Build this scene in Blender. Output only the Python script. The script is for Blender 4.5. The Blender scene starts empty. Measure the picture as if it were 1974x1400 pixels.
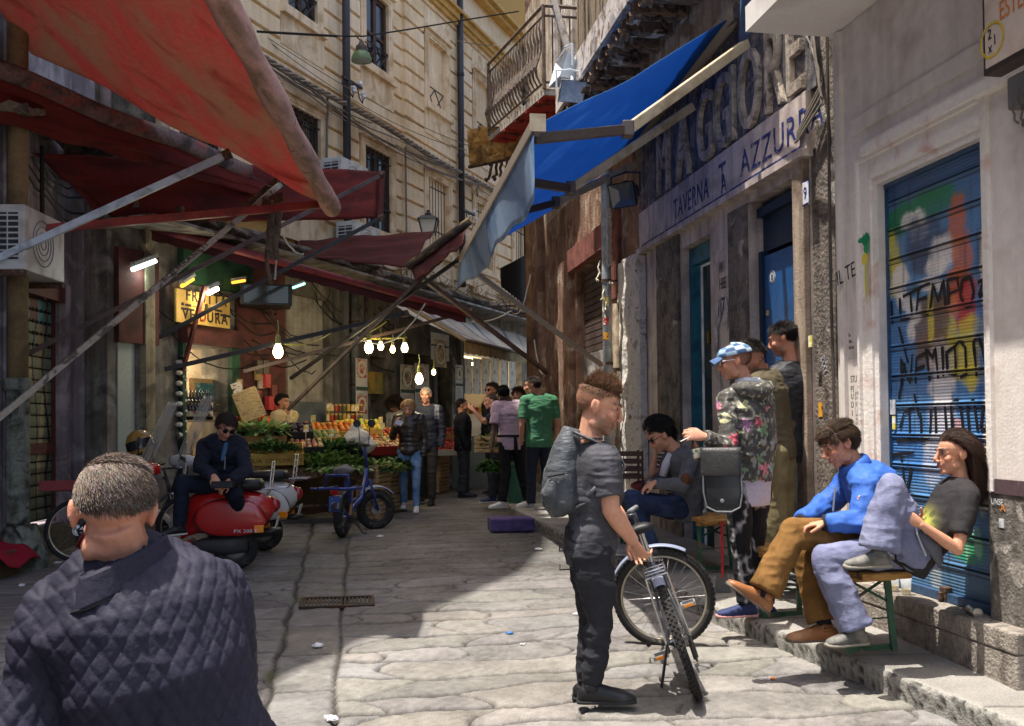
import bpy, bmesh, math, random
import numpy as np
from mathutils import Vector as V, Matrix, noise
random.seed(7)
R_ = math.radians
COL = bpy.context.scene.collection
# ---------------------------------------------------------------- camera
F = 1800.; PX = 987.; PY = 774.; HC = 1.55
PITCH = math.atan(.021); ROLL = -.011
_cr, _sr = math.cos(ROLL), math.sin(ROLL); _ca, _sa = math.cos(math.pi/2+PITCH), math.sin(math.pi/2+PITCH)
def ray(px, py):
    x = (px-PX)/F; y = -(py-PY)/F; z = -1.
    x, y = _cr*x-_sr*y, _sr*x+_cr*y
    return V((x, _ca*y-_sa*z, _sa*y+_ca*z))
O = V((0, 0, HC))
def D(px, py, y):                       # point of a pixel at depth y
    d = ray(px, py); return O+d*(y/d.y)
def G(px, py, h=0):                     # point on the street (h above it)
    d = ray(px, py); return O+d*((h-.135-HC)/(d.z-.027*d.y))
def gz(y): return .027*(y-5)
cam = bpy.data.cameras.new('camera'); camo = bpy.data.objects.new('camera', cam); COL.objects.link(camo)
cam.sensor_width = 36; cam.lens = 36*F/1974; cam.shift_y = (PY-700)/1974; cam.clip_start = .05; cam.clip_end = 400
camo.matrix_world = Matrix.Translation(O) @ Matrix.Rotation(math.pi/2+PITCH, 4, 'X') @ Matrix.Rotation(ROLL, 4, 'Z')
bpy.context.scene.camera = camo

class Frame:
    """wall plane X = a+b*y; u is the y on the plane, w the distance out towards the street"""
    def __init__(s, a, b, side):
        s.a, s.b = a, b; n = math.hypot(1, b); s.n = V((side/n, -side*b/n, 0)); s.t = V((b/n, 1/n, 0)); s.k = n
    def p(s, u, z, w=0): return V((s.a+s.b*u, u, z))+s.n*w
    def px(s, px, py, w=0):
        d = ray(px, py); o = V((s.a, 0, 0))+s.n*w
        t = (o-O).dot(s.n)/d.dot(s.n); q = O+d*t-s.n*w
        return q.y, q.z
FR = Frame(3.544, -.165, -1); FL = Frame(-9.19, .39, 1); F1 = Frame(-4.72, -.048, 1)

# ---------------------------------------------------------------- colours and materials
def S(r, g, b):
    f = lambda c: (c/255/12.92) if c <= 10 else ((c/255+.055)/1.055)**2.4
    return (f(r), f(g), f(b))
_mats = {}
def mat(name, c, rough=.8, c2=None, s2=4., t2=(.45, .65), var=.18, vs=30., bump=.0, bs=60., metal=0., streak=None, sk=.35, trans=0., coat=0., spec=.4, alpha=1., stretch=None, c3=None, s3=1.2, t3=(.5, .62), wave=None):
    """Principled surface: base colour broken by fine noise, patches of c2 / c3, vertical streaks, bump"""
    if name in _mats: return _mats[name]
    m = bpy.data.materials.new(name); m.use_nodes = True; nt = m.node_tree; N = nt.nodes; L = nt.links
    b = N['Principled BSDF']; tc = N.new('ShaderNodeTexCoord'); co = tc.outputs['Object']
    def noi(scale, det=4, map=None, dist=0):
        n = N.new('ShaderNodeTexNoise'); n.inputs['Scale'].default_value = scale; n.inputs['Detail'].default_value = det; n.inputs['Distortion'].default_value = dist
        if map:
            mp = N.new('ShaderNodeMapping'); mp.inputs['Scale'].default_value = map; L.new(co, mp.inputs[0]); L.new(mp.outputs[0], n.inputs[0])
        else: L.new(co, n.inputs[0])
        return n.outputs[0]
    def ramp(fac, a, bb):
        r = N.new('ShaderNodeMapRange'); r.inputs[1].default_value = a; r.inputs[2].default_value = bb; L.new(fac, r.inputs[0]); return r.outputs[0]
    def mix(fac, A, B, mode='MIX'):
        x = N.new('ShaderNodeMix'); x.data_type = 'RGBA'; x.blend_type = mode
        if isinstance(fac, float): x.inputs[0].default_value = fac
        else: L.new(fac, x.inputs[0])
        for k, q in ((6, A), (7, B)):
            if isinstance(q, tuple): x.inputs[k].default_value = (*q, 1)
            else: L.new(q, x.inputs[k])
        return x.outputs[2]
    cur = c if isinstance(c, tuple) else None
    if cur is None:
        at = N.new('ShaderNodeVertexColor'); at.layer_name = 'Col'; cur = at.outputs[0]
    if c2: cur = mix(ramp(noi(s2, 6, stretch, .6), *t2), cur, c2)
    if c3: cur = mix(ramp(noi(s3, 7, None, 1.2), *t3), cur, c3)
    if streak: 
        x = N.new('ShaderNodeMath'); x.operation = 'MULTIPLY'; x.inputs[1].default_value = sk
        L.new(ramp(noi(1., 5, (9, 9, .7)), .42, .7), x.inputs[0]); cur = mix(x.outputs[0], cur, streak)
    if var:
        g = ramp(noi(vs, 5), .3, .7); hs = N.new('ShaderNodeHueSaturation')
        mm = N.new('ShaderNodeMapRange'); mm.inputs[3].default_value = 1-var; mm.inputs[4].default_value = 1+var; L.new(g, mm.inputs[0])
        L.new(mm.outputs[0], hs.inputs['Value'])
        if isinstance(cur, tuple): hs.inputs['Color'].default_value = (*cur, 1)
        else: L.new(cur, hs.inputs['Color'])
        cur = hs.outputs[0]
    if isinstance(cur, tuple): b.inputs['Base Color'].default_value = (*cur, 1)
    else: L.new(cur, b.inputs['Base Color'])
    b.inputs['Roughness'].default_value = rough; b.inputs['Metallic'].default_value = metal
    b.inputs['Specular IOR Level'].default_value = spec; b.inputs['Coat Weight'].default_value = coat; b.inputs['Alpha'].default_value = alpha
    if bump:
        bp = N.new('ShaderNodeBump'); bp.inputs['Strength'].default_value = bump; bp.inputs['Distance'].default_value = .02
        L.new(noi(bs, 6, wave), bp.inputs['Height']); L.new(bp.outputs[0], b.inputs['Normal'])
    if trans:
        t = N.new('ShaderNodeBsdfTranslucent'); mx = N.new('ShaderNodeMixShader'); mx.inputs[0].default_value = trans
        if isinstance(cur, tuple): t.inputs[0].default_value = (*cur, 1)
        else: L.new(cur, t.inputs[0])
        L.new(b.outputs[0], mx.inputs[1]); L.new(t.outputs[0], mx.inputs[2]); L.new(mx.outputs[0], N['Material Output'].inputs[0])
    _mats[name] = m; return m
def emat(name, c, e):
    if name in _mats: return _mats[name]
    m = bpy.data.materials.new(name); m.use_nodes = True; b = m.node_tree.nodes['Principled BSDF']
    b.inputs['Base Color'].default_value = (*c, 1); b.inputs['Emission Color'].default_value = (*c, 1); b.inputs['Emission Strength'].default_value = e
    _mats[name] = m; return m
def glass(name, c=(.8, .85, .85), a=.25, rough=.05):
    if name in _mats: return _mats[name]
    m = bpy.data.materials.new(name); m.use_nodes = True; nt = m.node_tree; b = nt.nodes['Principled BSDF']
    b.inputs['Base Color'].default_value = (*c, 1); b.inputs['Roughness'].default_value = rough; b.inputs['Alpha'].default_value = a
    _mats[name] = m; return m
# ---------------------------------------------------------------- object bookkeeping
ORG = {}
def tag(o, label=None, cat=None, group=None, kind=None):
    for k, v in (('label', label), ('category', cat), ('group', group), ('kind', kind)):
        if v: o[k] = v
    return o
def thing(name, label, cat, loc, group=None):
    o = bpy.data.objects.new(name, None); COL.objects.link(o); o.location = loc; o.empty_display_size = .1
    ORG[o.name] = V(loc); return tag(o, label, cat, group)
def copy_tree(o, parent=None):
    c = o.copy(); COL.objects.link(c); ORG[c.name] = ORG.get(o.name, V())
    if parent: c.parent = parent
    for ch in o.children: copy_tree(ch, c)
    return c
class MB:
    def __init__(s): s.v = []; s.f = []; s.c = []; s.mi = []; s.cur = 0; s.col = None
    def add(s, vs, fs, col=None):
        k = len(s.v); s.v += [V(q) for q in vs]; s.f += [[i+k for i in f] for f in fs]; s.mi += [s.cur]*len(fs)
        cc = col or s.col or (1, 1, 1)
        s.c += [cc]*len(vs) if isinstance(cc, tuple) else list(cc)
        return s
    def merge(s, o):
        k = len(s.v); s.v += o.v; s.f += [[i+k for i in f] for f in o.f]; s.c += o.c; s.mi += o.mi; return s
    def hexa(s, P):                      # 8 corners: bottom ring 0-3, top ring 4-7
        return s.add(P, [(3, 2, 1, 0), (4, 5, 6, 7), (0, 1, 5, 4), (1, 2, 6, 5), (2, 3, 7, 6), (3, 0, 4, 7)])
    def box(s, a, b):
        x0, y0, z0 = a; x1, y1, z1 = b
        return s.hexa([(x0, y0, z0), (x1, y0, z0), (x1, y1, z0), (x0, y1, z0), (x0, y0, z1), (x1, y0, z1), (x1, y1, z1), (x0, y1, z1)])
    def obox(s, c, ax, ay, az):          # centre and three half-axes
        c = V(c); ax, ay, az = V(ax), V(ay), V(az)
        return s.hexa([c-ax-ay-az, c+ax-ay-az, c+ax+ay-az, c-ax+ay-az, c-ax-ay+az, c+ax-ay+az, c+ax+ay+az, c-ax+ay+az])
    def fb(s, fr, u0, u1, z0, z1, w0, w1):
        return s.hexa([fr.p(u0, z0, w0), fr.p(u1, z0, w0), fr.p(u1, z0, w1), fr.p(u0, z0, w1), fr.p(u0, z1, w0), fr.p(u1, z1, w0), fr.p(u1, z1, w1), fr.p(u0, z1, w1)])
    def beam(s, a, b, w, h, up=(0, 0, 1)):
        a, b = V(a), V(b); d = (b-a).normalized(); r = d.cross(V(up)).normalized(); q = r.cross(d)
        return s.obox((a+b)/2, (b-a)/2, r*w/2, q*h/2)
    def tube(s, pts, rad, n=8, cap=True, side=None, col=None):
        """swept tube; rad = number, list, or list of (rx, ry); side = reference x axis per point or one vector"""
        pts = [V(p) for p in pts]; m = len(pts)
        if not isinstance(rad, (list, tuple)): rad = [rad]*m
        vs = []; prev = None
        for i, p in enumerate(pts):
            d = (pts[min(i+1, m-1)]-pts[max(i-1, 0)])
            d = d.normalized() if d.length > 1e-9 else V((0, 0, 1))
            if side is not None: x = V(side[i] if isinstance(side, list) else side)
            elif prev is None: x = V((1, 0, 0)) if abs(d.x) < .8 else V((0, 1, 0))
            else: x = prev
            x = x-d*x.dot(d); x = x.normalized() if x.length > 1e-6 else d.orthogonal().normalized(); prev = x; y = d.cross(x)
            r = rad[i]; rx, ry = r if isinstance(r, (tuple, list)) else (r, r)
            for k in range(n):
                a = 2*math.pi*k/n; vs.append(p+x*(rx*math.cos(a))+y*(ry*math.sin(a)))
        fs = [(i*n+k, i*n+(k+1) % n, (i+1)*n+(k+1) % n, (i+1)*n+k) for i in range(m-1) for k in range(n)]
        if cap: fs += [tuple(range(n))[::-1], tuple(range((m-1)*n, m*n))]
        return s.add(vs, fs, col)
    def ell(s, c, r, ax=None, n=10, m=7, col=None):
        """ellipsoid; ax = (right, fwd, up)"""
        c = V(c); r = r if isinstance(r, (tuple, list)) else (r, r, r); X, Y, Z = ax or (V((1, 0, 0)), V((0, 1, 0)), V((0, 0, 1)))
        vs = []
        for j in range(m+1):
            t = math.pi*j/m; zz = math.cos(t); rr = math.sin(t)
            if j in (0, m): vs.append(c+Z*(r[2]*zz)); continue
            for k in range(n):
                a = 2*math.pi*k/n; vs.append(c+X*(r[0]*rr*math.cos(a))+Y*(r[1]*rr*math.sin(a))+Z*(r[2]*zz))
        fs = [(0, 1+k, 1+(k+1) % n) for k in range(n)]
        for j in range(m-2):
            o = 1+j*n; fs += [(o+k, o+n+k, o+n+(k+1) % n, o+(k+1) % n) for k in range(n)]
        o = 1+(m-2)*n; e = len(vs)-1; fs += [(e, o+(k+1) % n, o+k) for k in range(n)]
        return s.add(vs, fs, col)
    def lathe(s, prof, c, ax=None, n=16, col=None):
        """profile [(r, h)] around axis through c"""
        c = V(c); X, Y, Z = ax or (V((1, 0, 0)), V((0, 1, 0)), V((0, 0, 1))); vs = []
        for r, h in prof:
            for k in range(n):
                a = 2*math.pi*k/n; vs.append(c+X*(r*math.cos(a))+Y*(r*math.sin(a))+Z*h)
        fs = [(i*n+k, i*n+(k+1) % n, (i+1)*n+(k+1) % n, (i+1)*n+k) for i in range(len(prof)-1) for k in range(n)]
        return s.add(vs, fs, col)
    def torus(s, c, R, r, ax, n=40, m=8):
        c = V(c); X, Y, Z = ax; pts = [c+X*(R*math.cos(2*math.pi*i/n))+Y*(R*math.sin(2*math.pi*i/n)) for i in range(n)]; vs = []
        rx, rz = r if isinstance(r, tuple) else (r, r)
        for p in pts:
            q = (p-c).normalized()
            for k in range(m):
                a = 2*math.pi*k/m; vs.append(p+q*(rx*math.cos(a))+Z*(rz*math.sin(a)))
        fs = [(i*m+k, i*m+(k+1) % m, ((i+1) % n)*m+(k+1) % m, ((i+1) % n)*m+k) for i in range(n) for k in range(m)]
        return s.add(vs, fs)
    def prism(s, P, d):                  # planar polygon P extruded by vector d
        P = [V(p) for p in P]; n = len(P); d = V(d)
        return s.add(P+[p+d for p in P], [tuple(range(n))[::-1], tuple(range(n, 2*n))]+[(i, (i+1) % n, n+(i+1) % n, n+i) for i in range(n)])
    def sheet(s, f, nu, nv, th=0, col=None):
        """surface f(a,b), a,b in 0..1, given thickness th (V or number along normal guess)"""
        P = [[V(f(i/nu, j/nv)) for j in range(nv+1)] for i in range(nu+1)]
        vs = [p for r in P for p in r]; w = nv+1
        fs = [(i*w+j, (i+1)*w+j, (i+1)*w+j+1, i*w+j+1) for i in range(nu) for j in range(nv)]
        cc = [col(i/nu, j/nv) for i in range(nu+1) for j in range(nv+1)] if callable(col) else col
        if not th: return s.add(vs, fs, cc)
        n = len(vs); T = th if isinstance(th, V) else (P[-1][0]-P[0][0]).cross(P[0][-1]-P[0][0]).normalized()*th
        rim = [i*w for i in range(nu+1)]+[nu*w+j for j in range(1, w)]+[i*w+nv for i in range(nu-1, -1, -1)]+[j for j in range(nv-1, 0, -1)]
        fs2 = [tuple(q+n for q in reversed(f_)) for f_ in fs]+[(rim[(i+1) % len(rim)], rim[i], rim[i]+n, rim[(i+1) % len(rim)]+n) for i in range(len(rim))]
        return s.add(vs+[p+T for p in vs], fs+fs2, cc+cc if isinstance(cc, list) else cc)
    def mesh(s, name, o):
        me = bpy.data.meshes.new(name); me.from_pydata([q-o for q in s.v], [], s.f)
        return me
    def build(s, name, m, parent=None, smooth=False, bevel=0, label=None, cat=None, group=None, kind=None, fix=False, auto=None):
        if parent: o = ORG[parent.name]
        else:
            xs = [q.x for q in s.v]; ys = [q.y for q in s.v]; zs = [q.z for q in s.v]
            o = V(((min(xs)+max(xs))/2, (min(ys)+max(ys))/2, min(zs)))
        me = s.mesh(name, o); ms = m if isinstance(m, list) else [m]
        for q in ms: me.materials.append(q)
        if len(ms) > 1: me.polygons.foreach_set('material_index', s.mi)
        if any(c != (1, 1, 1) for c in s.c):
            a = me.color_attributes.new('Col', 'FLOAT_COLOR', 'POINT'); a.data.foreach_set('color', [x for c in s.c for x in (*c, 1.)])
        if fix or bevel:
            bm = bmesh.new(); bm.from_mesh(me); bmesh.ops.recalc_face_normals(bm, faces=bm.faces); bm.to_mesh(me); bm.free()
        if smooth: me.shade_smooth()
        if auto: me.shade_auto_smooth() if hasattr(me, 'shade_auto_smooth') else None
        ob = bpy.data.objects.new(name, me); COL.objects.link(ob); ORG[ob.name] = o
        if parent: ob.parent = parent
        else: ob.location = o
        if bevel:
            b = ob.modifiers.new('b', 'BEVEL'); b.width = bevel; b.segments = 2; b.limit_method = 'ANGLE'
        return tag(ob, label, cat, group, kind)
def text_mb(body, place, size=1., sx=1., ext=.004, align='LEFT', spacing=1., col=None, off=0):
    """lettering as mesh: place(x, y, z) -> world; returns an MB"""
    cu = bpy.data.curves.new('t', 'FONT'); cu.body = body; cu.size = size; cu.extrude = ext; cu.align_x = align; cu.space_character = spacing; cu.resolution_u = 4; cu.offset = off
    ob = bpy.data.objects.new('t', cu); COL.objects.link(ob); dg = bpy.context.evaluated_depsgraph_get(); dg.update()
    me = bpy.data.meshes.new_from_object(ob.evaluated_get(dg)); mb = MB()
    mb.add([place(q.co.x*sx, q.co.y, q.co.z+ext) for q in me.vertices], [tuple(p.vertices) for p in me.polygons], col)
    bpy.data.objects.remove(ob); bpy.data.curves.remove(cu); bpy.data.meshes.remove(me); return mb
def fplace(fr, u0, z0, w, dirn=1):       # text running along a facade frame
    k = dirn/fr.k
    return lambda x, y, z: fr.p(u0+x*k, z0+y, w+z)
def lerp(a, b, t): return a+(b-a)*t
def fbm(p, s=1., o=4): return noise.fractal(V(p)*s, 1., 2., o)
def rnd(a, b): return random.uniform(a, b)
def sag(a, b, s, n=12, j=0):             # hanging cable between two points
    a, b = V(a), V(b); return [a.lerp(b, i/n)+V((rnd(-j, j), rnd(-j, j), -4*s*(i/n)*(1-i/n)+rnd(-j, j))) for i in range(n+1)]
# ---------------------------------------------------------------- light
SUN = V((.27, .07, -1)).normalized()
sun = bpy.data.lights.new('sun', 'SUN'); sun.energy = 3.7; sun.angle = R_(.5); sun.color = (1, .94, .86)
so = bpy.data.objects.new('sun', sun); COL.objects.link(so); so.rotation_euler = SUN.to_track_quat('-Z', 'Y').to_euler(); so.location = (-5, 0, 30)
wd = bpy.data.worlds.new('World'); bpy.context.scene.world = wd; wd.use_nodes = True
_n = wd.node_tree.nodes; sky = _n.new('ShaderNodeTexSky'); sky.sky_type = 'NISHITA'; sky.sun_disc = False
sky.sun_elevation = math.asin(-SUN.z); sky.sun_rotation = math.atan2(-SUN.x, -SUN.y)
sky.dust_density = 4.; sky.air_density = 1.; sky.ozone_density = .4
wd.node_tree.links.new(sky.outputs[0], _n['Background'].inputs[0]); _n['Background'].inputs[1].default_value = .15
sc = bpy.context.scene; sc.view_settings.view_transform = 'Standard'; sc.view_settings.look = 'None'; sc.view_settings.exposure = 1.08
sc.render.engine = 'CYCLES'; sc.cycles.max_bounces = 8; sc.cycles.diffuse_bounces = 5; sc.cycles.transparent_max_bounces = 12
sc.cycles.use_denoising = True; sc.cycles.sample_clamp_indirect = 4
# ---------------------------------------------------------------- people: one remeshed body each, clothing and hair as children
_tab = np.random.RandomState(5).rand(64, 64, 64).astype(np.float32)
def sn3(P, s=(1, 1, 1), o=0.):
    q = P*np.array(s)+o+100.; i = np.floor(q).astype(int); f = q-i; f = f*f*(3-2*f); r = 0
    for a in (0, 1):
        for b in (0, 1):
            for c in (0, 1):
                r = r+_tab[(i[:, 0]+a) % 64, (i[:, 1]+b) % 64, (i[:, 2]+c) % 64]*(f[:, 0] if a else 1-f[:, 0])*(f[:, 1] if b else 1-f[:, 1])*(f[:, 2] if c else 1-f[:, 2])
    return r*2-1
def remesh(mb, vox, smooth=3, post=None):
    """union of the shapes in mb as one continuous voxel surface -> (co, faces)"""
    me = mb.mesh('tmp', V()); bm = bmesh.new(); bm.from_mesh(me); bmesh.ops.recalc_face_normals(bm, faces=bm.faces); bm.to_mesh(me); bm.free()
    ob = bpy.data.objects.new('tmp', me); COL.objects.link(ob); m = ob.modifiers.new('r', 'REMESH'); m.mode = 'VOXEL'; m.voxel_size = vox; m.use_smooth_shade = True
    if smooth: s = ob.modifiers.new('s', 'SMOOTH'); s.iterations = smooth; s.factor = .5
    dg = bpy.context.evaluated_depsgraph_get(); dg.update(); out = bpy.data.meshes.new_from_object(ob.evaluated_get(dg)); bpy.data.objects.remove(ob); bpy.data.meshes.remove(me)
    return out
def finish(name, me, m, parent, disp=None, col=None, label=None):
    n = len(me.vertices); co = np.empty(n*3); me.vertices.foreach_get('co', co); co = co.reshape(-1, 3); no = np.empty(n*3); me.vertices.foreach_get('normal', no); no = no.reshape(-1, 3)
    if disp is not None: co = co+no*disp(co, no)[:, None]
    if col is not None:
        c = col(co, no); a = me.color_attributes.new('Col', 'FLOAT_COLOR', 'POINT'); a.data.foreach_set('color', np.concatenate([np.clip(c, 0, 1), np.ones((n, 1))], 1).ravel())
    me.vertices.foreach_set('co', (co-np.array(ORG[parent.name])).ravel()); me.update(); me.materials.clear(); me.materials.append(m); me.shade_smooth(); me.name = name
    ob = bpy.data.objects.new(name, me); COL.objects.link(ob); ob.parent = parent; ORG[ob.name] = ORG[parent.name]
    if label: ob['label'] = label
    return ob
def wrinkle(amp, s=(7, 7, 15), fine=.35):
    def f(co, no):
        a = 1-2*np.abs(sn3(co, s)); b = 1-2*np.abs(sn3(co, tuple(x*2.3 for x in s), 7.)); return amp*(a*.7+b*fine)-amp*.2
    return f
def skin_mat(c, name): 
    m = mat(name, None, .52, var=.05, vs=60, bump=.12, bs=160, spec=.35); b = m.node_tree.nodes['Principled BSDF']; b.inputs['Subsurface Weight'].default_value = .12; b.inputs['Subsurface Radius'].default_value = (.01, .004, .002); return m
class Head:
    def __init__(s, c, fwd, up=(0, 0, 1), k=1.):
        s.c = V(c); f = V(fwd).normalized(); u = V(up); r = f.cross(u).normalized(); s.u = r.cross(f); s.f = f; s.r = r; s.k = k
    def p(s, x, y, z): return s.c+(s.r*x+s.f*y+s.u*z)*s.k
    def ax(s): return (s.r, s.f, s.u)
    def loc(s, co):
        d = co-np.array(s.c); return np.stack([d@np.array(s.r), d@np.array(s.f), d@np.array(s.u)], -1)/s.k
    def shape(s, mb, fem=0, nose=1., jaw=1.):
        k = s.k; E = lambda c, r, n=14, m=9: mb.ell(s.p(*c), tuple(q*k for q in r), s.ax(), n, m)
        E((0, -.014, .038), (.076, .097, .083), 20, 12); E((0, .028, -.03), (.058*jaw, .064, .086)); E((0, .066, -.098), (.028*jaw, .024, .020)); E((0, .02, -.075), (.052*jaw, .05, .032))
        for q in (-1, 1):
            E((q*.046*jaw, .012, -.072+.01*fem), (.018-.004*fem, .034, .03-.008*fem)); E((q*.040, .066-.004*fem, -.022), (.024-.005*fem, .024-.005*fem, .022)); E((q*.078, -.008, -.002), (.010, .020, .032)); E((q*.084, -.020, .004), (.008, .012, .026)); E((q*.014*nose, .106, -.036), (.010, .012, .008)); E((q*.033, .069, .012), (.016, .013, .011))
        mb.tube([s.p(-.048, .076, .030), s.p(-.02, .092, .034), s.p(.02, .092, .034), s.p(.048, .076, .030)], (.011-.003*fem)*k, 8)
        mb.tube([s.p(0, .090, .026), s.p(0, .102, .0), s.p(0, .112+.008*(nose-1)*5, -.024), s.p(0, .113, -.033)], [.009*k, .010*k, .013*k*nose, .011*k*nose], 8)
        E((0, .094, -.0605), (.023, .011, .006)); E((0, .092, -.0725), (.020, .011, .007)); E((0, .088, -.052), (.020, .010, .010))
    def colour(s, skin, stubble=0, lip=None, brow=S(46, 34, 28)):
        skin = np.array(skin); lip = np.array(lip or S(168, 100, 92)); brow = np.array(brow)
        def f(co, no):
            L = s.loc(co); x, y, z = L[:, 0], L[:, 1], L[:, 2]; c = np.tile(skin, (len(co), 1)); hd = (np.abs(x) < .1) & (np.abs(y) < .14) & (z > -.13) & (z < .14)
            g = lambda cx, cy, cz, rx, ry, rz: np.exp(-(((np.abs(x)-cx)/rx)**2+((y-cy)/ry)**2+((z-cz)/rz)**2))*hd
            mx = lambda c, q, k: c*(1-k[:, None])+np.array(q)*k[:, None]
            c = mx(c, skin*np.array((1.06, .86, .82)), np.clip(g(.045, .07, -.022, .03, .04, .028)*.5+g(.08, -.01, 0, .02, .03, .04)*.55+g(0, .115, -.03, .02, .02, .02)*.5, 0, 1))
            c = mx(c, lip, np.clip(g(0, .1, -.066, .021, .03, .008)*1.3, 0, .85)); c = mx(c, skin*.35, np.clip(g(0, .1, -.0665, .022, .03, .0022), 0, .8))
            c = mx(c, brow, np.clip(1.9*g(.033, .09, .035, .019, .03, .006), 0, .95))
            c = mx(c, skin*.62, np.clip(g(.033, .085, .010, .018, .02, .010)*.3, 0, 1))  # eye-socket shadow painted into the skin colour
            if stubble:
                st = stubble*np.clip((-.035-z)/.02, 0, 1)*np.clip((y+.0)/.03, 0, 1)*hd*(1-np.clip(g(0, .1, -.066, .022, .03, .009)*1.5, 0, 1)); c = mx(c, np.array(brow)*.9+.02, st*.75)
            v = 1+.05*sn3(co, (40, 40, 40))+.07*sn3(co, (9, 9, 9), 3.); return c*v[:, None]
        return f
    def eyes(s, parent, iris=S(70, 46, 30)):
        for q in (-1, 1):
            mb = MB(); c = s.p(q*.031, .0765, .0120); r = .0118*s.k; n, m = 12, 10; k0 = len(mb.v); d = (s.f*1+s.r*q*.08-s.u*.1).normalized(); a = d.orthogonal().normalized(); mb.ell(c, (r, r, r), (a, d.cross(a), d), n, m)
            mb.c = [(.012, .01, .01) if (v-c).normalized().dot(d) > .955 else (iris if (v-c).normalized().dot(d) > .74 else (.33, .28, .26)) for v in mb.v]
            mb.build('eye', mat('eyeball', None, .15, var=0, spec=.6), parent, smooth=True)
def hair(parent, h, mask, comb, length, N, m, rad=.0016, base=True, seed=1, name='hair', cols=None, grav=0., curl=0., jit=.3, fade=None):
    """strands rooted on the skull; mask(x,y,z) picks roots, comb(x,y,z)->direction, length(x,y,z)"""
    rs = random.Random(seed); mb = MB(); C0 = (0, -.014, .038); Rr = (.0775, .0985, .0845)
    cols = cols or [S(60, 44, 34)]
    def fcol(z, c):
        if not fade: return c
        t = max(0, min(1, (z-fade[0])/.05)); return tuple(lerp(p_, q_, t) for p_, q_ in zip(fade[1], c))
    if base:
        n, mm = 40, 26
        grid = [[(C0[0]+Rr[0]*.998*math.sin(math.pi*j/mm)*math.cos(2*math.pi*i/n), C0[1]+Rr[1]*.998*math.sin(math.pi*j/mm)*math.sin(2*math.pi*i/n), C0[2]+Rr[2]*.998*math.cos(math.pi*j/mm)) for i in range(n)] for j in range(mm+1)]
        vs = []; fs = []; cv = []
        for j in range(mm):
            for i in range(n):
                q = [grid[j][i], grid[j][(i+1) % n], grid[j+1][(i+1) % n], grid[j+1][i]]
                if all(mask(*v) > .55 for v in q): k = len(vs); vs += [h.p(*v) for v in q]; fs.append((k+3, k+2, k+1, k)); cv += [fcol(v[2], tuple(c*.6 for c in cols[0])) for v in q]
        if vs: mb.add(vs, fs, cv)
    ga = math.pi*(3-5**.5)
    for i in range(N):
        z = 1-2*(i+.5)/N; r = math.sqrt(1-z*z); a = ga*i; nx, ny, nz = r*math.cos(a), r*math.sin(a), z; x, y, zz = C0[0]+Rr[0]*nx, C0[1]+Rr[1]*ny, C0[2]+Rr[2]*nz
        mk = mask(x, y, zz)
        if mk < rs.random(): continue
        l = length(x, y, zz)*rs.uniform(.75, 1.15); cb = comb(x, y, zz); nr = V((nx, ny, nz)); d = V(cb)+V((rs.uniform(-jit, jit), rs.uniform(-jit, jit), rs.uniform(-jit, jit))); p = V((x, y, zz)); pts = [p]; lift = V(nr)
        for k in range(3):
            st = (lift*(.55 if k == 0 else .1)+d.normalized()*(.6+.35*k)); st = st.normalized()*(l/3); st.z -= grav*l*k*.3
            if curl: st += V((rs.uniform(-1, 1), rs.uniform(-1, 1), rs.uniform(-1, 1)))*curl*l/3
            q = pts[-1]+st; e = V(((q.x-C0[0])/Rr[0], (q.y-C0[1])/Rr[1], (q.z-C0[2])/Rr[2])).length
            if e < 1.03 and q.z > -.03: q = V((C0[0]+(q.x-C0[0])*1.03/e, C0[1]+(q.y-C0[1])*1.03/e, C0[2]+(q.z-C0[2])*1.03/e))
            pts.append(q)
        c = cols[rs.randrange(len(cols))]
        c = fcol(zz, c); c = tuple(v*rs.uniform(.75, 1.25) for v in c); R3 = rad*h.k
        mb.tube([h.p(*q) for q in pts], [R3, R3*.95, R3*.75, R3*.25], 3, False, col=c)
    if mb.v: return mb.build(name, m, parent, smooth=True)
hair_mat = mat('hair_strands', None, .55, var=.06, vs=80, spec=.3)
def short_mask(front=.068, side=.0, back=-.055, bald=0.):
    def f(x, y, z):
        ln = front if y > .045 else (lerp(side+.012, front, max(0, min(1, (y-.0)/.045))) if y > .0 else lerp(side+.012, back, max(0, min(1, -y/.06))))
        v = max(0, min(1, (z-ln)/.012))
        if bald: v *= 1-bald*max(0, 1-math.hypot(x/.06, (y-.03)/.075))
        return v
    return f
def comb_back(x, y, z): return (x*4, -.7+y*2, .25 if z > .08 else -.5)
def comb_fwd(x, y, z): return (x*3, .6, -.1) if z > .06 else (x*2, -.1, -.9)
def comb_down(x, y, z): return (x*6, y*5-.1, -.55 if z < .085 else -.05)
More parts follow.
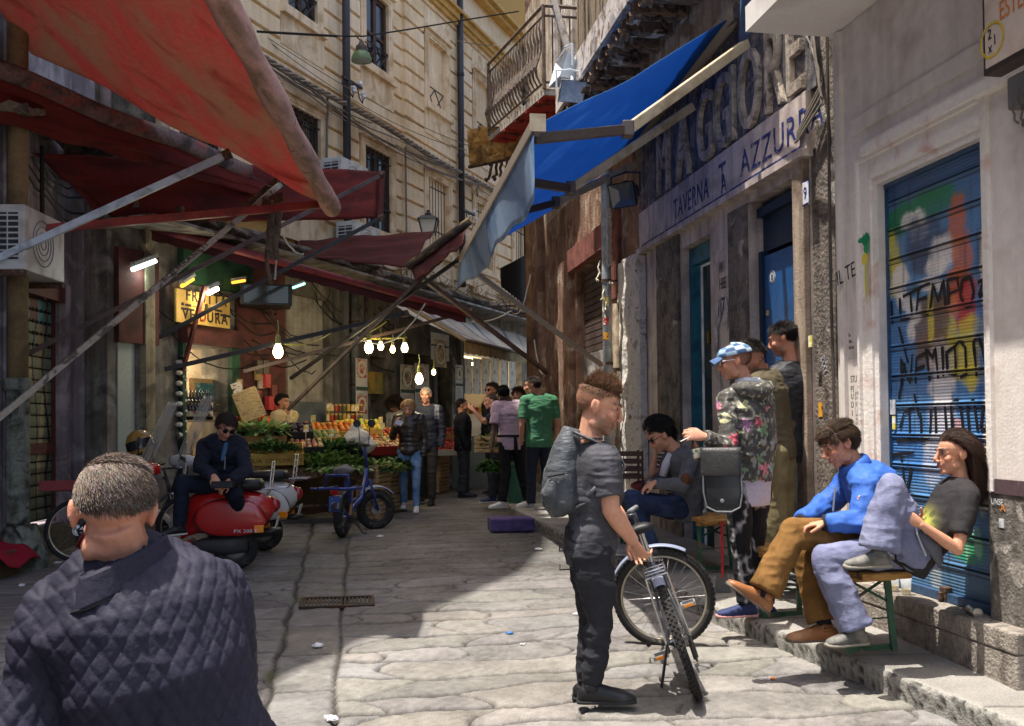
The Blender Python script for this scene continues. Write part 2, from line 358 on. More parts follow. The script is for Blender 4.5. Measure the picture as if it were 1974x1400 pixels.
def hand(mb, w, d, pn, side, curl=.5, k=1., spread=.10, thumb=.5):
    """w wrist, d pointing direction, pn palm normal (palm faces pn), side=+1 thumb on d x pn side"""
    w = V(w); d = V(d).normalized(); pn = V(pn); pn = (pn-d*pn.dot(d)).normalized(); t = d.cross(pn)*side; L_ = lambda a, b, c: w+(d*a+t*b+pn*c)*k
    mb.tube([L_(-.012, 0, 0), L_(.02, .0, 0), L_(.055, .002, .002), L_(.088, .004, .004)], [(.027*k, .018*k), (.033*k, .017*k), (.041*k, .015*k), (.040*k, .012*k)], 12, side=t)
    for i, (o, l, r) in enumerate(((.030, .073, .0088), (.0105, .082, .0092), (-.0095, .075, .0088), (-.0285, .060, .0077))):
        a = spread*(1.5-i)*1.0; p = L_(.086-.004*abs(i-1.3), o, .003); pts = [L_(.066, o*.85, .002), p]; ang = curl*(.45+.12*i)
        for q, f_ in enumerate((.46, .30, .24)):
            dd = (d*math.cos(ang)+pn*math.sin(ang)); dd = (dd+t*a*(1-curl*.5)).normalized(); p = p+dd*l*f_*k; pts.append(p); ang += curl*(1.0 if q == 0 else .75)
        mb.tube(pts, [r*1.05*k, r*1.08*k, r*k, r*.92*k, r*.7*k], 8)
    a = thumb; p0 = L_(.018, .024, .006); d1 = (d*.72+t*.62+pn*.28).normalized(); d2 = (d*.9+t*.2*(1-a)+pn*(.2+.5*a)).normalized(); d3 = (d*.9-t*.15*a+pn*(.1+.6*a)).normalized()
    p1 = p0+d1*.042*k; p2 = p1+d2*.032*k; p3 = p2+d3*.026*k; mb.tube([L_(.008, .012, .004), p0, p1, p2, p3], [.013*k, .0135*k, .0112*k, .0100*k, .0075*k], 8)
def mid(a, b, t=.5): return V(a).lerp(V(b), t)
def arm_sh(mb, s, e, w, r=(.052, .046, .040, .042, .028), puff=1.):
    s, e, w = V(s), V(e), V(w); mb.ell(s, r[0]*1.05); mb.tube([s, mid(s, e), e], [r[0], r[1], r[2]], 12); mb.ell(e, r[2]*1.03); mb.tube([e, mid(e, w, .3), w], [r[2], r[3], r[4]], 12)
def leg_sh(mb, h, k, a, r=(.085, .070, .055, .056, .038)):
    h, k, a = V(h), V(k), V(a); mb.ell(h, r[0]*1.02); mb.tube([h, mid(h, k), k], [r[0], r[1], r[2]], 14); mb.ell(k, r[2]*1.02); mb.tube([k, mid(k, a, .32), a], [r[2], r[3], r[4]], 14)
def torso_sh(mb, J, b=1., off=0., neck=True, hem=0., top=True, dep=1.):
    pel, ch = J['pel'], J['chest']; sd0 = (J['hr']-J['hl']).normalized(); sd1 = (J['sr']-J['sl']).normalized(); up = (ch-pel); L_ = up.length; u = up.normalized(); hw = (J['sr']-J['sl']).length/2
    ts = (-.12-hem, 0, .22, .5, .78, .96, 1.06); cv = J.get('curve', V()); pts = [pel+up*t+cv*math.sin(math.pi*max(0, min(1, t))) for t in ts]
    rx = [.15*b, .165*b, .145*b, .155*b, max(.165*b, hw*.92), max(.15*b, hw*.80), .075*b]; ry = [.105*b*dep, .118*b*dep, .105*b*dep, .118*b*dep, .118*b*dep, .09*b*dep, .06*b]
    sd = [sd0.lerp(sd1, max(0, min(1, t))).normalized() for t in ts]
    mb.tube(pts, [(x+off, y+off) for x, y in zip(rx, ry)], 22, side=sd); 
    for s in ('sl', 'sr'): mb.tube([ch-u*.02, mid(ch, J[s])+u*.005, J[s]], [.06+off, .058+off, .052+off], 10)
def shoe(parent, a, d, m, sole, ln=.275, up=V((0, 0, 1)), lift=.0, k=1., h=.085, name='shoe'):
    """a = ankle joint; d = toe direction; sole lies h under the ankle"""
    a = V(a); d = V(d); up = V(up); d = (d-up*d.dot(up)).normalized(); r = d.cross(up); o = a-up*h*k; X = lambda y, x, z: o+(d*y+r*x+up*z)*k
    sec = ((-.066, .020, .045), (-.055, .031, .062), (-.03, .036, .082), (.0, .037, .092), (.035, .037, .086), (.075, .040, .066), (.12, .045, .050), (.155, .044, .042), (.185, .036, .032), (.205, .018, .022)); s_ = ln/.275
    def loft(mb, grow, z0, zs):
        n = 12; vs = []
        for y, w, hh in sec:
            for q in range(n): t = 2*math.pi*q/n; zz = math.sin(t); vs.append(X(y*s_+(grow if y > 0 else -grow), (w+grow)*math.copysign(abs(math.cos(t))**.7, math.cos(t)), z0+zs*(hh if zs == 1 else .024)*(max(0, zz)**.8) if zz > 0 else z0))
        m_ = len(sec); mb.add(vs, [(i*n+q, i*n+(q+1) % n, (i+1)*n+(q+1) % n, (i+1)*n+q) for i in range(m_-1) for q in range(n)]+[tuple(range(n))[::-1], tuple(range((m_-1)*n, m_*n))])
    mb = MB(); loft(mb, 0, .012, 1); mb.tube([X(0, 0, .06), X(-.004, 0, .10)], [.044*k, .043*k], 12); ob = mb.build(name, m, parent, smooth=True, fix=True)
    s2 = MB(); loft(s2, .004, 0, .98); s2.build('sole', sole, ob, smooth=True, fix=True); 
    l = MB()
    for q in range(4): y = .03+.022*q; l.tube([X(y*s_, -.022, .086-.5*(y-.03)), X((y+.008)*s_, 0, .095-.52*(y-.03)), X(y*s_, .022, .086-.5*(y-.03))], .0035*k, 5)
    l.build('laces', sole, ob); return ob
def J2(y=None, **kw): return {k: (D(*v) if len(v) == 3 else V(v)) for k, v in kw.items()}
def person(label, J, head, skin, vox=.009, b=1., hands=(), group=None, stubble=0, lip=None, brow=S(46, 34, 28), fem=0, nose=1., jaw=1., eyes=True, limbs=1., iris=S(70, 46, 30), base=None, feet=True):
    th = thing('person', label, 'person', base or V((J['pel'].x, J['pel'].y, min(J['al'].z, J['ar'].z)-.09)), group)
    mb = MB(); torso_sh(mb, J, b*.92); k = limbs
    for s in 'lr':
        arm_sh(mb, J['s'+s], J['e'+s], J['w'+s], tuple(q*k for q in (.050, .044, .037, .040, .026))); leg_sh(mb, J['h'+s], J['k'+s], J['a'+s], tuple(q*min(k, 1) for q in (.080, .066, .050, .052, .036)))
        if feet: d = V(J['f'+s]).normalized(); mb.tube([J['a'+s]-d*.03-V((0, 0, .04)), J['a'+s]+d*.06-V((0, 0, .045)), J['a'+s]+d*.14-V((0, 0, .06))], [.03, .032, .02], 8)
    nb = J['chest']+(J['chest']-J['pel']).normalized()*.03; mb.tube([nb, mid(nb, head.p(0, -.02, -.05)), head.p(0, -.018, -.02)], [.066*b, .056*b, .055*b], 12)
    head.shape(mb, fem, nose, jaw)
    for hd in hands: hand(mb, *hd)
    sm = skin_mat(skin, 'skin'); me = remesh(mb, vox, 3 if vox < .007 else 2); finish('body', me, sm, th, col=head.colour(skin, stubble, lip, brow))
    if eyes: head.eyes(th, iris)
    return th
def cloth(parent, name, mb, m, vox=.010, smooth=4, amp=.006, s=(7, 7, 15), col=None, disp=None, label=None):
    w = disp or wrinkle(amp, s); return finish(name, remesh(mb, vox, smooth), m, parent, w, col, label)
def top_sh(J, b=1., off=.012, sl='long', hem=.0, loose=1., dep=1.):
    mb = MB(); torso_sh(mb, J, b, off, hem=hem, dep=dep)
    for s in 'lr':
        if sl == 'long': arm_sh(mb, J['s'+s], J['e'+s], mid(J['e'+s], J['w'+s], .96), tuple(q*loose for q in (.066, .058, .052, .050, .040)))
        elif sl == 'short': e = mid(J['s'+s], J['e'+s], .72); mb.ell(J['s'+s], .068*loose); mb.tube([J['s'+s], mid(J['s'+s], e), e], [.067*loose, .064*loose, .060*loose], 14)
    return mb
def leg_cloth(J, r=(.098, .084, .070, .066, .058), b=1., top=.10, end=1.):
    mb = MB(); up = (J['chest']-J['pel']).normalized(); sd = (J['hr']-J['hl']).normalized(); mb.tube([J['pel']-up*.09, J['pel']-up*.02, J['pel']+up*top], [(.13*b, .10*b), (.168*b, .128*b), (.152*b, .112*b)], 20, side=sd)
    for s in 'lr': leg_sh(mb, J['h'+s], J['k'+s], mid(J['k'+s], J['a'+s], end), r)
    return mb
def flat(c): 
    c = np.array(c); return lambda co, no: np.tile(c, (len(co), 1))*(1+.10*sn3(co, (5, 5, 5)))[:, None]
def fabric(name, c, rough=.85, **kw): return mat(name, c, rough, **{**dict(var=.10, vs=90, bump=.22, bs=26, wave=(1, 1, 2.2), spec=.2), **kw})
def glasses(parent, h, m, lens, name='sunglasses'):
    mb = MB()
    for q in (-1, 1): mb.tube([h.p(q*.058, .088, .014), h.p(q*.081, .02, .014), h.p(q*.082, -.02, .006)], .003*h.k, 6); mb.torus(h.p(q*.032, .100, .010), .022*h.k, .0028*h.k, (h.r, h.u, h.f), 18, 5)
    mb.tube([h.p(-.012, .104, .016), h.p(.012, .104, .016)], .003*h.k, 5); o = mb.build(name, m, parent); mb = MB()
    for q in (-1, 1): mb.lathe([(.001, .004), (.021*h.k, .0)], h.p(q*.032, .100, .010), (h.r, h.u, h.f), 16)
    mb.build('lens', lens, o)
blk_shoe = mat('black_leather', S(30, 31, 34), .38, c2=S(70, 74, 80), s2=5, t2=(.55, .75), var=.15, bump=.2); blk_sole = mat('dark_sole', S(40, 40, 42), .7)
white_sole = mat('white_sole', S(206, 204, 198), .6, var=.06); white_shoe = mat('white_canvas', S(214, 212, 208), .7, var=.06); lens_d = mat('dark_lens', S(14, 14, 16), .08, spec=.8, var=0); frame_d = mat('dark_frame', S(22, 20, 20), .3, var=0)
# ---------------------------------------------------------------- street, pavement, kerb
def axis(lo, hi, a, b, st, far):
    L_ = list(np.arange(a, b, st)); x = a; q = []
    s = st
    while x > lo: s *= far; x -= s; q.append(x)
    r = []; x = L_[-1]; s = st
    while x < hi: s *= far; x += s; r.append(x)
    return np.array(q[::-1]+L_+r)
def build_ground():
    X = axis(-60, 60, -3.4, 2.6, .017, 1.25); Y = np.concatenate([axis(-30, 4.3, 4.2, 4.31, .02, 1.3), np.arange(4.34, 9, .015), np.arange(9, 17, .034), np.arange(17, 26, .15), np.array([26, 28, 32, 40, 60, 90, 130.])])
    gx, gy = np.meshgrid(X, Y, indexing='ij'); rs = np.random.RandomState(3)
    def wob(k, x):
        return sum(a*np.sin(x*f+rs2[k % 97, j]*6.28) for j, (a, f) in enumerate(((.06, 1.3), (.04, 2.9), (.018, 7.1), (.008, 17.))))
    rs2 = rs.rand(97, 8); sp = .34
    yy = gy-.13*gx; t = np.floor(yy/sp).astype(int); d = np.full(gx.shape, 9.); row = np.zeros(gx.shape, int)-99999
    for k in range(-1, 3):
        kk = t+k; ln = kk*sp+wob(kk, gx); dd = yy-ln; d = np.minimum(d, np.abs(dd)); row = np.where(dd > 0, np.maximum(row, kk), row)
    # cross joints inside each row
    cs = .55; ph = rs.rand(4001); q = gx/cs+ph[row % 97]*3.7; ci = np.floor(q).astype(int); dx = np.full(gx.shape, 9.); slab = np.zeros(gx.shape, int)-99999
    for k in range(-1, 3):
        kk = ci+k; j = kk+.55*(ph[(kk*31+row*17) % 4001]-.5); has = (ph[(kk*7+row*53) % 4001] < .72); e = q-j+.25*np.sin(yy*9+row); dd = np.abs(e)*cs
        dx = np.where(has, np.minimum(dx, dd), dx); slab = np.where(has & (e > 0), np.maximum(slab, kk), slab)
    # long strip of dressed slabs
    la = -1.32-.176*(gy-4.84)+.012*np.sin(gy*5)+.008*np.sin(gy*13); lb = -.94-.162*(gy-4.82)+.01*np.sin(gy*4+1)
    ins = (gx > la) & (gx < lb) & (gy < 12.6); sy = gy/.78+.07*np.sin(gx*3); sk = np.round(sy); ds = np.abs(sy-sk)*.78
    d = np.where(ins, ds, d); dx = np.where(ins, 9, dx); row = np.where(ins, np.floor(sy).astype(int)+500, row); slab = np.where(ins, 0, slab)
    dl = np.where(gy < 12.6, np.minimum(np.abs(gx-la)*.85, np.abs(gx-lb)*1.2), 9)
    hsh = ph[(row*131+slab*71) % 4001]; hs2 = ph[(row*37+slab*211+5) % 4001]; hs3 = ph[(row*17+slab*97+11) % 4001]
    def sn(x, y, s, seed):
        r_ = np.random.RandomState(seed); tab = r_.rand(257, 257); u = x*s; v = y*s; i = np.floor(u).astype(int); j = np.floor(v).astype(int); fu = u-i; fv = v-j
        fu = fu*fu*(3-2*fu); fv = fv*fv*(3-2*fv); g = lambda a, b: tab[a % 257, b % 257]
        return (g(i, j)*(1-fu)+g(i+1, j)*fu)*(1-fv)+(g(i, j+1)*(1-fu)+g(i+1, j+1)*fu)*fv-.5
    wid = .008+.017*np.clip(sn(gx, gy, 2.2, 5)+.35, 0, 1); jn = np.minimum(d, np.minimum(dx*1.6, dl)); jn = jn+.008*sn(gx, gy, 30, 9)
    J = np.exp(-(np.maximum(jn, 0)/wid)**2); round_ = np.exp(-(np.maximum(jn, 0)/.07)**2)
    h = -.03*J-.0035*round_+.006*(hsh-.5)*(1-J)+.012*sn(gx, gy, 1.6, 1)+.004*sn(gx+.4*gy, gy, 14, 2)+.006*sn(gx, gy, 37, 4)*(1-J)+.003*sn(gx*1.6+gy, gy, 58, 6)
    fade = np.clip((26-gy)/4, 0, 1)*np.clip((gx+6)/2, 0, 1); h = h*fade
    gz_ = .027*(np.clip(gy, -40, 25)-5)
    base = np.stack([np.full(gx.shape, .232), np.full(gx.shape, .218), np.full(gx.shape, .2)], -1)
    val = (1+.30*(hsh-.5)+.40*sn(gx, gy, 3.3, 21)+.34*sn(gx, gy, 9, 22)+.34*sn(gx, gy, 33, 23)+.3*sn(gx, gy, 60, 24))[..., None]
    tint = np.stack([1+.05*(hs2-.5), np.ones(gx.shape), 1-.12*(hs3-.4)], -1)
    dirt = np.array([.035, .03, .024]); stain = np.clip(sn(gx, gy, 1.1, 31)*3-.35+sn(gx, gy, 7, 32)*.8, 0, 1)[..., None]
    c = base*val*tint; c = c*(1-.45*stain)+np.array([.12, .105, .09])*.45*stain
    shade_ramp = np.clip((gy-6)/5, 0, 1)[..., None]*.38; c = c*(1-shade_ramp)  # market shade painted in: paving colour darkens with depth
    Jc = np.clip(J*1.25, 0, 1)[..., None]; c = c*(1-Jc)+dirt*Jc
    moss = (np.clip(sn(gx, gy, 4, 41)*4-.9, 0, 1)*np.exp(-(dl/.05)**2))[..., None]; c = c*(1-moss)+np.array([.07, .085, .02])*moss
    nx, ny = gx.shape; co = np.stack([gx, gy, gz_+h], -1).reshape(-1, 3)
    i = np.arange(nx-1)[:, None]*ny+np.arange(ny-1)[None, :]; f = np.stack([i, i+ny, i+ny+1, i+1], -1).reshape(-1, 4)
    me = bpy.data.meshes.new('ground'); me.vertices.add(len(co)); me.vertices.foreach_set('co', co.ravel()); me.loops.add(f.size); me.loops.foreach_set('vertex_index', f.ravel())
    me.polygons.add(len(f)); me.polygons.foreach_set('loop_start', np.arange(0, f.size, 4)); me.update(calc_edges=True)
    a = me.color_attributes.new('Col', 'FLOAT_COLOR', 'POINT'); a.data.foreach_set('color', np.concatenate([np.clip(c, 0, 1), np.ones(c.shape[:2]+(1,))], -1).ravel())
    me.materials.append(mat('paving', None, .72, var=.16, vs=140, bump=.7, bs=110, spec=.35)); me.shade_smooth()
    ob = bpy.data.objects.new('ground', me); COL.objects.link(ob); ob['kind'] = 'structure'
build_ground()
KERB = [(3.2, 1.5), (2.72, 3.2), (2.25, 4.72), (1.97, 5.51), (1.48, 6.83), (1.02, 8.7), (.33, 11.6), (.02, 12.9), (-.1, 13.5)]
def kerb_x(y):
    for (x0, y0), (x1, y1) in zip(KERB, KERB[1:]):
        if y <= y1: return lerp(x0, x1, (y-y0)/(y1-y0))
    return KERB[-1][0]
def build_pavement():
    mb = MB(); y0, y1 = 1.5, 13.5; n = 560; top = .125
    prof = [(0, -.02), (.0, .02), (0, .045), (0, .07), (0, .09), (.004, .108), (.014, .12), (.03, .1245)]
    ws = [.06, .12, .2, .3, .42, .55, .68, .8, .9, 1.]
    vs = []; cs = []; w = len(prof)+len(ws)
    for i in range(n+1):
        y = lerp(y0, y1, i/n); xk = kerb_x(y); xw = 3.544-.165*y+.04; j = abs((y/.93) % 1-.5); jt = math.exp(-((.5-j)*.93/.011)**2)
        for k, (dx, dz) in enumerate(prof):
            r = fbm((y*26, dz*26, 1), 1.2, 3) if 0 < k < 7 else 0; pit = max(0, r)
            vs.append((xk+dx+.016*pit+.004*noise.noise((y*3, 0, 0)), y, gz(y)+dz-.006*jt+.003*noise.noise((y*9, 3, k))))
            g = .26*(1-.85*min(1, pit*2.2))+.03*noise.noise((y*4, k, 1)); g = max(.035, g) if k < 7 else .29; cs.append((g*1.03, g, g*.9))
        for q in ws:
            x = lerp(xk+.03, xw, q); h = .004*fbm((x*5, y*5, 0), 1., 3); jj = jt
            if abs(q-.42) < .01: pass
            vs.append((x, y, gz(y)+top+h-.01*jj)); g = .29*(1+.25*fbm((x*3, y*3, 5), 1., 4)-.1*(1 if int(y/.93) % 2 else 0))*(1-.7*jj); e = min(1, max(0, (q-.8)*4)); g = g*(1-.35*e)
            cs.append((g*1.02, g*.97, g*.88))
    fs = [(i*w+k, i*w+k+1, (i+1)*w+k+1, (i+1)*w+k) for i in range(n) for k in range(w-1)]
    mb.add(vs, fs, cs)
    e = [(n*w+k) for k in range(w)]; mb.add([vs[k] for k in e]+[(vs[k][0], 13.5, 0) for k in e], [(k, k+1, w+k+1, w+k) for k in range(w-1)], (.2, .19, .17))
    o = mb.build('pavement', mat('kerbstone', None, .75, var=.2, vs=90, bump=.5, bs=70), smooth=True, kind='structure')
build_pavement()
def build_drain():
    c = G(650, 1162); t = V((-.17, 1, .027)).normalized(); r = V((1, .1, 0)).normalized(); u = r.cross(t)
    th = thing('drain_grate', 'rusty iron drain grate set between the long street slabs', 'drain grate', c)
    mb = MB()
    for s in (-1, 1): mb.obox(c+t*(.17*s)+u*.004, r*.3, t*.016, u*.012); mb.obox(c+r*(.29*s)+u*.004, r*.014, t*.154, u*.0115)
    mb.build('frame', mat('iron_dark', S(52, 48, 46), .6, c2=S(80, 52, 36), metal=.4), th)
    mb = MB()
    for k in range(17): mb.obox(c+r*(-.262+.0327*k)+u*.002, r*.009, t*.153, u*.008)
    mb.build('bars', mat('iron_dark', 0), th)
    mb = MB(); mb.obox(c-u*.012, r*.28, t*.16, u*.003); mb.build('pit', mat('black_pit', (.006, .006, .007), .9, var=0), th)
build_drain()
# ---------------------------------------------------------------- right side of the street
m_white = mat('white_plaster', S(228, 220, 212), .88, c2=S(196, 184, 172), s2=2.2, t2=(.5, .75), var=.06, vs=14, bump=.14, bs=60, c3=S(170, 158, 146), s3=.9, t3=(.62, .8), streak=S(150, 140, 128), sk=.22)
m_mould = mat('white_moulding', S(234, 228, 220), .8, c2=S(206, 168, 156), s2=5, t2=(.55, .75), var=.05, bump=.25, bs=40)
m_base = mat('grey_dado', S(128, 122, 114), .8, c2=S(84, 80, 76), s2=7, t2=(.45, .7), c3=S(182, 174, 164), s3=5, t3=(.6, .66), var=.2, bump=.5, bs=50, streak=S(70, 66, 62), sk=.5)
m_dark = mat('grimy_stone', S(128, 118, 108), .85, c2=S(84, 76, 70), s2=6, c3=S(176, 168, 158), s3=3.5, t3=(.63, .68), var=.25, bump=.9, bs=35, streak=S(66, 60, 54), sk=.5)
m_marble = mat('old_marble', S(212, 196, 184), .6, c2=S(170, 156, 148), s2=3, var=.1, bump=.15, streak=S(104, 96, 100), sk=.55)
m_slate = mat('stained_slab', S(104, 102, 106), .7, c2=S(64, 62, 68), s2=4, c3=S(150, 140, 128), s3=6, var=.25, bump=.4, streak=S(58, 56, 60), sk=.7)
m_brown = mat('crumbling_plaster', S(150, 118, 98), .9, c2=S(110, 78, 62), s2=2.5, c3=S(178, 160, 140), s3=2.2, t3=(.56, .62), var=.22, bump=.9, bs=28, streak=S(70, 54, 46), sk=.65)
m_paint_col = mat('flaking_white_render', S(216, 210, 200), .9, c2=S(168, 158, 146), s2=9, t2=(.55, .7), c3=S(120, 110, 100), s3=6, t3=(.64, .68), var=.12, bump=1., bs=26)
m_steel = mat('painted_grey_steel', S(120, 122, 122), .5, var=.12, metal=.2, c2=S(96, 84, 72), s2=8, t2=(.6, .7))
m_rust = mat('rusted_iron', S(92, 66, 50), .8, c2=S(46, 36, 32), s2=12, c3=S(128, 112, 98), s3=9, t3=(.58, .66), var=.3, bump=.5)
m_blk = mat('black_plastic', S(26, 26, 28), .5, var=.1)
m_wire = mat('cable_grey', S(120, 112, 102), .7, var=.15)
m_wireb = mat('cable_black', S(36, 34, 34), .7, var=.1)
m_darkin = mat('dark_interior', S(34, 33, 36), .9, var=.15)

def wall_open(mb, fr, u0, u1, z0, z1, w0, w1, ops=()):
    us = sorted({u0, u1, *[q for o in ops for q in o[:2] if u0 < q < u1]}); 
    for a, b in zip(us, us[1:]):
        zs = [z0]; oo = sorted([o for o in ops if o[0] <= a+1e-6 and o[1] >= b-1e-6], key=lambda o: o[2]); z = z0
        for o in oo:
            if o[2] > z+1e-4: mb.fb(fr, a, b, z, min(o[2], z1), w0, w1)
            z = max(z, o[3])
        if z < z1-1e-4: mb.fb(fr, a, b, z, z1, w0, w1)
    return mb
def ceil_u(px): return FR.px(px, 812)[0]
# --- white shop wall
SH = (5.25, 6.32, .42, 3.13)
wall = thing('plaster_building', 'white plastered building with moulded doorway and grey stained base', 'building', FR.p(5.8, .1))
mb = MB(); wall_open(mb, FR, 1.0, 6.88, 1.12, 4.37, -.35, 0, [SH]); mb.fb(FR, 6.32, 6.88, .1, 1.12, -.35, 0)
mb.build('wall', m_white, wall)
mb = MB(); mb.fb(FR, 1.0, 5.25, .02, 1.12, -.35, .012); 
mb.build('stained_base', m_base, wall)
mb = MB(); mb.fb(FR, 4.95, 5.23, 1.12, 1.2, 0, .02); mb.build('painted_band', mat('purple_band', S(84, 66, 70), .8, c2=S(170, 150, 140), s2=9, t2=(.55, .6)), wall)
mb = MB()                                             # door surround: stepped architrave
for a, b, w in ((.0, .05, .012), (.05, .12, .03), (.12, .19, .02), (.19, .215, .045)):
    mb.fb(FR, 6.32+a, 6.32+b, .42, 3.13+a, 0, w)
    mb.fb(FR, 5.25-.0, 6.32+b, 3.13+a, 3.13+b, 0, w+.001)
for a, b, w in ((.0, .035, .02), (.035, .06, .03)): mb.fb(FR, 5.25-b, 5.25-a, 1.13, 3.13+.215, 0, w-.002)
mb.fb(FR, 4.6, 6.42, 3.345, 3.41, 0, .07); mb.fb(FR, 4.6, 6.42, 3.41, 3.44, 0, .045)
mb.build('door_moulding', m_mould, wall)
mb = MB(); mb.fb(FR, 4.3, 6.6, 3.55, 3.66, -.02, .022); mb.fb(FR, 6.74, 6.80, .5, 4.36, 0, .03); mb.build('string_moulding', m_white, wall)
mb = MB(); mb.fb(FR, 4.9, 6.47, .0, .30, 0, .13); mb.fb(FR, 4.9, 6.475, .30, .415, -.1, .135); mb.build('door_step', mat('step_stone', S(150, 142, 132), .85, c2=S(110, 102, 94), s2=8, var=.25, bump=1., bs=60), wall, bevel=.012)
# soffit of balcony over it
mb = MB(); mb.fb(FR, 1.0, 6.88, 4.375, 4.56, -.35, .68); mb.build('balcony_slab', mat('white_soffit', S(232, 228, 222), .8, var=.04, c2=S(206, 200, 192), s2=1.5), wall)
# --- graffiti roller shutter
def shutter_paint():
    import random as r
    def blob(u, z, cu, cz, ru, rz, soft=.25):
        d = math.hypot((u-cu)/ru, (z-cz)/rz)+.32*noise.noise((u*9, z*9, cu))+.16*noise.noise((u*34, z*14, cz)); return max(0, min(1, (1-d)/soft+.5))*(.80+.3*noise.noise((u*3, z*60, 2)))
    B = []   # (pixel centre, pixel radii, colour)
    def pb(px, py, rx, ry, c, soft=.36):
        u, z = FR.px(px, py, -.06); u2, _ = FR.px(px+rx, py, -.06); _, z2 = FR.px(px, py-ry, -.06); B.append((u, z, abs(u2-u), abs(z2-z), c, soft))
    G_ = S(10, 122, 72); Ye = S(214, 196, 40); Wh = S(226, 220, 212); Cr = S(236, 218, 172); Or = S(206, 104, 44); Rd = S(190, 44, 44); Br = S(112, 84, 60); Dk = S(58, 76, 108)
    for q in ((1770, 400, 70, 26, G_), (1735, 425, 50, 28, G_), (1705, 452, 26, 26, G_), (1690, 460, 30, 20, G_), (1800, 372, 40, 14, G_), (1712, 500, 22, 44, Ye), (1725, 540, 18, 40, Ye),
              (1765, 440, 18, 36, Wh), (1748, 425, 14, 18, Wh), (1790, 470, 40, 46, Dk), (1730, 545, 17, 34, Wh), (1740, 580, 16, 18, Wh), (1772, 500, 24, 32, Dk), (1756, 470, 14, 50, Dk),
              (1812, 490, 27, 38, Wh), (1800, 515, 22, 20, Wh), (1842, 420, 16, 44, Or), (1850, 490, 20, 54, Or), (1840, 540, 22, 30, Or), (1790, 545, 22, 15, Wh), (1808, 550, 20, 12, Wh), (1850, 560, 34, 30, S(176, 74, 40)),
              (1835, 590, 26, 22, S(214, 120, 50)), (1858, 585, 19, 54, Rd), (1852, 620, 16, 26, Rd), (1870, 650, 42, 40, Ye), (1848, 690, 38, 44, Ye), (1865, 720, 30, 26, Ye), (1868, 735, 10, 22, Ye), (1826, 640, 14, 34, Ye),
              (1790, 590, 26, 20, Br), (1776, 630, 22, 40, Br), (1800, 650, 16, 50, Br), (1785, 680, 24, 36, S(128, 96, 70)), (1812, 615, 15, 50, Br), (1790, 610, 6, 50, Ye), (1758, 600, 14, 26, Wh), (1752, 640, 8, 22, Wh),
              (1808, 700, 24, 40, S(200, 186, 178)), (1812, 745, 25, 34, Wh), (1812, 800, 24, 40, S(214, 208, 206)), (1798, 860, 22, 22, Wh), (1792, 900, 18, 40, S(170, 180, 200)), (1840, 820, 10, 14, S(196, 150, 146)),
              (1905, 760, 26, 300, S(52, 104, 168)), (1897, 470, 8, 40, Wh), (1893, 500, 8, 60, Cr), (1899, 600, 8, 46, Cr), (1903, 690, 8, 60, Cr), (1902, 770, 8, 60, Cr), (1900, 850, 8, 60, Cr), (1897, 930, 8, 60, Cr), (1890, 965, 8, 40, S(190, 196, 190)),
              (1872, 880, 8, 30, S(20, 130, 70)), (1856, 870, 5, 22, S(20, 140, 70)), (1850, 1040, 44, 22, S(16, 140, 92)), (1860, 1065, 30, 22, S(20, 150, 90)), (1880, 1050, 8, 30, S(140, 190, 170)), (1862, 1060, 7, 26, S(110, 180, 140)), (1800, 1110, 10, 40, S(150, 158, 160)),
              (1745, 870, 30, 60, S(46, 112, 178)), (1735, 700, 22, 60, S(66, 128, 186))): pb(*q)
    def col(u, z):
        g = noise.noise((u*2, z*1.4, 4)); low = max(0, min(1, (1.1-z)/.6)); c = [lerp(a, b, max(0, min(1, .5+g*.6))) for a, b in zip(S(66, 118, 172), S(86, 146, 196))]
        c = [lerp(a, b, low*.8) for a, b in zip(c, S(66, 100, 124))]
        top = max(0, min(1, (z-2.72)/.35)); c = [lerp(a, b, top*.7) for a, b in zip(c, S(40, 76, 124))]  # lintel shade painted into the shutter colour near the top
        for (cu, cz, ru, rz, cc, so_) in B:
            k = blob(u, z, cu, cz, ru, rz, so_)
            if k > 0: c = [lerp(a, b, min(1, k)) for a, b in zip(c, cc)]
        dr = max(0, noise.noise((u*40, z*2.2, 9))-.25)*1.3; c = [lerp(a, b, min(.75, dr)) for a, b in zip(c, S(36, 38, 46))]; gr = .5+.5*noise.noise((u*4, z*3, 5)); m_ = sum(c)/3; c = [lerp(x, m_, .10)*(.88+.34*gr) for x in c]
        return tuple(c)
    return col
sh = thing('roller_shutter', 'blue steel roller shutter covered in bright painted graffiti', 'shutter', FR.p(5.78, .42))
pcol = shutter_paint(); mb = MB(); nu, nz = 70, 620; zs0, zs1 = .425, 3.125
def slat_w(z):
    k = ((z-.42)/.197) % 1; r = .012*math.exp(-((k-.06)/.03)**2)+.010*math.exp(-((k-.16)/.03)**2); fine = .0016*math.sin((z/.0197)*2*math.pi); return -.075+r+fine-.012*math.exp(-((k-.11)/.022)**2)
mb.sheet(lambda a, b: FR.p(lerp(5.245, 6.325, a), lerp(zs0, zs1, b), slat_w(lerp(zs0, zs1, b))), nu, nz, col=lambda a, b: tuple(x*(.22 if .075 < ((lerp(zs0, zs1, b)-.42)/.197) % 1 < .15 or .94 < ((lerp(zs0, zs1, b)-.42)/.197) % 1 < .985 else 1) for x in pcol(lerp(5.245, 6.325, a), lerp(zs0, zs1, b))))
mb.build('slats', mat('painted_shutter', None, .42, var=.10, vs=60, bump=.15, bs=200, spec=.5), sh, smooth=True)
mb = MB()
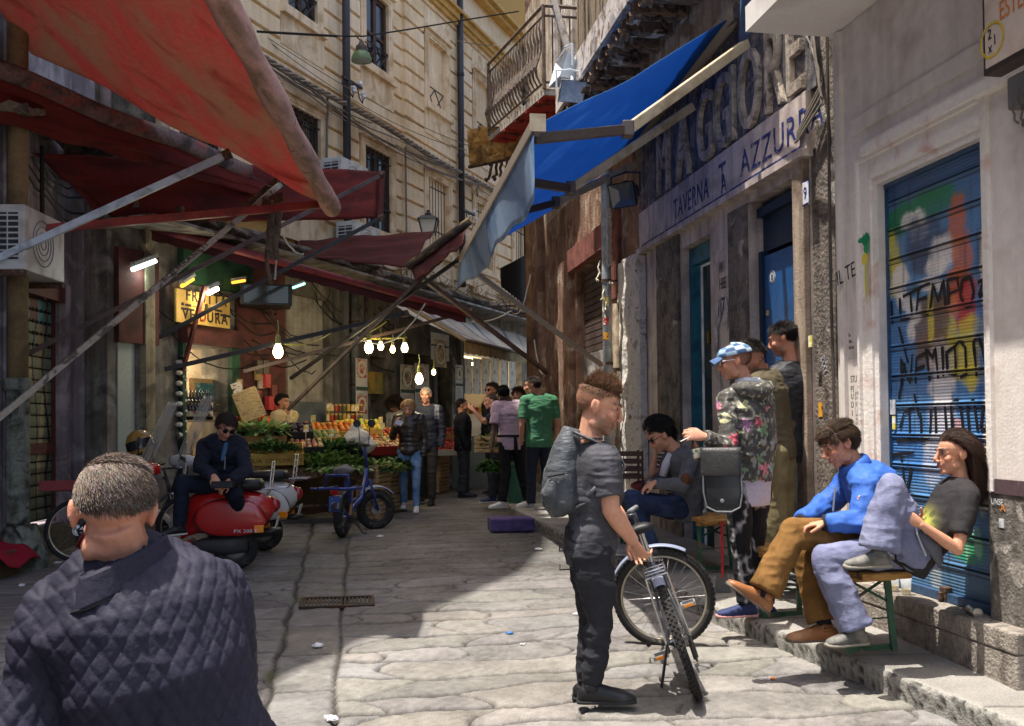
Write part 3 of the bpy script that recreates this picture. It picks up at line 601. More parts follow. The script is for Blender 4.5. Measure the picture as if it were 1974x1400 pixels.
def stroke(pts, w=.030, sc=1):
    """brush stroke on the shutter from pixel points"""
    P = [FR.px(x, y, -.06) for x, y in pts]; Q = []
    for i in range(len(P)-1):
        for k in range(5): Q.append((lerp(P[i][0], P[i+1][0], k/5), lerp(P[i][1], P[i+1][1], k/5)))
    Q.append(P[-1])
    vs = []
    for i, (u, z) in enumerate(Q):
        a = Q[max(0, i-1)]; b = Q[min(len(Q)-1, i+1)]; dx, dz = b[0]-a[0], b[1]-a[1]; l = math.hypot(dx, dz) or 1; h = w*(.75+.4*noise.noise((u*9, z*9, 1)))
        vs += [FR.p(u-dz/l*h/2, z+dx/l*h/2, -.0685), FR.p(u+dz/l*h/2, z-dx/l*h/2, -.0685)]
    mb.add(vs, [(2*i, 2*i+1, 2*i+3, 2*i+2) for i in range(len(Q)-1)])
for s_ in ([(1716, 580), (1718, 625)], [(1732, 575), (1734, 618), (1752, 612)], [(1738, 572), (1772, 555)], [(1752, 563), (1756, 612)], [(1790, 545), (1768, 556), (1764, 604), (1788, 606)], [(1765, 580), (1784, 572)],
           [(1790, 600), (1796, 548), (1806, 582), (1816, 540), (1820, 590)], [(1826, 590), (1824, 540), (1842, 536), (1846, 558), (1828, 566)], [(1858, 592), (1848, 570), (1852, 540), (1868, 534), (1874, 562), (1870, 588), (1858, 592)], [(1884, 570), (1900, 520)], [(1884, 572), (1912, 560)], [(1882, 545), (1910, 530)],
           [(1736, 745), (1734, 690), (1752, 740), (1756, 682)], [(1762, 740), (1764, 690), (1784, 680)], [(1764, 712), (1780, 706)], [(1790, 735), (1782, 672), (1796, 690), (1800, 670), (1806, 730)], [(1814, 668), (1816, 726)], [(1838, 668), (1822, 680), (1824, 720), (1842, 722)],
           [(1840, 720), (1838, 668), (1848, 656), (1858, 670), (1860, 722), (1848, 728)], [(1880, 726), (1874, 660), (1882, 646), (1892, 672), (1898, 720)], [(1904, 700), (1904, 650)],
           [(1732, 826), (1740, 796), (1760, 784)], [(1750, 790), (1752, 850)], [(1772, 796), (1774, 850), (1790, 842), (1792, 790)], [(1800, 782), (1802, 836)], [(1818, 776), (1822, 832)], [(1834, 834), (1830, 780), (1842, 770), (1850, 790), (1854, 830)], [(1866, 830), (1862, 786), (1874, 770), (1882, 830)], [(1888, 826), (1892, 780), (1902, 776), (1898, 830), (1888, 826)], [(1906, 820), (1904, 766)],
           [(1726, 850), (1770, 846)], [(1735, 880), (1742, 940)], [(1755, 900), (1745, 950), (1760, 955)], [(1700, 880), (1760, 872)], [(1730, 630), (1748, 700)], [(1742, 700), (1730, 770)], [(1760, 760), (1768, 800)]): stroke(s_)
mb.build('black_lettering', mat('black_spray', S(24, 24, 28), .6, var=.2), sh)
mb = MB(); mb.fb(FR, 5.24, 6.33, 3.10, 3.128, -.10, -.045); mb.fb(FR, 5.24, 6.33, .42, .47, -.10, -.03)
for q in (6.325,): mb.fb(FR, q-.012, q, .47, 3.10, -.08, -.05)
mb.build('rail', mat('shutter_rail', S(64, 92, 124), .5, var=.2, metal=.3), sh)
u_, z_ = FR.px(1828, 1150, -.06); mb = MB(); mb.fb(FR, u_-.03, u_+.03, z_-.05, z_+.06, -.07, -.02); mb.fb(FR, u_-.015, u_+.015, z_-.06, z_+.03, -.02, .0); mb.build('lock', m_rust, sh, bevel=.006)
u_, z_ = FR.px(1720, 785, -.06); mb = MB(); mb.fb(FR, u_-.035, u_+.035, z_-.05, z_+.05, -.066, -.058); mb.build('sticker', mat('sticker_white', S(206, 206, 206), .6, c2=S(140, 150, 170), s2=20), sh)
u_, z_ = FR.px(1723, 815, -.06); mb = MB(); mb.fb(FR, u_-.016, u_+.016, z_-.045, z_+.045, -.066, -.058); mb.build('sticker', mat('sticker_yellow', S(222, 204, 60), .6, c2=S(250, 250, 240), s2=20), sh)
mb = MB()                                             # green and yellow overspray on the door jamb
for px, py, rx, ry, c in ((1682, 462, 8, 12, S(10, 130, 80)), (1672, 464, 6, 5, S(20, 140, 90)), (1683, 480, 5, 10, S(40, 150, 90)), (1680, 500, 6, 12, S(222, 204, 70)), (1686, 540, 3, 40, S(200, 190, 90))):
    u, z = FR.px(px, py, 0); ru = abs(FR.px(px+rx, py)[0]-u); rz = abs(FR.px(px, py+ry)[1]-z); n = 22
    mb.add([FR.p(u+ru*math.cos(6.283*k/n)*(1+.5*noise.noise((k*.9, px, 0))), z+rz*math.sin(6.283*k/n)*(1+.5*noise.noise((k*.9, py, 3))), .0465+.0004*ry) for k in range(n)], [tuple(range(n))], c)
mb.build('overspray', mat('overspray', None, .8, var=.1), wall)
# writing on the plaster jamb
def wall_text(parent, body, px, py, h, fr=FR, w=.004, m=None, sx=1., name='writing', rot=0, ext=.001):
    u, z = fr.px(px, py, w); mt = m or mat('marker_ink', S(40, 38, 40), .7, var=.2)
    c, s_ = math.cos(rot), math.sin(rot); d = -1 if fr is FR else 1
    pl = lambda x, y, zz: fr.p(u+d*(x*c-y*s_)/fr.k, z+x*s_+y*c, w+zz)
    return text_mb(body, pl, h, sx, ext).build(name, mt, parent)
wall_text(wall, 'IL TE', 1614, 552, .155, w=.049, sx=.8, rot=.15); wall_text(wall, 'STU\nP1', 1640, 738, .07, w=.032, sx=.7); wall_text(wall, 'Io\nsto\ndove', 1636, 650, .045, w=.032, sx=.8); wall_text(wall, 'U\nD\n1', 1641, 770, .06, w=.032, sx=.8)
wall_text(wall, 'UNSE', 1911, 972, .05, w=.016, m=mat('sticker_white', 0), sx=.8); wall_text(wall, 'A', 1929, 985, .055, w=.016, m=mat('orange_ink', S(226, 140, 60), .6), sx=1)
u_, z_ = FR.px(1931, 1009, .014); mb = MB(); mb.fb(FR, u_-.02, u_+.02, z_-.025, z_+.025, .012, .016); mb.build('sticker', mat('sticker_white', 0), wall)
# light-box sign at the right edge
def sign_box():
    p = FR.p(4.55, 3.4, .22); th = thing('lightbox_sign', 'cream framed lightbox sign with orange letters and a round numbered emblem', 'sign', p)
    u1, z0 = FR.px(1893, 148, .30); mb = MB(); mb.fb(FR, u1-1.2, u1, z0, z0+1.0, .19, .292); mb.build('case', mat('sign_case', S(56, 48, 44), .5, var=.2), th, bevel=.006)
    mb = MB(); mb.fb(FR, u1-1.17, u1-.025, z0+.03, z0+.97, .292, .297); mb.build('panel', mat('sign_panel', S(206, 190, 176), .45, c2=S(184, 166, 150), s2=3, var=.04), th)
    def tx(body, px, py, h, m, sx=1.):
        u, z = FR.px(px, py, .299); text_mb(body, lambda x, y, zz: FR.p(u-x/FR.k, z+y, .2985+zz), h, sx, .001).build('lettering', m, th)
    tx('ESTER', 1926, 40, .135, mat('orange_letters', S(204, 122, 52), .5), .62)
    k = mat('black_ink', S(30, 28, 28), .5)
    for b, px, py in (('2', 1904, 78), ('1', 1914, 88), ('x', 1905, 104)): tx(b, px, py, .075, k, .8)
    u, z = FR.px(1912, 77, .299); mb = MB(); mb.torus(FR.p(u, z, .299), .085, (.008, .002), (FR.t, V((0, 0, 1)), FR.n), 28, 6); mb.build('emblem_ring', mat('emblem_yellow', S(196, 170, 60), .5), th)
sign_box()
def meter_cables():
    th = thing('cable_junction', 'tangle of old cables and a junction box under the lightbox sign', 'junction box', FR.p(4.9, 3.1, .05))
    u, z = FR.px(1955, 185, .05); mb = MB(); mb.fb(FR, u-.12, u+.03, z-.07, z+.1, .0, .07); mb.build('box', m_steel, th, bevel=.01)
    mb = MB()
    for k in range(9):
        a = FR.p(u+rnd(-.1, .05), z+rnd(0, .16), .06); b = FR.p(u+rnd(-.25, .02), z-rnd(.05, .16), .06); mb.tube(sag(a, b, rnd(.03, .12), 8, .012), .006, 5)
    mb.build('cables', m_wire, th)
meter_cables()
# --- Taverna front
tav = thing('tavern_building', 'old tavern front with carved marble sign, dark pillars and blue doorway', 'building', FR.p(9, .2))
DR = (7.45, 8.42, 0, 3.5); GD = (9.34, 10.2, 0, 3.41)
mb = MB(); wall_open(mb, FR, 7.27, 11.4, .1, 3.58, -.4, -.001, [DR, GD]); mb.build('wall', m_marble, tav)
mb = MB(); mb.fb(FR, 6.88, 7.27, .1, 5.2, -.4, -.02); mb.fb(FR, 8.42, 8.86, .1, 3.5, -.002, .012); mb.fb(FR, 10.2, 10.95, .1, 3.6, -.002, .03); mb.build('pillar', m_dark, tav)
mb = MB(); mb.fb(FR, 7.27, 7.45, .1, 3.62, 0, .06); mb.build('door_post', mat('sandstone_post', S(178, 160, 140), .8, c2=S(126, 108, 90), s2=4, var=.12, bump=.3, streak=S(90, 76, 64), sk=.6), tav, bevel=.01)
mb = MB(); mb.fb(FR, 7.2, 11.5, 3.58, 3.64, 0, .10); mb.fb(FR, 7.2, 11.5, 3.64, 4.09, -.3, .055); mb.build('name_strip', m_marble, tav)
mb = MB(); mb.fb(FR, 7.1, 11.5, 4.09, 5.15, -.3, .02); mb.fb(FR, 7.1, 11.5, 5.15, 5.3, -.3, .12); mb.build('sign_slab', m_slate, tav)
lt = mat('stone_letters', S(198, 184, 164), .7, c2=S(140, 128, 116), s2=9, c3=S(96, 90, 88), s3=5, t3=(.58, .66), var=.2, bump=.5, streak=S(84, 76, 70), sk=.6)
xs = [(1262, 'M'), (1300, 'A'), (1340, 'G'), (1372, 'G'), (1403, 'I'), (1420, 'O'), (1470, 'R'), (1512, 'E')]
for (px, ch) in xs:
    u = FR.px(px, 300, .07)[0]; text_mb(ch, lambda x, y, z: FR.p(u-x/FR.k, 4.13+y, .02+z), 1.02, .62 if ch not in 'MO' else .58, .024).build('raised_letter', lt, tav)
blue = mat("blue_lettering", S(40, 50, 104), .6, c2=S(150, 144, 152), s2=16, t2=(.56, .66))
def strip_text(b, px, h, sx, z=3.74):
    u = FR.px(px, 400, .06)[0]; text_mb(b, fplace(FR, u, z, .056, -1), h, sx, .002, spacing=1.12).build('blue_writing', blue, tav)
strip_text('TAVERNA', 1298, .31, .70); strip_text('AZZURRA', 1428, .33, .95); strip_text('T', 1386, .36, .8); strip_text('A', 1390, .25, .8, 3.70)
mb = MB(); mb.fb(FR, 7.3, 11.4, 3.66, 3.685, .055, .058); mb.build('blue_line', blue, tav)
# doorway interior and blue door
mb = MB(); mb.fb(FR, 7.4, 8.47, .1, 3.6, -1.6, -1.5); mb.fb(FR, 8.42, 8.5, .1, 3.6, -1.5, -.4); mb.fb(FR, 7.35, 7.45, .1, 3.6, -1.5, -.4); mb.fb(FR, 7.35, 8.5, 3.5, 3.6, -1.5, -.4); mb.build('room', m_darkin, tav)
bd = mat('blue_paint', S(18, 84, 140), .45, c2=S(14, 66, 116), s2=3, var=.08, bump=.1)
dk = mat('dark_blue_paint', S(20, 44, 66), .5, var=.12)
mb = MB(); mb.fb(FR, 7.46, 8.41, 3.05, 3.49, -.2, -.14); mb.fb(FR, 7.46, 8.41, 3.36, 3.44, -.14, -.08); mb.fb(FR, 8.35, 8.41, .15, 3.05, -.18, -.09); mb.build('transom', dk, tav)
door = MB(); door.fb(FR, 7.72, 8.34, .2, 3.0, -.15, -.11); o = door.build('door', bd, tav)
mb = MB()
mb.fb(FR, 7.47, 7.70, .2, 3.0, -.24, -.2)
for z0, z1 in ((.35, 1.3), (1.42, 2.85)): mb.fb(FR, 7.52, 7.66, z0, z1, -.2, -.19); 
mb.build('door_panel', dk, o)
u_, z_ = FR.px(1489, 534, -.11); mb = MB(); mb.lathe([(0, .003), (.055, .003), (.06, 0)], FR.p(u_, z_, -.11), (FR.t, V((0, 0, 1)), FR.n), 24); mb.build('round_sticker', mat('sticker_white', 0), o)
mb = MB(); mb.lathe([(.044, .0045), (.047, .0055), (.05, .0045)], FR.p(u_, z_, -.11), (FR.t, V((0, 0, 1)), FR.n), 24); mb.fb(FR, u_-.012, u_+.012, z_-.03, z_+.02, -.107, -.104); mb.build('sticker_print', m_blk, o)
u_, z_ = FR.px(1480, 604, -.11); mb = MB(); mb.fb(FR, u_-.022, u_+.022, z_-.02, z_+.025, -.11, -.106); mb.build('sticker', mat('sticker_mixed', S(210, 190, 120), .6, c2=S(190, 70, 60), s2=40), o)
# glazed teal door
tl = mat('teal_paint', S(44, 116, 132), .5, c2=S(30, 88, 104), s2=6, var=.1)
mb = MB(); mb.fb(FR, 10.12, 10.199, .1, 3.4, -.2, -.1); mb.fb(FR, 9.341, 10.12, 3.22, 3.4, -.2, -.1); mb.fb(FR, 9.341, 9.40, .1, 3.22, -.2, -.1); o = mb.build('glazed_door', tl, tav)
mb = MB(); mb.fb(FR, 9.42, 10.1, .15, 3.2, -.24, -.22); mb.build('pane', mat('dusty_glass', S(58, 62, 56), .22, c2=S(96, 92, 78), s2=1.5, var=.12, spec=.7), o)
mb = MB(); mb.fb(FR, 9.66, 9.70, .15, 3.2, -.22, -.19); mb.fb(FR, 9.44, 9.48, .2, 2.9, -.22, -.20); mb.build('brass_bar', mat('brass', S(160, 130, 60), .4, metal=.5), o)
mb = MB(); u_, z_ = FR.px(1362, 650, -.18); mb.fb(FR, u_-.02, u_+.02, z_-.06, z_+.06, -.215, -.19); mb.build('lock', mat('brass', 0), o)
wall_text(tav, 'W\nHBE', 1386, 528, .16, w=.016, sx=.6, name='graffiti'); wall_text(tav, 'i 7', 1384, 612, .26, w=.016, sx=.7, name='graffiti')
mb = MB()
for px, py, rx, ry in ((1384, 600, 8, 30), (1398, 606, 10, 30), (1380, 650, 6, 40), (1392, 690, 12, 20), (1386, 770, 7, 60)):
    u, z = FR.px(px, py, .014); mb.add([FR.p(u+.008*rx*math.cos(k)*(1+.4*noise.noise((k, px, 1)))*.9, z+.005*ry*math.sin(k)*(1+.4*noise.noise((k*2, py, 1))), .0142) for k in [6.283*i/18 for i in range(18)]], [tuple(range(18))])
mb.build('torn_poster', mat('torn_paper', S(206, 200, 194), .9, c2=S(160, 150, 144), s2=9), tav)
# house number
u_, z_ = FR.px(1553, 372, .065); th = thing('house_number', 'small oval white house number plate reading 9 beside the tavern door', 'house number', FR.p(u_, z_-.1, .06))
mb = MB(); mb.fb(FR, u_-.045, u_+.045, z_-.085, z_+.085, .06, .068); mb.build('plate', mat('enamel', S(226, 226, 230), .3), th, bevel=.01)
mb = MB(); mb.fb(FR, u_-.056, u_+.056, z_-.097, z_+.097, .060, .064); mb.build('rim', blue, th)
text_mb('9', lambda x, y, z: FR.p(u_-x/FR.k, z_-.045+y, .069+z), .13, .9, .001, 'CENTER').build('digit', blue, th)
wires = MB()
for k in range(4): wires.tube(sag(FR.p(7.15+.02*k, 4.9-.1*k, .05), FR.p(6.95+.01*k, 3.9+.05*k, .05), -.03, 8, .01)+[FR.p(7.3, 3.72+.02*k, .08)], .011, 5)
for k in range(2): wires.tube([FR.p(6.9, .8, .02), FR.p(6.91, 2.5, .03), FR.p(6.9, 4.4, .03)], .012, 5)
wires.build('loose_cables', m_wire, tav)
mb = MB()
for k in range(3): mb.fb(FR, 6.87+rnd(0, .05), 7.02+rnd(0, .05), rnd(1.3, 3), rnd(3.05, 3.3), -.02, -.012)
wall_text(tav, 'EXXY', 1582, 690, .09, w=-.016, m=mat('sticker_white', 0), sx=.6, rot=-1.2, name='graffiti')
u_, z_ = FR.px(1562, 658, .062); mb = MB(); mb.fb(FR, u_-.03, u_+.03, z_-.045, z_+.045, .058, .064); mb.build('sticker', mat('sticker_yellow', 0), tav)
u_, z_ = FR.px(1582, 790, -.018); mb = MB(); mb.fb(FR, u_-.03, u_+.03, z_-.055, z_+.055, -.021, -.015); mb.build('sticker', mat('sticker_orange', S(226, 160, 50), .6, c2=S(60, 40, 40), s2=25, t2=(.55, .6)), tav)
# --- brown building beyond
bb = thing('brown_building', 'crumbling brown building with closed shutter, white rendered pier and balcony wall', 'building', FR.p(15, .2))
SB = (13.25, 15.05, 0, 3.95)
mb = MB(); wall_open(mb, FR, 11.4, 19.3, 0, 5.2, -.4, 0, [SB]); mb.fb(FR, 19.28, 19.3, 0, 12, -6, 0)
mb.build('wall', m_brown, bb)
mb = MB(); mb.fb(FR, 6.9, 11.5, 5.3, 6.6, -.4, -.02); mb.fb(FR, 11.5, 12.6, 5.2, 8.2, -.4, 0); mb.fb(FR, 12.6, 19.3, 5.2, 10, -.4, -.001); mb.build('upper_wall', mat('upper_plaster', S(176, 160, 142), .9, c2=S(134, 116, 98), s2=2, c3=S(200, 190, 176), s3=3, var=.15, bump=.5, streak=S(90, 76, 66), sk=.6), bb)
mb = MB(); mb.sheet(lambda a, b: FR.p(lerp(11.42, 12.35, a), lerp(.1, 3.6, b), .13+.04*fbm((a*3, b*10, 2), 1., 3)-.05*(abs(a-.5)*2)**4), 24, 70); mb.fb(FR, 11.43, 12.34, .1, 3.57, 0, .09); mb.build('rendered_pier', m_paint_col, bb)
mb = MB()
for k in range(13): mb.fb(FR, 13.27, 15.03, 2.62+k*.105, 2.62+k*.105+.088, -.16, -.12); 
mb.fb(FR, 13.26, 15.04, .1, 3.95, -.2, -.16); mb.build('shutter', mat('brown_shutter', S(92, 76, 70), .6, c2=S(70, 54, 50), s2=3, var=.15, streak=S(50, 42, 40), sk=.6), bb)
mb = MB(); mb.fb(FR, 13.26, 15.04, .1, 2.6, -.16, -.10); mb.build('patched_board', mat('patched_plaster', S(146, 142, 138), .9, c2=S(100, 96, 92), s2=1.5, t2=(.5, .53), c3=S(176, 172, 168), s3=1.1, var=.1), bb)
mb = MB(); mb.fb(FR, 12.9, 15.2, 3.95, 4.3, 0, .12); mb.fb(FR, 12.45, 12.95, 3.2, 4.4, 0, .05); mb.build('red_beam', mat('faded_red', S(140, 84, 74), .85, c2=S(104, 60, 54), s2=5, var=.15, bump=.3, streak=S(80, 50, 46), sk=.5), bb)
mb = MB(); mb.fb(FR, 15.2, 16.0, .1, 4.2, 0, .10); mb.fb(FR, 17.6, 18.6, .1, 6, 0, .12); mb.build('pilaster', m_brown, bb)
mb = MB(); mb.fb(FR, 13.5, 14.9, 4.4, 5.15, -.3, -.05); mb.build('dark_window', m_darkin, bb)
wall_text(bb, 'N\nS', 1068, 756, .34, w=.01, sx=1., name='graffiti'); wall_text(bb, 'XK', 1092, 700, .3, w=.01, sx=.8, name='graffiti', m=mat('faded_ink', S(90, 74, 70), .8))
def pipe(name, label, px, z0, z1, w, r, m, fr=FR, clips=()):
    u = fr.px(px, 600, w)[0]; th = thing(name, label, 'pipe', fr.p(u, z0, w)); mb = MB(); mb.tube([fr.p(u, z0, w), fr.p(u, (z0+z1)/2, w), fr.p(u, z1, w)], r, 12); mb.build('pipe', m, th, smooth=True)
    mb = MB()
    for z in clips: mb.lathe([(r*1.02, -.02), (r*1.18, -.02), (r*1.18, .02), (r*1.02, .02)], fr.p(u, z, w), None, 12); mb.beam(fr.p(u, z, 0), fr.p(u, z, w), .02, .02)
    if clips: mb.build('clip', m_rust, th)
    return th, u
gp, u_ = pipe('drain_pipe', 'tall light grey drainpipe with stickers beside white rendered pier', 1170, .3, 6.2, .22, .062, mat('grey_pvc', S(160, 168, 170), .5, c2=S(126, 130, 130), s2=6, var=.06), clips=(1.2, 2.3, 3.4))
for z, c, n in ((3.12, 'sticker_yellow', .055), (2.86, 'sticker_red', .05), (2.66, 'sticker_orange', .05), (1.95, 'sticker_yellow', .03), (1.5, 'sticker_white', .05)):
    mat('sticker_red', S(196, 50, 48), .5, c2=S(230, 220, 216), s2=16, t2=(.55, .6)); mb = MB(); p = FR.p(u_, z, .22); n_ = V((-.35, -.93, 0)); t = V((.93, -.35, 0))
    mb.sheet(lambda a, b: p+V((math.cos(4.35+(a-.5)*1.3), math.sin(4.35+(a-.5)*1.3), 0))*.0645+V((0, 0, (b-.5)*2*n)), 8, 2); mb.build('sticker', mat(c, 0), gp)
pipe('drain_pipe', 'thin rusty tan pipe running up beside the grey drainpipe', 1187, .3, 3.05, .2, .04, mat('tan_pipe', S(150, 136, 112), .7, c2=S(110, 90, 70), s2=6, streak=S(96, 70, 50), sk=.5), clips=(.9, 2.2))
pipe('drain_pipe', 'brown stained drainpipe on the far corner of the brown building', 1024, .3, 6.5, .12, .1, mat('brown_pipe', S(134, 98, 62), .8, c2=S(90, 62, 44), s2=3, var=.15))
rp = thing('wire_coil', 'tangle of knotted cream wire hanging on the white rendered pier', 'wire', FR.p(12.3, 3.2, .2))
mb = MB(); b0 = FR.p(12.35, 4.35, .2)
for k in range(3): mb.tube([b0+V((.03*math.sin(i*1.3+k*2), -.02*math.cos(i*1.7+k), -.07*i)) for i in range(12)], .016, 5)
for k in range(6): mb.tube(sag(FR.p(12.5, 3.62, .2)+V((rnd(-.1, .1), 0, rnd(-.1, .1))), FR.p(12.3, 3.3+rnd(-.5, .2), .24)+V((rnd(-.2, .2), 0, 0)), .08, 7, .02), .012, 5)
mb.build('wire', mat('cream_wire', S(196, 186, 166), .7), rp)
# ---------------------------------------------------------------- upper right: balconies, floodlights, blue awning
def iron_balcony():
    zt = 6.78; C = D(1049, 164, 14.6); Lc = D(943, 255, 17.0); C.z = Lc.z = zt; W1 = FR.p(14.7, zt, 0); W2 = FR.p(17.4, zt, 0)
    th = thing('iron_balcony', 'wrought iron balcony with red underside and curved balusters', 'balcony', (C+Lc)/2)
    mb = MB(); dn = V((0, 0, -.10)); mb.prism([C, Lc, W2, W1], dn); mb.build('slab', mat('balcony_edge', S(182, 172, 162), .8, c2=S(120, 108, 98), s2=5), th)
    mb = MB(); k = .97; cc = (C+Lc+W1+W2)/4; mb.prism([cc+(p-cc)*k+V((0, 0, -.101)) for p in (C, Lc, W2, W1)], V((0, 0, -.02)))
    for i in range(5): a = C.lerp(Lc, i/5+.1); b = W1.lerp(W2, i/5+.1); mb.beam(a+V((0, 0, -.13)), b+V((0, 0, -.13)), .09, .03)
    mb.build('red_underside', mat('red_soffit', S(176, 62, 48), .85, c2=S(70, 24, 22), s2=3, t2=(.5, .6), var=.25), th)
    h = 1.32; ir = mat('balcony_iron', S(112, 98, 86), .7, c2=S(74, 60, 52), s2=10, var=.2); mb = MB()
    for a, b in ((C, Lc), (C, W1)):
        for z, r in ((h, .03), (h-.16, .02), (.1, .02)): mb.tube([a+V((0, 0, z)), b+V((0, 0, z))], r, 6)
    for p in (C, Lc): mb.tube([p, p+V((0, 0, h))], .03, 6)
    mb.build('rail', ir, th); mb = MB(); n = 20; d = (Lc-C); out = V((-d.y, d.x, 0)).normalized(); out = out if out.x < 0 else -out
    for i in range(1, n):
        p = C.lerp(Lc, i/n); mb.tube([p+out*o+V((0, 0, z)) for z, o in ((.1, 0), (.22, .07), (.36, .10), (.5, .05), (.64, .0), (.85, -.01), (1.0, .02), (1.16, 0))], [.012, .016, .03, .026, .016, .024, .016, .011], 6)
    for i in range(1, 4):
        p = C.lerp(W1, i/4); mb.tube([p+V((0, 0, .1)), p+V((0, 0, 1.16))], .014, 5)
    mb.build('balusters', ir, th)
    mb = MB()
    mb.fb(FR, 14.9, 15.5, 6.78, 9.6, -.0, .05); mb.tube([FR.p(15.9, 6.8, .1), FR.p(15.9, 10, .1)], .09, 10); mb.build('white_pier', mat('white_pier', S(206, 200, 192), .85, c2=S(150, 140, 128), s2=4, bump=.4), th)
    mb = MB()
    for k in range(5): mb.tube([FR.p(14.75-.05*k, 6.9, .35)+V((.08*k, 0, .0)), FR.p(14.75, 7.4+.1*k, .3)+V((rnd(-.1, .1), 0, 0)), FR.p(14.8, 7.8+.1*k, .3)+V((rnd(-.1, .25), 0, 0))], .014, 5)
    mb.tube([FR.p(14.72, 8.3, .42), FR.p(14.62, 6.9, .05)], .06, 8); mb.build('prop', mat('white_pier', 0), th)
iron_balcony()
slw = thing('slatted_screen', 'weathered grey wooden plank screen on the upper floor beside the balcony', 'screen', FR.p(13.5, 5.6, 0)); mb = MB(); u = 12.5
while u < 14.6: mb.fb(FR, u, u+.07, 5.6, 9.6, 0, .03+rnd(0, .05)); u += .078
mb.build('planks', mat('grey_planks', S(150, 136, 116), .85, c2=S(92, 78, 64), s2=5, stretch=(8, 8, .6), var=.2, bump=.3), slw)
def rusty_balcony():
    th = thing('rusty_balcony', 'decayed balcony with white edge and rusty iron beams under it', 'balcony', FR.p(11, 6, .3)); zt = 6.0
    mb = MB(); mb.fb(FR, 7.6, 13.4, zt, zt+.12, 0, .62); mb.fb(FR, 7.6, 13.4, zt-.06, zt+.3, .62, .67); mb.build('slab', mat('pale_slab', S(206, 200, 196), .85, c2=S(150, 146, 150), s2=4, c3=S(120, 100, 84), s3=6, var=.1), th)
    i = 0; mb = MB(); u = 7.75
    while u < 13.3:
        mb.fb(FR, u, u+.09, zt-.16, zt, .02, .60); mb.fb(FR, u-.03, u+.12, zt-.19, zt-.16, .02, .60); u += .42
        mb.lathe([(.05, -.05), (.075, -.03), (.05, 0), (.07, .04), (.06, .09)], FR.p(u-.37, zt-.2, .56), (FR.t, V((0, 0, 1)), FR.n), 10)
    mb.build('beams', mat('flaking_iron', S(146, 118, 94), .8, c2=S(76, 58, 48), s2=8, c3=S(206, 198, 188), s3=5, t3=(.56, .64), var=.3, bump=.5), th)
    mb = MB(); mb.fb(FR, 8.6, 9.4, zt-.012, zt-.004, .05, .6); mb.fb(FR, 10.4, 11.2, zt-.012, zt-.004, .05, .6); mb.build('flaking_paint', mat('blue_flakes', S(110, 150, 190), .8, c2=S(200, 196, 190), s2=4), th)
    for k in range(6): u = 8+.9*k; mb = MB(); mb.tube([FR.p(u+.15*math.cos(t*.6), zt-.25+.06*math.sin(t*.9), .2+.05*t) for t in range(9)], .022, 6); mb.build('scroll_bracket', m_rust, th)
rusty_balcony()
def floodlight(label, c, d, s, body, face, name='floodlight'):
    """housing facing direction d"""
    d = V(d).normalized(); r = d.cross(V((0, 0, 1))).normalized(); u = r.cross(d); th = thing(name, label, 'floodlight', V(c))
    c = V(c); P = [c+d*.10*s+r*(sx*.2*s)+u*(sz*.17*s) for sx, sz in ((-1, -1), (1, -1), (1, 1), (-1, 1))]; Q = [c-d*.10*s+r*(sx*.13*s)+u*(sz*.10*s) for sx, sz in ((-1, -1), (1, -1), (1, 1), (-1, 1))]
    mb = MB(); mb.add(P+Q, [(7, 6, 5, 4), (0, 1, 5, 4), (1, 2, 6, 5), (2, 3, 7, 6), (3, 0, 4, 7)]); mb.obox(c-d*.15*s, r*.11*s, d*.05*s, u*.08*s)
    for k in range(5): mb.obox(c-d*.04*s+u*(.145-.0*k)*s, r*.008*s, d*.06*s, u*.03*s) if k == 2 else None
    mb.build('housing', body, th, fix=True, bevel=.006)
    mb = MB(); n = [c+d*.102*s+(p-c-d*.10*s)*.93 for p in P]; mb.add(n+[c+d*.04*s+(p-c-d*.10*s)*.4 for p in P], [(0, 1, 5, 4), (1, 2, 6, 5), (2, 3, 7, 6), (3, 0, 4, 7), (4, 5, 6, 7)]); mb.build('reflector', face, th)
    mb = MB(); a = c+r*.225*s; mb.tube([a, a-u*.0+V((0, 0, .26*s)), c+V((0, 0, .3*s)), c-r*.225*s+V((0, 0, .26*s)), c-r*.225*s], .014*s, 6); mb.build('bracket', body, th)
floodlight('black square floodlight hung under the blue awning by the tavern sign', D(1206, 374, 9.2), (-.55, -.75, -.35), .72, mat('flood_black', S(28, 30, 34), .4, var=.1), mat('flood_reflector', S(84, 88, 92), .2, spec=.8))
fg = mat('flood_grey', S(196, 204, 210), .45, var=.05)
floodlight('pale grey floodlight aimed upward beside the balcony underside', D(1090, 140, 12.2), (-.9, -.3, .3), 1.1, fg, mat('flood_lens', S(220, 226, 232), .2))
floodlight('pale grey floodlight tilted down below its twin at the balcony', D(1100, 172, 11.9), (.2, -.7, -.6), .85, fg, mat('flood_lens', 0))
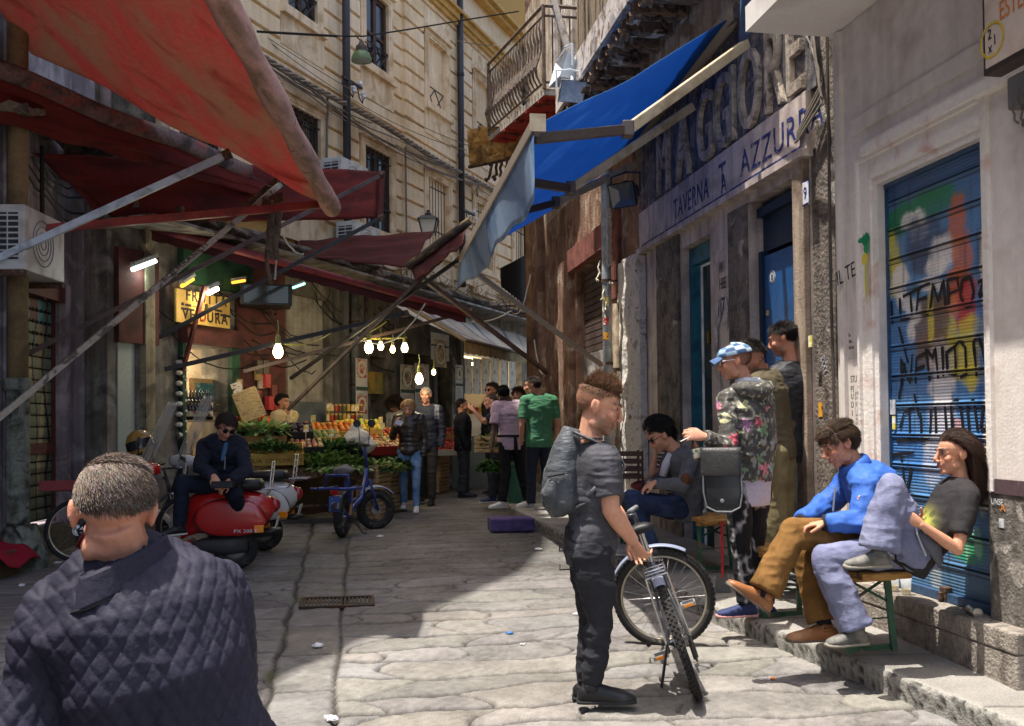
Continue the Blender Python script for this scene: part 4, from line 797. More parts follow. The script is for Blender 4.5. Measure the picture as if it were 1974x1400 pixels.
# --- blue awning
def blue_awning():
    N_ = V(D(1035, 240, 6.4)); Fp = V(D(890, 500, 11.7)); Wn = FR.p(8.55, 5.27, .05); Wf = FR.p(11.75, 5.0, .05)
    th = thing('blue_awning', 'bright blue fabric awning with cream folding arms over the tavern', 'awning', (N_+Fp)/2)
    cl = mat('blue_canvas', S(66, 118, 176), .7, c2=S(96, 142, 196), s2=1.5, t2=(.55, .8), var=.05, vs=6, trans=.62, bump=.15, bs=9, wave=(1, 1, .3))
    def f(a, b):
        p = N_.lerp(Fp, a).lerp(Wn.lerp(Wf, a), b); s = math.sin(math.pi*b)*(.03+.10*a)+.04*fbm((a*7, b*2, 1), 1., 3)*math.sin(math.pi*min(1, b*1.2+.05))+.05*math.sin(a*9+b*5)*b*(1-b); return p+V((0, 0, -s))
    mb = MB(); mb.sheet(f, 46, 26, .008); mb.build('canvas', cl, th, smooth=True)
    d = (Fp-N_).normalized(); alu = mat('cream_aluminium', S(196, 180, 150), .45, c2=S(160, 142, 112), s2=5, var=.08); dk_ = mat('dark_aluminium', S(92, 82, 76), .4, metal=.3, var=.1)
    mb = MB(); mb.beam(N_-d*.03, Fp+d*.03, .07, .10); mb.build('front_bar', mat('bar_grey', S(140, 128, 116), .45, var=.08), th, bevel=.008)
    mb = MB(); mb.beam(N_-d*.045, N_-d*.03, .11, .12); mb.build('end_cap', alu, th)
    def vf(a, b):
        p = N_.lerp(Fp, a); hh = lerp(.40, .30, a)*(1+.05*math.sin(a*40)); return p+V((.05*b*math.sin(a*11)+.10*b*math.sin(a*3)-.02, .03*math.sin(a*17)*b, -.05-hh*b))
    mb = MB(); mb.sheet(vf, 60, 8, .004); mb.build('valance', mat('pale_valance', S(186, 210, 232), .7, c2=S(110, 150, 196), s2=1.6, var=.06, trans=.45), th, smooth=True)
    W = lambda px, py: FR.p(*FR.px(px, py, .15), .15)
    def onbar(px): # point on bar nearest pixel column
        return min((N_.lerp(Fp, t/200) for t in range(201)), key=lambda q: abs((q-O).dot(V((1, 0, 0)))/q.y-(ray(px, 400).x/ray(px, 400).y)))+V((0, 0, -.06))
    for bx, (ex, ey, ed), (wx, wy) in ((1030, (1210, 250, 7.1), (1440, 84)), (985, (1100, 364, 8.6), (1335, 206)), (938, (1071, 391, 10.2), (1226, 318))):
        a = onbar(bx); e = V(D(ex, ey, ed)); w = W(wx, wy); s_ = MB(); s_.beam(a, e, .05, .075); arm = s_.build('arm', dk_, th, bevel=.006)
        s_ = MB(); s_.beam(e, w, .055, .085); s_.build('upper_arm', alu, arm, bevel=.008); s_ = MB(); s_.beam(e+V((0, 0, -.06)), e+V((0, 0, .06)), .09, .11, (0, 1, 0)); s_.build('elbow', dk_, arm, bevel=.01)
    a_ = FR.p(8.4, 5.24, .08); b_ = FR.p(11.95, 5.02, .08); mb = MB(); mb.tube([a_, b_], .09, 12); mb.build('roller', mat('bar_grey', 0), th, smooth=True)
    # brace to the wall at the far end
    p = Fp+V((.02, 0, -.06)); q = D(1160, 704, 13.1); mb = MB(); mb.beam(p, q, .055, .055); mb.build('brace', mat('grey_brace', S(150, 142, 132), .5, var=.1), th)
    # blue side tarp folded against the white balcony
    Q = [D(1425, 82, 7.8), D(1430, -40, 7.4), D(1560, -40, 6.2), D(1535, 8, 6.5)]
    mb = MB(); mb.sheet(lambda a, b: Q[0].lerp(Q[3], a).lerp(Q[1].lerp(Q[2], a), b)+V((.03*math.sin(a*14), 0, 0)), 16, 10, .006); mb.build('side_curtain', mat('grey_blue_tarp', S(84, 110, 150), .7, c2=S(60, 84, 124), s2=3, var=.06, trans=.3), th, smooth=True)
blue_awning()
# corrugated plastic canopy under the balcony
cc = thing('corrugated_canopy', 'broken yellowed corrugated plastic canopy below the iron balcony', 'canopy', D(950, 290, 18))
A_, B_, C_, D__ = D(900, 250, 18.5), D(1010, 240, 16.5), D(1000, 300, 16.8), D(905, 322, 18.6)
mb = MB(); mb.sheet(lambda a, b: A_.lerp(B_, a).lerp(D__.lerp(C_, a), b)+V((0, 0, .03*math.sin(b*50)))+V((0, .15*fbm((a*5, b*5, 0), 1., 2), 0)), 24, 60, .006); mb.build('sheet', mat('yellow_plastic', S(220, 184, 116), .6, c2=S(140, 108, 66), s2=3, var=.15, trans=.4), cc)
mb = MB(); mb.tube([D(905, 322, 18.6), D(1010, 300, 16.7)], .04, 6); mb.tube([D(960, 255, 17.5), D(945, 320, 18)], .03, 6)
for k in range(5): mb.tube(sag(D(950+8*k, 300, 17.8), D(935+16*k, 345-3*k, 17.8), .2, 8, .03), .03, 5)
mb.build('frame', m_rust, cc)
bk = thing('black_awning', 'small black slatted awning on the far corner of the brown building', 'awning', D(1000, 530, 19))
A_, B_, C_, D__ = D(966, 518, 18.3), D(1020, 488, 19.6), D(1020, 578, 19.6), D(966, 535, 18.3)
mb = MB(); mb.sheet(lambda a, b: A_.lerp(B_, a).lerp(D__.lerp(C_, a), b)+V((0, 0, .02*math.sin(b*30))), 8, 30, .02); mb.build('canvas', mat('black_canvas', S(48, 42, 38), .8, var=.2), bk)
mb = MB(); mb.sheet(lambda a, b: D__.lerp(C_, a)+V((0, -.01, -.16*b-.03*b*abs(math.sin(a*30)))), 60, 2, .01); mb.build('fringe', mat('black_canvas', 0), bk)
# ---------------------------------------------------------------- left side: palazzo, shops, near wall
m_ochre = mat('ochre_plaster', S(238, 214, 176), .88, c2=S(222, 196, 156), s2=1.2, c3=S(242, 222, 192), s3=.7, var=.05, vs=9, bump=.15, streak=S(170, 146, 116), sk=.3)
m_groove = mat('ochre_groove', S(186, 146, 80), .9, var=.12)
m_trim = mat('pale_trim', S(238, 216, 182), .85, c2=S(200, 172, 130), s2=3, var=.05, bump=.1, streak=S(150, 130, 108), sk=.25)
m_shop = mat('dirty_shop_wall', S(122, 116, 106), .88, c2=S(84, 78, 70), s2=1.6, c3=S(146, 142, 132), s3=2.2, var=.15, bump=.4, streak=S(70, 66, 60), sk=.6)
m_grime = mat('sooty_ledge', S(104, 94, 82), .9, c2=S(60, 54, 48), s2=3, c3=S(146, 132, 112), s3=2, var=.25, bump=.8, streak=S(48, 42, 38), sk=.7)
pal = thing('palazzo', 'tall ochre palazzo with banded stucco, framed windows and yellow cornices', 'building', FL.p(18, .4))
UP = [(14.62+2.27*i, 15.40+2.27*i) for i in range(6)]
ops = [(a, b, 8.12, 9.5) for a, b in UP]+[(a-.06, b+.06, 5.1, 6.6) for a, b in UP]
for a in (12.3,): ops += [(a, a+.8, 8.12, 9.5), (a, a+.8, 5.1, 6.6)]
W0 = -.03
mb = MB(); wall_open(mb, FL, 12.2, 27.5, 4.3, 17.6, -.45, W0, ops); mb.fb(FL, 12.2, 14.2, 17.6, 21.6, -.45, W0); mb.fb(FL, 27.5, 27.6, 0, 17.6, -6, W0); mb.build('wall', m_groove, pal)  # near end raised out of view, roof step shaped for the shade it casts
def stuff_courses():
    mb = MB(); z = 4.62; h = .327
    while z < 10.25:
        us = [(12.2, 18.2, 0), (18.2, 27.5, .06)]
        for a, b, off in us:
            segs = [(a, b)]
            for o in ops:
                lo, hi, zb, zt = o[0]-.19, o[1]+.19, o[2]-.30, o[3]+.26
                if z+h > zb and z < zt:
                    ns = []
                    for p, q in segs:
                        if hi <= p or lo >= q: ns.append((p, q)); continue
                        if lo > p: ns.append((p, lo))
                        if hi < q: ns.append((hi, q))
                    segs = ns
            for p, q in segs:
                A = [FL.p(p, z, W0), FL.p(q, z, W0), FL.p(q, z+.012, .015+off), FL.p(p, z+.012, .015+off), FL.p(p, z+h-.035, W0), FL.p(q, z+h-.035, W0), FL.p(q, z+h-.05, .015+off), FL.p(p, z+h-.05, .015+off)]
                mb.hexa(A)
        z += h
    mb.fb(FL, 18.2, 27.5, 4.3, 10.3, W0, .0)
    mb.build('stucco_courses', m_ochre, pal)
stuff_courses()
for (a, b, z0, z1) in ops:
    o = .07 if a > 18 else .0; mb = MB()
    mb.fb(FL, a-.17, a, z0-.1, z1+.14, -.2, .03+o); mb.fb(FL, b, b+.17, z0-.1, z1+.14, -.2, .03+o); mb.fb(FL, a-.17, b+.17, z1, z1+.14, -.2, .032+o); mb.fb(FL, a-.2, b+.2, z1+.14, z1+.22, -.2, .10+o); mb.fb(FL, a-.19, b+.19, z0-.14, z0, -.2, .10+o)
    mb.fb(FL, a-.11, a-.05, z0, z1+.06, 0, .042+o); mb.fb(FL, b+.05, b+.11, z0, z1+.06, 0, .042+o); mb.fb(FL, a-.11, b+.11, z1+.05, z1+.1, 0, .045+o); mb.fb(FL, a-.18, b+.18, z0-.64, z0-.142, -.2, .025+o); mb.fb(FL, a-.18, b+.18, z1+.222, z1+.58, -.2, .02+o); mb.build('window_surround', m_trim, pal)
m_win = mat('window_glass', S(38, 42, 46), .15, c2=S(60, 66, 70), s2=1.2, spec=.7, var=.1); m_wood = mat('dark_window_wood', S(70, 46, 36), .6, var=.15); m_grille = mat('iron_grille', S(44, 44, 48), .6, var=.1)
for i, (a, b, z0, z1) in enumerate(ops):
    mb = MB(); mb.fb(FL, a, b, z0, z1, -.10, -.07); w = mb.build('window', m_win, pal); mb = MB()
    for p, q in ((a, a+.07), (b-.07, b), ((a+b)/2-.05, (a+b)/2+.05)): mb.fb(FL, p, q, z0, z1, -.07, -.04)
    mb.fb(FL, a, b, z1-.08, z1, -.069, -.042); mb.fb(FL, a, b, z0+.62, z0+.67, -.069, -.042); mb.build('frame', m_wood, w); mb = MB()
    if z0 < 7:
        n = 7
        for k in range(n): u = a+(b-a)*(k+.5)/n; mb.tube([FL.p(u, z0, .0), FL.p(u, z1, .0)], .011, 5)
        mb.tube([FL.p(a, z0+.45, .0), FL.p(b, z0+.45, .0)], .014, 5); mb.tube([FL.p(a, z1-.16, .0), FL.p(b, z1-.16, .0)], .014, 5)
    else:
        for k in range(2):
            p, q = a+(b-a)*k/2, a+(b-a)*(k+1)/2; mb.tube([FL.p(p, z0, .0), FL.p(q, z0+.42, .0)], .016, 5); mb.tube([FL.p(q, z0, .0), FL.p(p, z0+.42, .0)], .016, 5)
        mb.tube([FL.p(a, z0+.43, .0), FL.p(b, z0+.43, .0)], .014, 5)
    mb.build('grille', m_grille, w)
mb = MB()
for z, h, w in ((10.28, .1, .08), (10.38, .14, .13), (10.52, .06, .20), (11.35, .12, .16), (11.47, .1, .26)): mb.fb(FL, 12.2, 18.2, z, z+h-.003, -.02, w); mb.fb(FL, 18.2, 27.5, z, z+h-.003, -.02, w+.06)
mb.build('cornice', mat('yellow_cornice', S(206, 166, 92), .85, c2=S(188, 148, 80), s2=2, var=.06, streak=S(150, 120, 80), sk=.3), pal)
mb = MB(); mb.fb(FL, 12.2, 27.5, 10.58, 11.35, -.02, .02); mb.build('frieze', m_ochre, pal)
for px in (668, 888, 1012):
    u = FL.px(px, 150, .16)[0]; th = thing('downpipe', {668: 'dark drainpipe on the ochre palazzo behind the green dome lamp', 888: 'dark drainpipe on the ochre palazzo left of the corrugated canopy', 1012: 'dark drainpipe on the far end of the ochre palazzo'}[px], 'pipe', FL.p(u, 4.4, .16), 'dark drainpipes on the palazzo')
    mb = MB(); mb.tube([FL.p(u, 4.5, .16), FL.p(u, 11.3, .16)], .07, 10); mb.build('pipe', mat('pipe_dark', S(52, 52, 58), .5, var=.1), th, smooth=True)
    mb = MB()
    for z in (5.6, 7.4, 9.2): mb.lathe([(.072, -.03), (.084, -.03), (.084, .03), (.072, .03)], FL.p(u, z, .16), None, 10)
    mb.build('collar', mat('pipe_dark', 0), th)
cb = thing('cable_bundle', 'thick twisted bundle of old cables strung along the palazzo front', 'cables', FL.p(18, 7, .1))
for j in range(4):
    mb = MB(); mb.tube([FL.p(lerp(11, 27, i/160), 7.02+.035*math.sin(i*.9+j*1.6)+.03*math.sin(i*.13), .16+.035*math.cos(i*.9+j*1.6)) for i in range(161)], .022, 5); mb.build('cable', m_wire if j % 2 else mat('cable_tan', S(150, 136, 116), .8, var=.2), cb)
mb = MB()
for i in range(9): mb.tube(sag(FL.p(rnd(12, 22), 7, .2), FL.p(rnd(13, 26), 6.95, .2), rnd(.1, .3), 10, .03), .012, 4)
mb.tube([FL.p(15.55, 7, .1), FL.p(15.55, 5.2, .06)], .022, 5); mb.tube([FL.p(18.1, 6.9, .12), FL.p(18.15, 4.4, .1)], .02, 5); mb.build('loose_cable', m_wire, cb)
def ac_unit(label, fr, u0, u1, z0, z1, w0, w1, group='air conditioner units on the left facades'):
    th = thing('air_conditioner', label, 'air conditioner', fr.p((u0+u1)/2, z0, w0), group); wh = mat('ac_white', S(206, 208, 206), .5, c2=S(170, 168, 160), s2=4, var=.04)
    mb = MB(); mb.fb(fr, u0, u1, z0, z1, w0, w1); mb.build('case', wh, th, bevel=.012)
    mb = MB(); mb.fb(fr, u0-.004, u0-.002, z0+.1, z1-.08, w0+.05, w1-.05)
    mb.build('vent', mat('ac_dark', S(50, 56, 62), .7), th); mb = MB(); n = 8
    for k in range(n): z = lerp(z0+.1, z1-.08, (k+.5)/n); mb.fb(fr, u0-.01, u0-.004, z-.008, z+.008, w0+.05, w1-.05)
    for k in range(3): w = lerp(w0+.05, w1-.05, k/2); mb.fb(fr, u0-.012, u0-.01, z0+.1, z1-.08, w-.006, w+.006)
    mb.build('grid', wh, th)
    c = fr.p((u0+u1)/2-.05, (z0+z1)/2, w1+.002); mb = MB(); r = (z1-z0)*.36; ax = (fr.t, V((0, 0, 1)), fr.n)
    for k in range(4): mb.torus(c, r*(k+1)/4, .006, ax, 28, 5)
    mb.build('fan_grille', mat('ac_grid', S(120, 124, 126), .5), th)
    mb = MB(); mb.fb(fr, u0, u0+.05, z0-.06, z0, 0, w1); mb.fb(fr, u1-.05, u1, z0-.06, z0, 0, w1); mb.build('bracket', m_rust, th)
u0, z1 = FL.px(641, 292, .5); ac_unit('white air conditioner on the ochre palazzo right of the red awning roller', FL, u0+.25, u0+1.05, z1-.62, z1, .12, .5)
u0, z1 = FL.px(672, 425, .5); ac_unit('white air conditioner on the ochre palazzo below the hem of the dark red awning', FL, u0+.2, u0+1.0, z1-.60, z1+.05, .12, .5)
# old ceramic insulators
for k, (px, py, m_) in enumerate(((690, 160, 0), (912, 410, 1))):
    u, z = FL.px(px, py, .3); th = thing('insulator_bracket', ['iron bracket with white ceramic insulators by the drainpipe at mid palazzo', 'iron bracket with white ceramic insulators near the corrugated canopy'][k], 'insulators', FL.p(u, z, .1)); mb = MB(); mb.fb(FL, u-.35, u+.25, z-.02, z+.02, .2, .24)
    for q in (-.2, .1): mb.tube([FL.p(u+q, z, .22), FL.p(u+q, z-.22, .26), FL.p(u+q+.1, z-.28, .26), FL.p(u+q+.14, z-.15, .26)], .012, 5)
    mb.build('bracket', m_grille, th); mb = MB()
    for q in (-.2, .1): mb.lathe([(.02, 0), (.05, .03), (.035, .06), (.05, .1), (.02, .13)], FL.p(u+q+.14, z-.2, .26), None, 8)
    mb.lathe([(.02, 0), (.05, .03), (.03, .08), (.02, .1)], FL.p(u+.2, z+.02, .22), None, 8); mb.build('insulator', mat('porcelain', S(220, 220, 226), .2), th)
# green dome lamp on a cable across the street
gl = thing('dome_lamp', 'green enamel dome lamp hanging from a wire across the street', 'lamp', D(697, 95, 14)); c = V(D(697, 118, 14))
mb = MB(); mb.lathe([(.155, 0), (.15, .05), (.125, .11), (.08, .15), (.05, .165)], c, None, 24); mb.build('shade', mat('green_enamel', S(112, 136, 92), .45, c2=S(88, 112, 74), s2=6, var=.08, trans=.15), gl, smooth=True)
mb = MB(); mb.lathe([(.15, .012), (.13, -.012), (.06, -.03), (.001, -.034)], c, None, 24); mb.build('diffuser', glass('lamp_glass', (.7, .78, .68), .5), gl, smooth=True)
mb = MB(); mb.lathe([(.09, .15), (.085, .22), (.05, .25), (.03, .30), (.012, .33)], c, None, 12); mb.tube([c+V((0, 0, .3)), c+V((-.06, 0, .36)), c+V((-.09, 0, .40))], .012, 5); mb.tube([c+V((.14, 0, .08)), c+V((.2, 0, .2)), c+V((.05, 0, .3))], .01, 5); mb.build('cap', mat('lamp_cap', S(84, 70, 66), .7, var=.2), gl)
sw = thing('span_wire', 'thin sagging wire spanning the street from palazzo to balcony', 'wire', D(697, 70, 14)); mb = MB(); mb.tube([D(495, 60, 13.2), D(600, 66, 13.6), D(665, 70, 14.1), D(700, 70, 14), D(780, 58, 14.3), D(900, 38, 14.8), D(1000, 22, 15.2)], .012, 5); mb.tube([D(495, 62, 13.3), D(560, 66, 13.5), D(650, 71, 14)], .01, 5); mb.build('wire', m_wireb, sw)
for k, (a, b, s_) in enumerate((((500, 62, 14), (960, 300, 19), .2), ((500, 66, 14), (900, 290, 19), .25), ((880, 78, 18), (985, 86, 17), .05))):
    mb = MB(); mb.tube(sag(D(*a), D(*b), s_, 14), .008, 4); tag(mb.build('telephone_wire', m_wire), ['upper thin telephone wire slanting down across palazzo front', 'lower thin telephone wire slanting down across palazzo front', 'short thin wire between palazzo cornice and iron balcony'][k], 'wire')
# --- shop row under the palazzo
ru = lambda px, w=0: FL.px(px, 700, w)[0]
DOOR = (ru(342), ru(432), 0, 2.62); SHT = (ru(548), ru(630), .3, 3.6); D2 = (ru(708), ru(742), 0, 2.75); D3 = (ru(770), ru(828), 0, 2.9); D4 = (ru(836), ru(866), 0, 3.0); D5 = (ru(890), ru(1002), 0, 3.1)
row = thing('shop_row', 'row of grimy ground floor market shops under the ochre palazzo', 'building', FL.p(17, .4))
mb = MB(); wall_open(mb, FL, 11.1, 27.5, 0, 4.3, -.4, .06, [DOOR, SHT, D2, D3, D4, D5]); mb.build('wall', m_shop, row)
mb = MB(); mb.sheet(lambda a, b: FL.p(lerp(11.2, 27.5, a), 4.22+.10*math.cos(b*math.pi)+.03*fbm((a*40, b*3, 0), 1., 3), .06+.34*math.sin(b*math.pi)**.5+.06*fbm((a*60, b*2, 1), 1., 3)), 160, 10); mb.fb(FL, 11.1, 27.5, 4.15, 4.3, -.03, .3); mb.build('ledge', m_grime, row)
mb = MB()
for k in range(60):
    u = rnd(14.5, 25); p = FL.p(u, 4.3, rnd(.1, .36)); mb.tube([p, p+V((rnd(-.25, .25), rnd(-.2, .2), rnd(.05, .3))), p+V((rnd(-.5, .5), rnd(-.3, .3), rnd(-.1, .4)))], .008, 4)
mb.build('dead_twigs', mat('dry_twig', S(120, 104, 84), .9), row)
mb = MB()
for k in range(7): u = 20.5+.7*k; mb.beam(FL.p(u, 4.05+.02*k, .2), FL.p(u+.8, 4.05+rnd(-.1, .1), 1.2), .04, .04)
mb.build('iron_rod', m_rust, row)
mb = MB(); mb.fb(FL, 11.1, 27.5, 3.98, 4.02, .06, .75); mb.build('tin_flashing', mat('tin', S(150, 146, 140), .5, c2=S(90, 80, 70), s2=4, metal=.3), row)
for (a, b, z0, z1) in (DOOR, D2, D3, D4, D5): mb = MB(); mb.fb(FL, a-.05, b+.05, .0, z1+.1, -2.1, -2.0); mb.fb(FL, a-.05, a, 0, z1, -2.0, -.4); mb.fb(FL, b, b+.05, 0, z1, -2.0, -.4); mb.fb(FL, a-.05, b+.05, z1, z1+.1, -2.0, -.4); mb.build('shop_interior', mat('shop_interior', S(140, 126, 104), .8, c2=S(110, 96, 76), s2=3, var=.1), row)
mb = MB(); mb.fb(FL, SHT[0], SHT[1], 1.9, 3.6, -.12, -.08)
for k in range(16): mb.fb(FL, SHT[0]+.01, SHT[1]-.01, 1.92+k*.105, 1.92+k*.105+.095, -.08, -.072)
mb.build('shutter_upper', mat('shutter_cream', S(176, 172, 160), .6, c2=S(140, 134, 120), s2=3, var=.06, streak=S(90, 84, 76), sk=.4), row)
mb = MB(); mb.fb(FL, SHT[0], SHT[1], .3, 1.9, -.10, -.06); mb.build('shutter_lower', mat('shutter_bluegrey', S(112, 120, 124), .5, c2=S(92, 98, 100), s2=2, var=.05), row)
mb = MB()
for px, w0, h in ((640, .05, 3.9), (654, .09, 3.9), (752, .1, 3.9), (764, .07, 3.6), (880, .08, 3.9), (830, .06, 3.9)): u = ru(px); mb.fb(FL, u-.07, u+.07, .3, h, .06, .06+w0)
mb.build('pilaster', mat('grey_pilaster', S(112, 110, 106), .8, c2=S(90, 88, 82), s2=3, var=.1, streak=S(60, 58, 54), sk=.5), row)
mb = MB(); mb.fb(FL, ru(446), ru(540), .3, 4.1, .06, .10); mb.fb(FL, ru(336), ru(446), 2.62, 2.86, .06, .22); mb.build('red_wall', mat('market_red', S(92, 48, 42), .8, c2=S(64, 34, 30), s2=3, var=.15, bump=.3), row)
mb = MB(); mb.fb(FL, ru(432), ru(447), .3, 2.62, -.1, .14); mb.fb(FL, ru(336), ru(343), .3, 2.62, -.1, .14); mb.fb(FL, ru(336), ru(470), 3.42, 3.95, .06, .16); mb.build('green_jamb', mat('market_green', S(34, 72, 48), .7, c2=S(24, 48, 36), s2=4, var=.15), row)
mb = MB()
for k in range(26): a = FL.p(rnd(11.5, 21), rnd(2.7, 4), .12); mb.tube(sag(a, a+FL.t*rnd(.4, 2.)+V((0, 0, rnd(-.6, .3))), rnd(.05, .3), 8, .02), .01, 4)
mb.build('loose_wiring', m_wireb, row)
mb = MB(); mb.fb(FL, ru(218), ru(250), .3, 2.6, .06, .075); mb.build('white_tiles', mat('white_tiles', S(160, 168, 160), .35, c2=S(160, 170, 160), s2=3, var=.08), row)
mb = MB(); mb.fb(FL, ru(262), ru(280), .3, 4.0, .06, .16); mb.build('cream_pier', mat('cream_pier', S(160, 150, 122), .8, c2=S(120, 108, 84), s2=3, c3=S(100, 92, 78), s3=3, var=.1, streak=S(80, 72, 60), sk=.6), row)
mb = MB(); mb.fb(FL, ru(212), ru(290), 2.55, 3.7, .06, .14); mb.build('red_box', mat('market_red', 0), row)
for k, (px, w, r) in enumerate(((684, .2, .075), (706, .1, .03))): pipe('drain_pipe', ['thick grey drainpipe between the shop shutter and the pizza banner', 'thin grey drainpipe right beside the pizza banner'][k], px, .4, 4.1, w, r, mat('pipe_grey', S(104, 106, 102), .6, c2=S(70, 68, 64), s2=4, var=.12), FL, (2.2, 3.3))
# --- near left wall
nw = thing('lavender_building', 'grimy lavender building with a painted lattice shutter at the left edge', 'building', F1.p(10, .2))
LS = (9.86, 10.8, .45, 3.0)
mb = MB(); wall_open(mb, F1, -14, 11.6, -.4, 13, -.5, 0, [LS]); mb.build('wall', mat('lavender_plaster', S(140, 130, 134), .88, c2=S(124, 112, 114), s2=1.5, c3=S(176, 166, 168), s3=1.8, var=.08, bump=.3, streak=S(84, 76, 76), sk=.55), nw)
# stepped gable added out of view, its outline made up to throw the street shade
GP = [(-14, 13), (4.6, 13.0), (5.9, 15.5), (6.9, 17.9), (7.8, 19.6), (9.2, 20.9), (11.6, 21.6), (11.6, 13), ]
mb = MB(); mb.prism([F1.p(u, z, -.45) for u, z in ((4.6, 13.0), (5.9, 15.5), (6.9, 17.9), (7.8, 19.6), (9.2, 20.9), (11.6, 21.6), (11.6, 13))], F1.n*.4); mb.build('shade_gable', mat('lavender_plaster', 0), nw)
mb = MB(); mb.fb(F1, 11.2, 11.5, .1, 6, 0, .14); mb.fb(F1, 10.85, 11.0, .1, 3.2, 0, .05); mb.fb(F1, 9.5, 9.8, .0, 6, 0, .06); mb.build('pilaster', mat('lavender_plaster', 0), nw)
mb = MB(); mb.fb(F1, 11.6, 12.4, 0, 21.6, -.5, .02); mb.fb(F1, 11.7, 12.0, 0, 5, .02, .12); mb.fb(F1, 12.25, 12.45, 4.2, 21.6, -.5, .93); mb.build('return_and_blocker', mat('sooty_ledge', 0), nw)  # upper part unseen, added to block sun through the gap beside the palazzo
mb = MB(); mb.fb(F1, 9.7, 10.95, -.1, .44, -.1, .16); mb.build('threshold', mat('mossy_stone', S(92, 88, 74), .9, c2=S(60, 58, 48), s2=6, var=.2, bump=.6), nw)
ls = thing('lattice_shutter', 'roller shutter with rows of round holes painted in faded graffiti', 'shutter', F1.p(10.3, .45))
def lcol(a, b):
    u = a*.94; z = .45+b*2.55; c = [S(168, 156, 120), S(122, 132, 110), S(150, 130, 100), S(196, 188, 160), S(90, 100, 96)]
    n = noise.noise((u*5+.6*math.sin(z*2), z*.9, 3)); k = (n*2.2+1.6) % 4.99; q = c[int(k)]; st = abs(math.sin(u*11+1.8*noise.noise((u*2, z*1.1, 7))))
    if st < .22: q = S(44, 48, 46)
    if z > 2.72: q = S(92, 150, 146) if noise.noise((u*5, 1, 1)) > 0 else S(110, 70, 70)
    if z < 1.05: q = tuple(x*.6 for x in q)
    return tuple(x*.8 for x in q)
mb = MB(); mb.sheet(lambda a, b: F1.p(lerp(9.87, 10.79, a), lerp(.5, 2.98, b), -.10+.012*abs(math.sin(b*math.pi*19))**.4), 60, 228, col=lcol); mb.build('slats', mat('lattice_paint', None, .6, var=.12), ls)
mb = MB()
for r in range(4):
    for k in range(9):
        mb.lathe([(.001, 0), (.022, 0), (.022, .004)], F1.p(9.93+k*.1, 2.85-r*.131, -.085), (F1.t, V((0, 0, 1)), F1.n), 8)
for k in range(19): mb.fb(F1, 9.87, 10.79, .5+k*.1305-.006, .5+k*.1305+.006, -.1, -.083)
mb.build('slots', m_pit if 'm_pit' in globals() else mat('black_pit', (.006, .006, .007), .9, var=0), ls)
mb = MB(); mb.fb(F1, 9.83, 9.87, .45, 3, -.1, -.04); mb.fb(F1, 10.79, 10.83, .45, 3, -.1, -.04); mb.fb(F1, 9.85, 10.8, 1.24, 1.36, -.1, -.06); mb.fb(F1, 9.8, 10.85, 2.98, 3.2, -.2, .05); mb.build('rail', mat('old_red_rail', S(90, 50, 46), .7, var=.2), ls)
p1, u_ = pipe('drain_pipe', 'fat tan drainpipe at the far left with mossy grey foot', 34, 1.9, 7, .16, .10, mat('tan_stain_pipe', S(132, 112, 80), .8, c2=S(96, 80, 58), s2=3, var=.15), F1)
mb = MB(); mb.tube([F1.p(u_, .1, .16), F1.p(u_, 1.0, .16), F1.p(u_, 1.9, .16)], .115, 12); mb.lathe([(.115, 0), (.135, .02), (.135, .12), (.115, .14)], F1.p(u_, 1.9, .16), None, 12); mb.tube([F1.p(u_, -.1, .2), F1.p(u_, .25, .2), F1.p(u_, .55, .18)], [.3, .26, .16], 10); mb.build('foot', mat('mossy_pipe', S(120, 124, 112), .85, c2=S(70, 72, 62), s2=5, c3=S(40, 40, 36), s3=4, var=.2, bump=.4), p1)
p2, u_ = pipe('drain_pipe', 'brown drainpipe with bell joint at the end of the lavender wall', 203, 2.2, 6, .2, .075, mat('purple_brown_pipe', S(112, 94, 88), .7, c2=S(84, 70, 66), s2=4, var=.12), F1, (3.2,))
mb = MB(); mb.tube([F1.p(u_, .0, .2), F1.p(u_, 2.2, .2)], .09, 12); mb.lathe([(.09, 0), (.112, .02), (.112, .16), (.09, .2)], F1.p(u_, 2.1, .2), None, 12); mb.build('lower_pipe', mat('stickered_pipe', S(104, 96, 90), .7, c2=S(70, 64, 60), s2=6, c3=S(170, 160, 150), s3=6, t3=(.62, .66), var=.2), p2)
ac_unit('white air conditioner on the lavender wall at the left edge', F1, 9.05, 9.95, 3.08, 3.72, .1, .42)
u_, z_ = F1.px(88, 535, .01); ps = thing('wall_painting', 'small faded pink painted figure of a saint on the lavender wall', 'painting', F1.p(u_, z_-.22, .01)); mb = MB(); mb.add([F1.p(u_+.085*math.cos(k*.314)*(1 if math.sin(k*.314) < .3 else .6), z_+.25*math.sin(k*.314), .006) for k in range(20)], [tuple(range(20))]); mb.build('figure', mat('faded_pink', S(170, 90, 96), .85, c2=S(204, 176, 140), s2=14, var=.2), ps)
mb = MB()
for k in range(5): mb.tube(sag(F1.p(9.5+.2*k, 4.4, .1), F1.p(11.2, 3.9+.2*k, .1), .15, 10, .02), .012, 4)
mb.tube([F1.p(10.1, 4.6, .12), F1.p(10.1, 3.72, .12)], .025, 5); mb.build('hanging_wires', m_wireb, nw)
# overhead clutter above lavender wall
mb = MB(); mb.sheet(lambda a, b: F1.p(lerp(9, 12.4, a), 4.7+.3*a+.06*fbm((a*12, b*4, 1), 1., 3), .02+.45*b+.05*fbm((a*9, b*3, 4), 1., 3)), 50, 8, .06); mb.build('broken_eave', m_grime, nw)
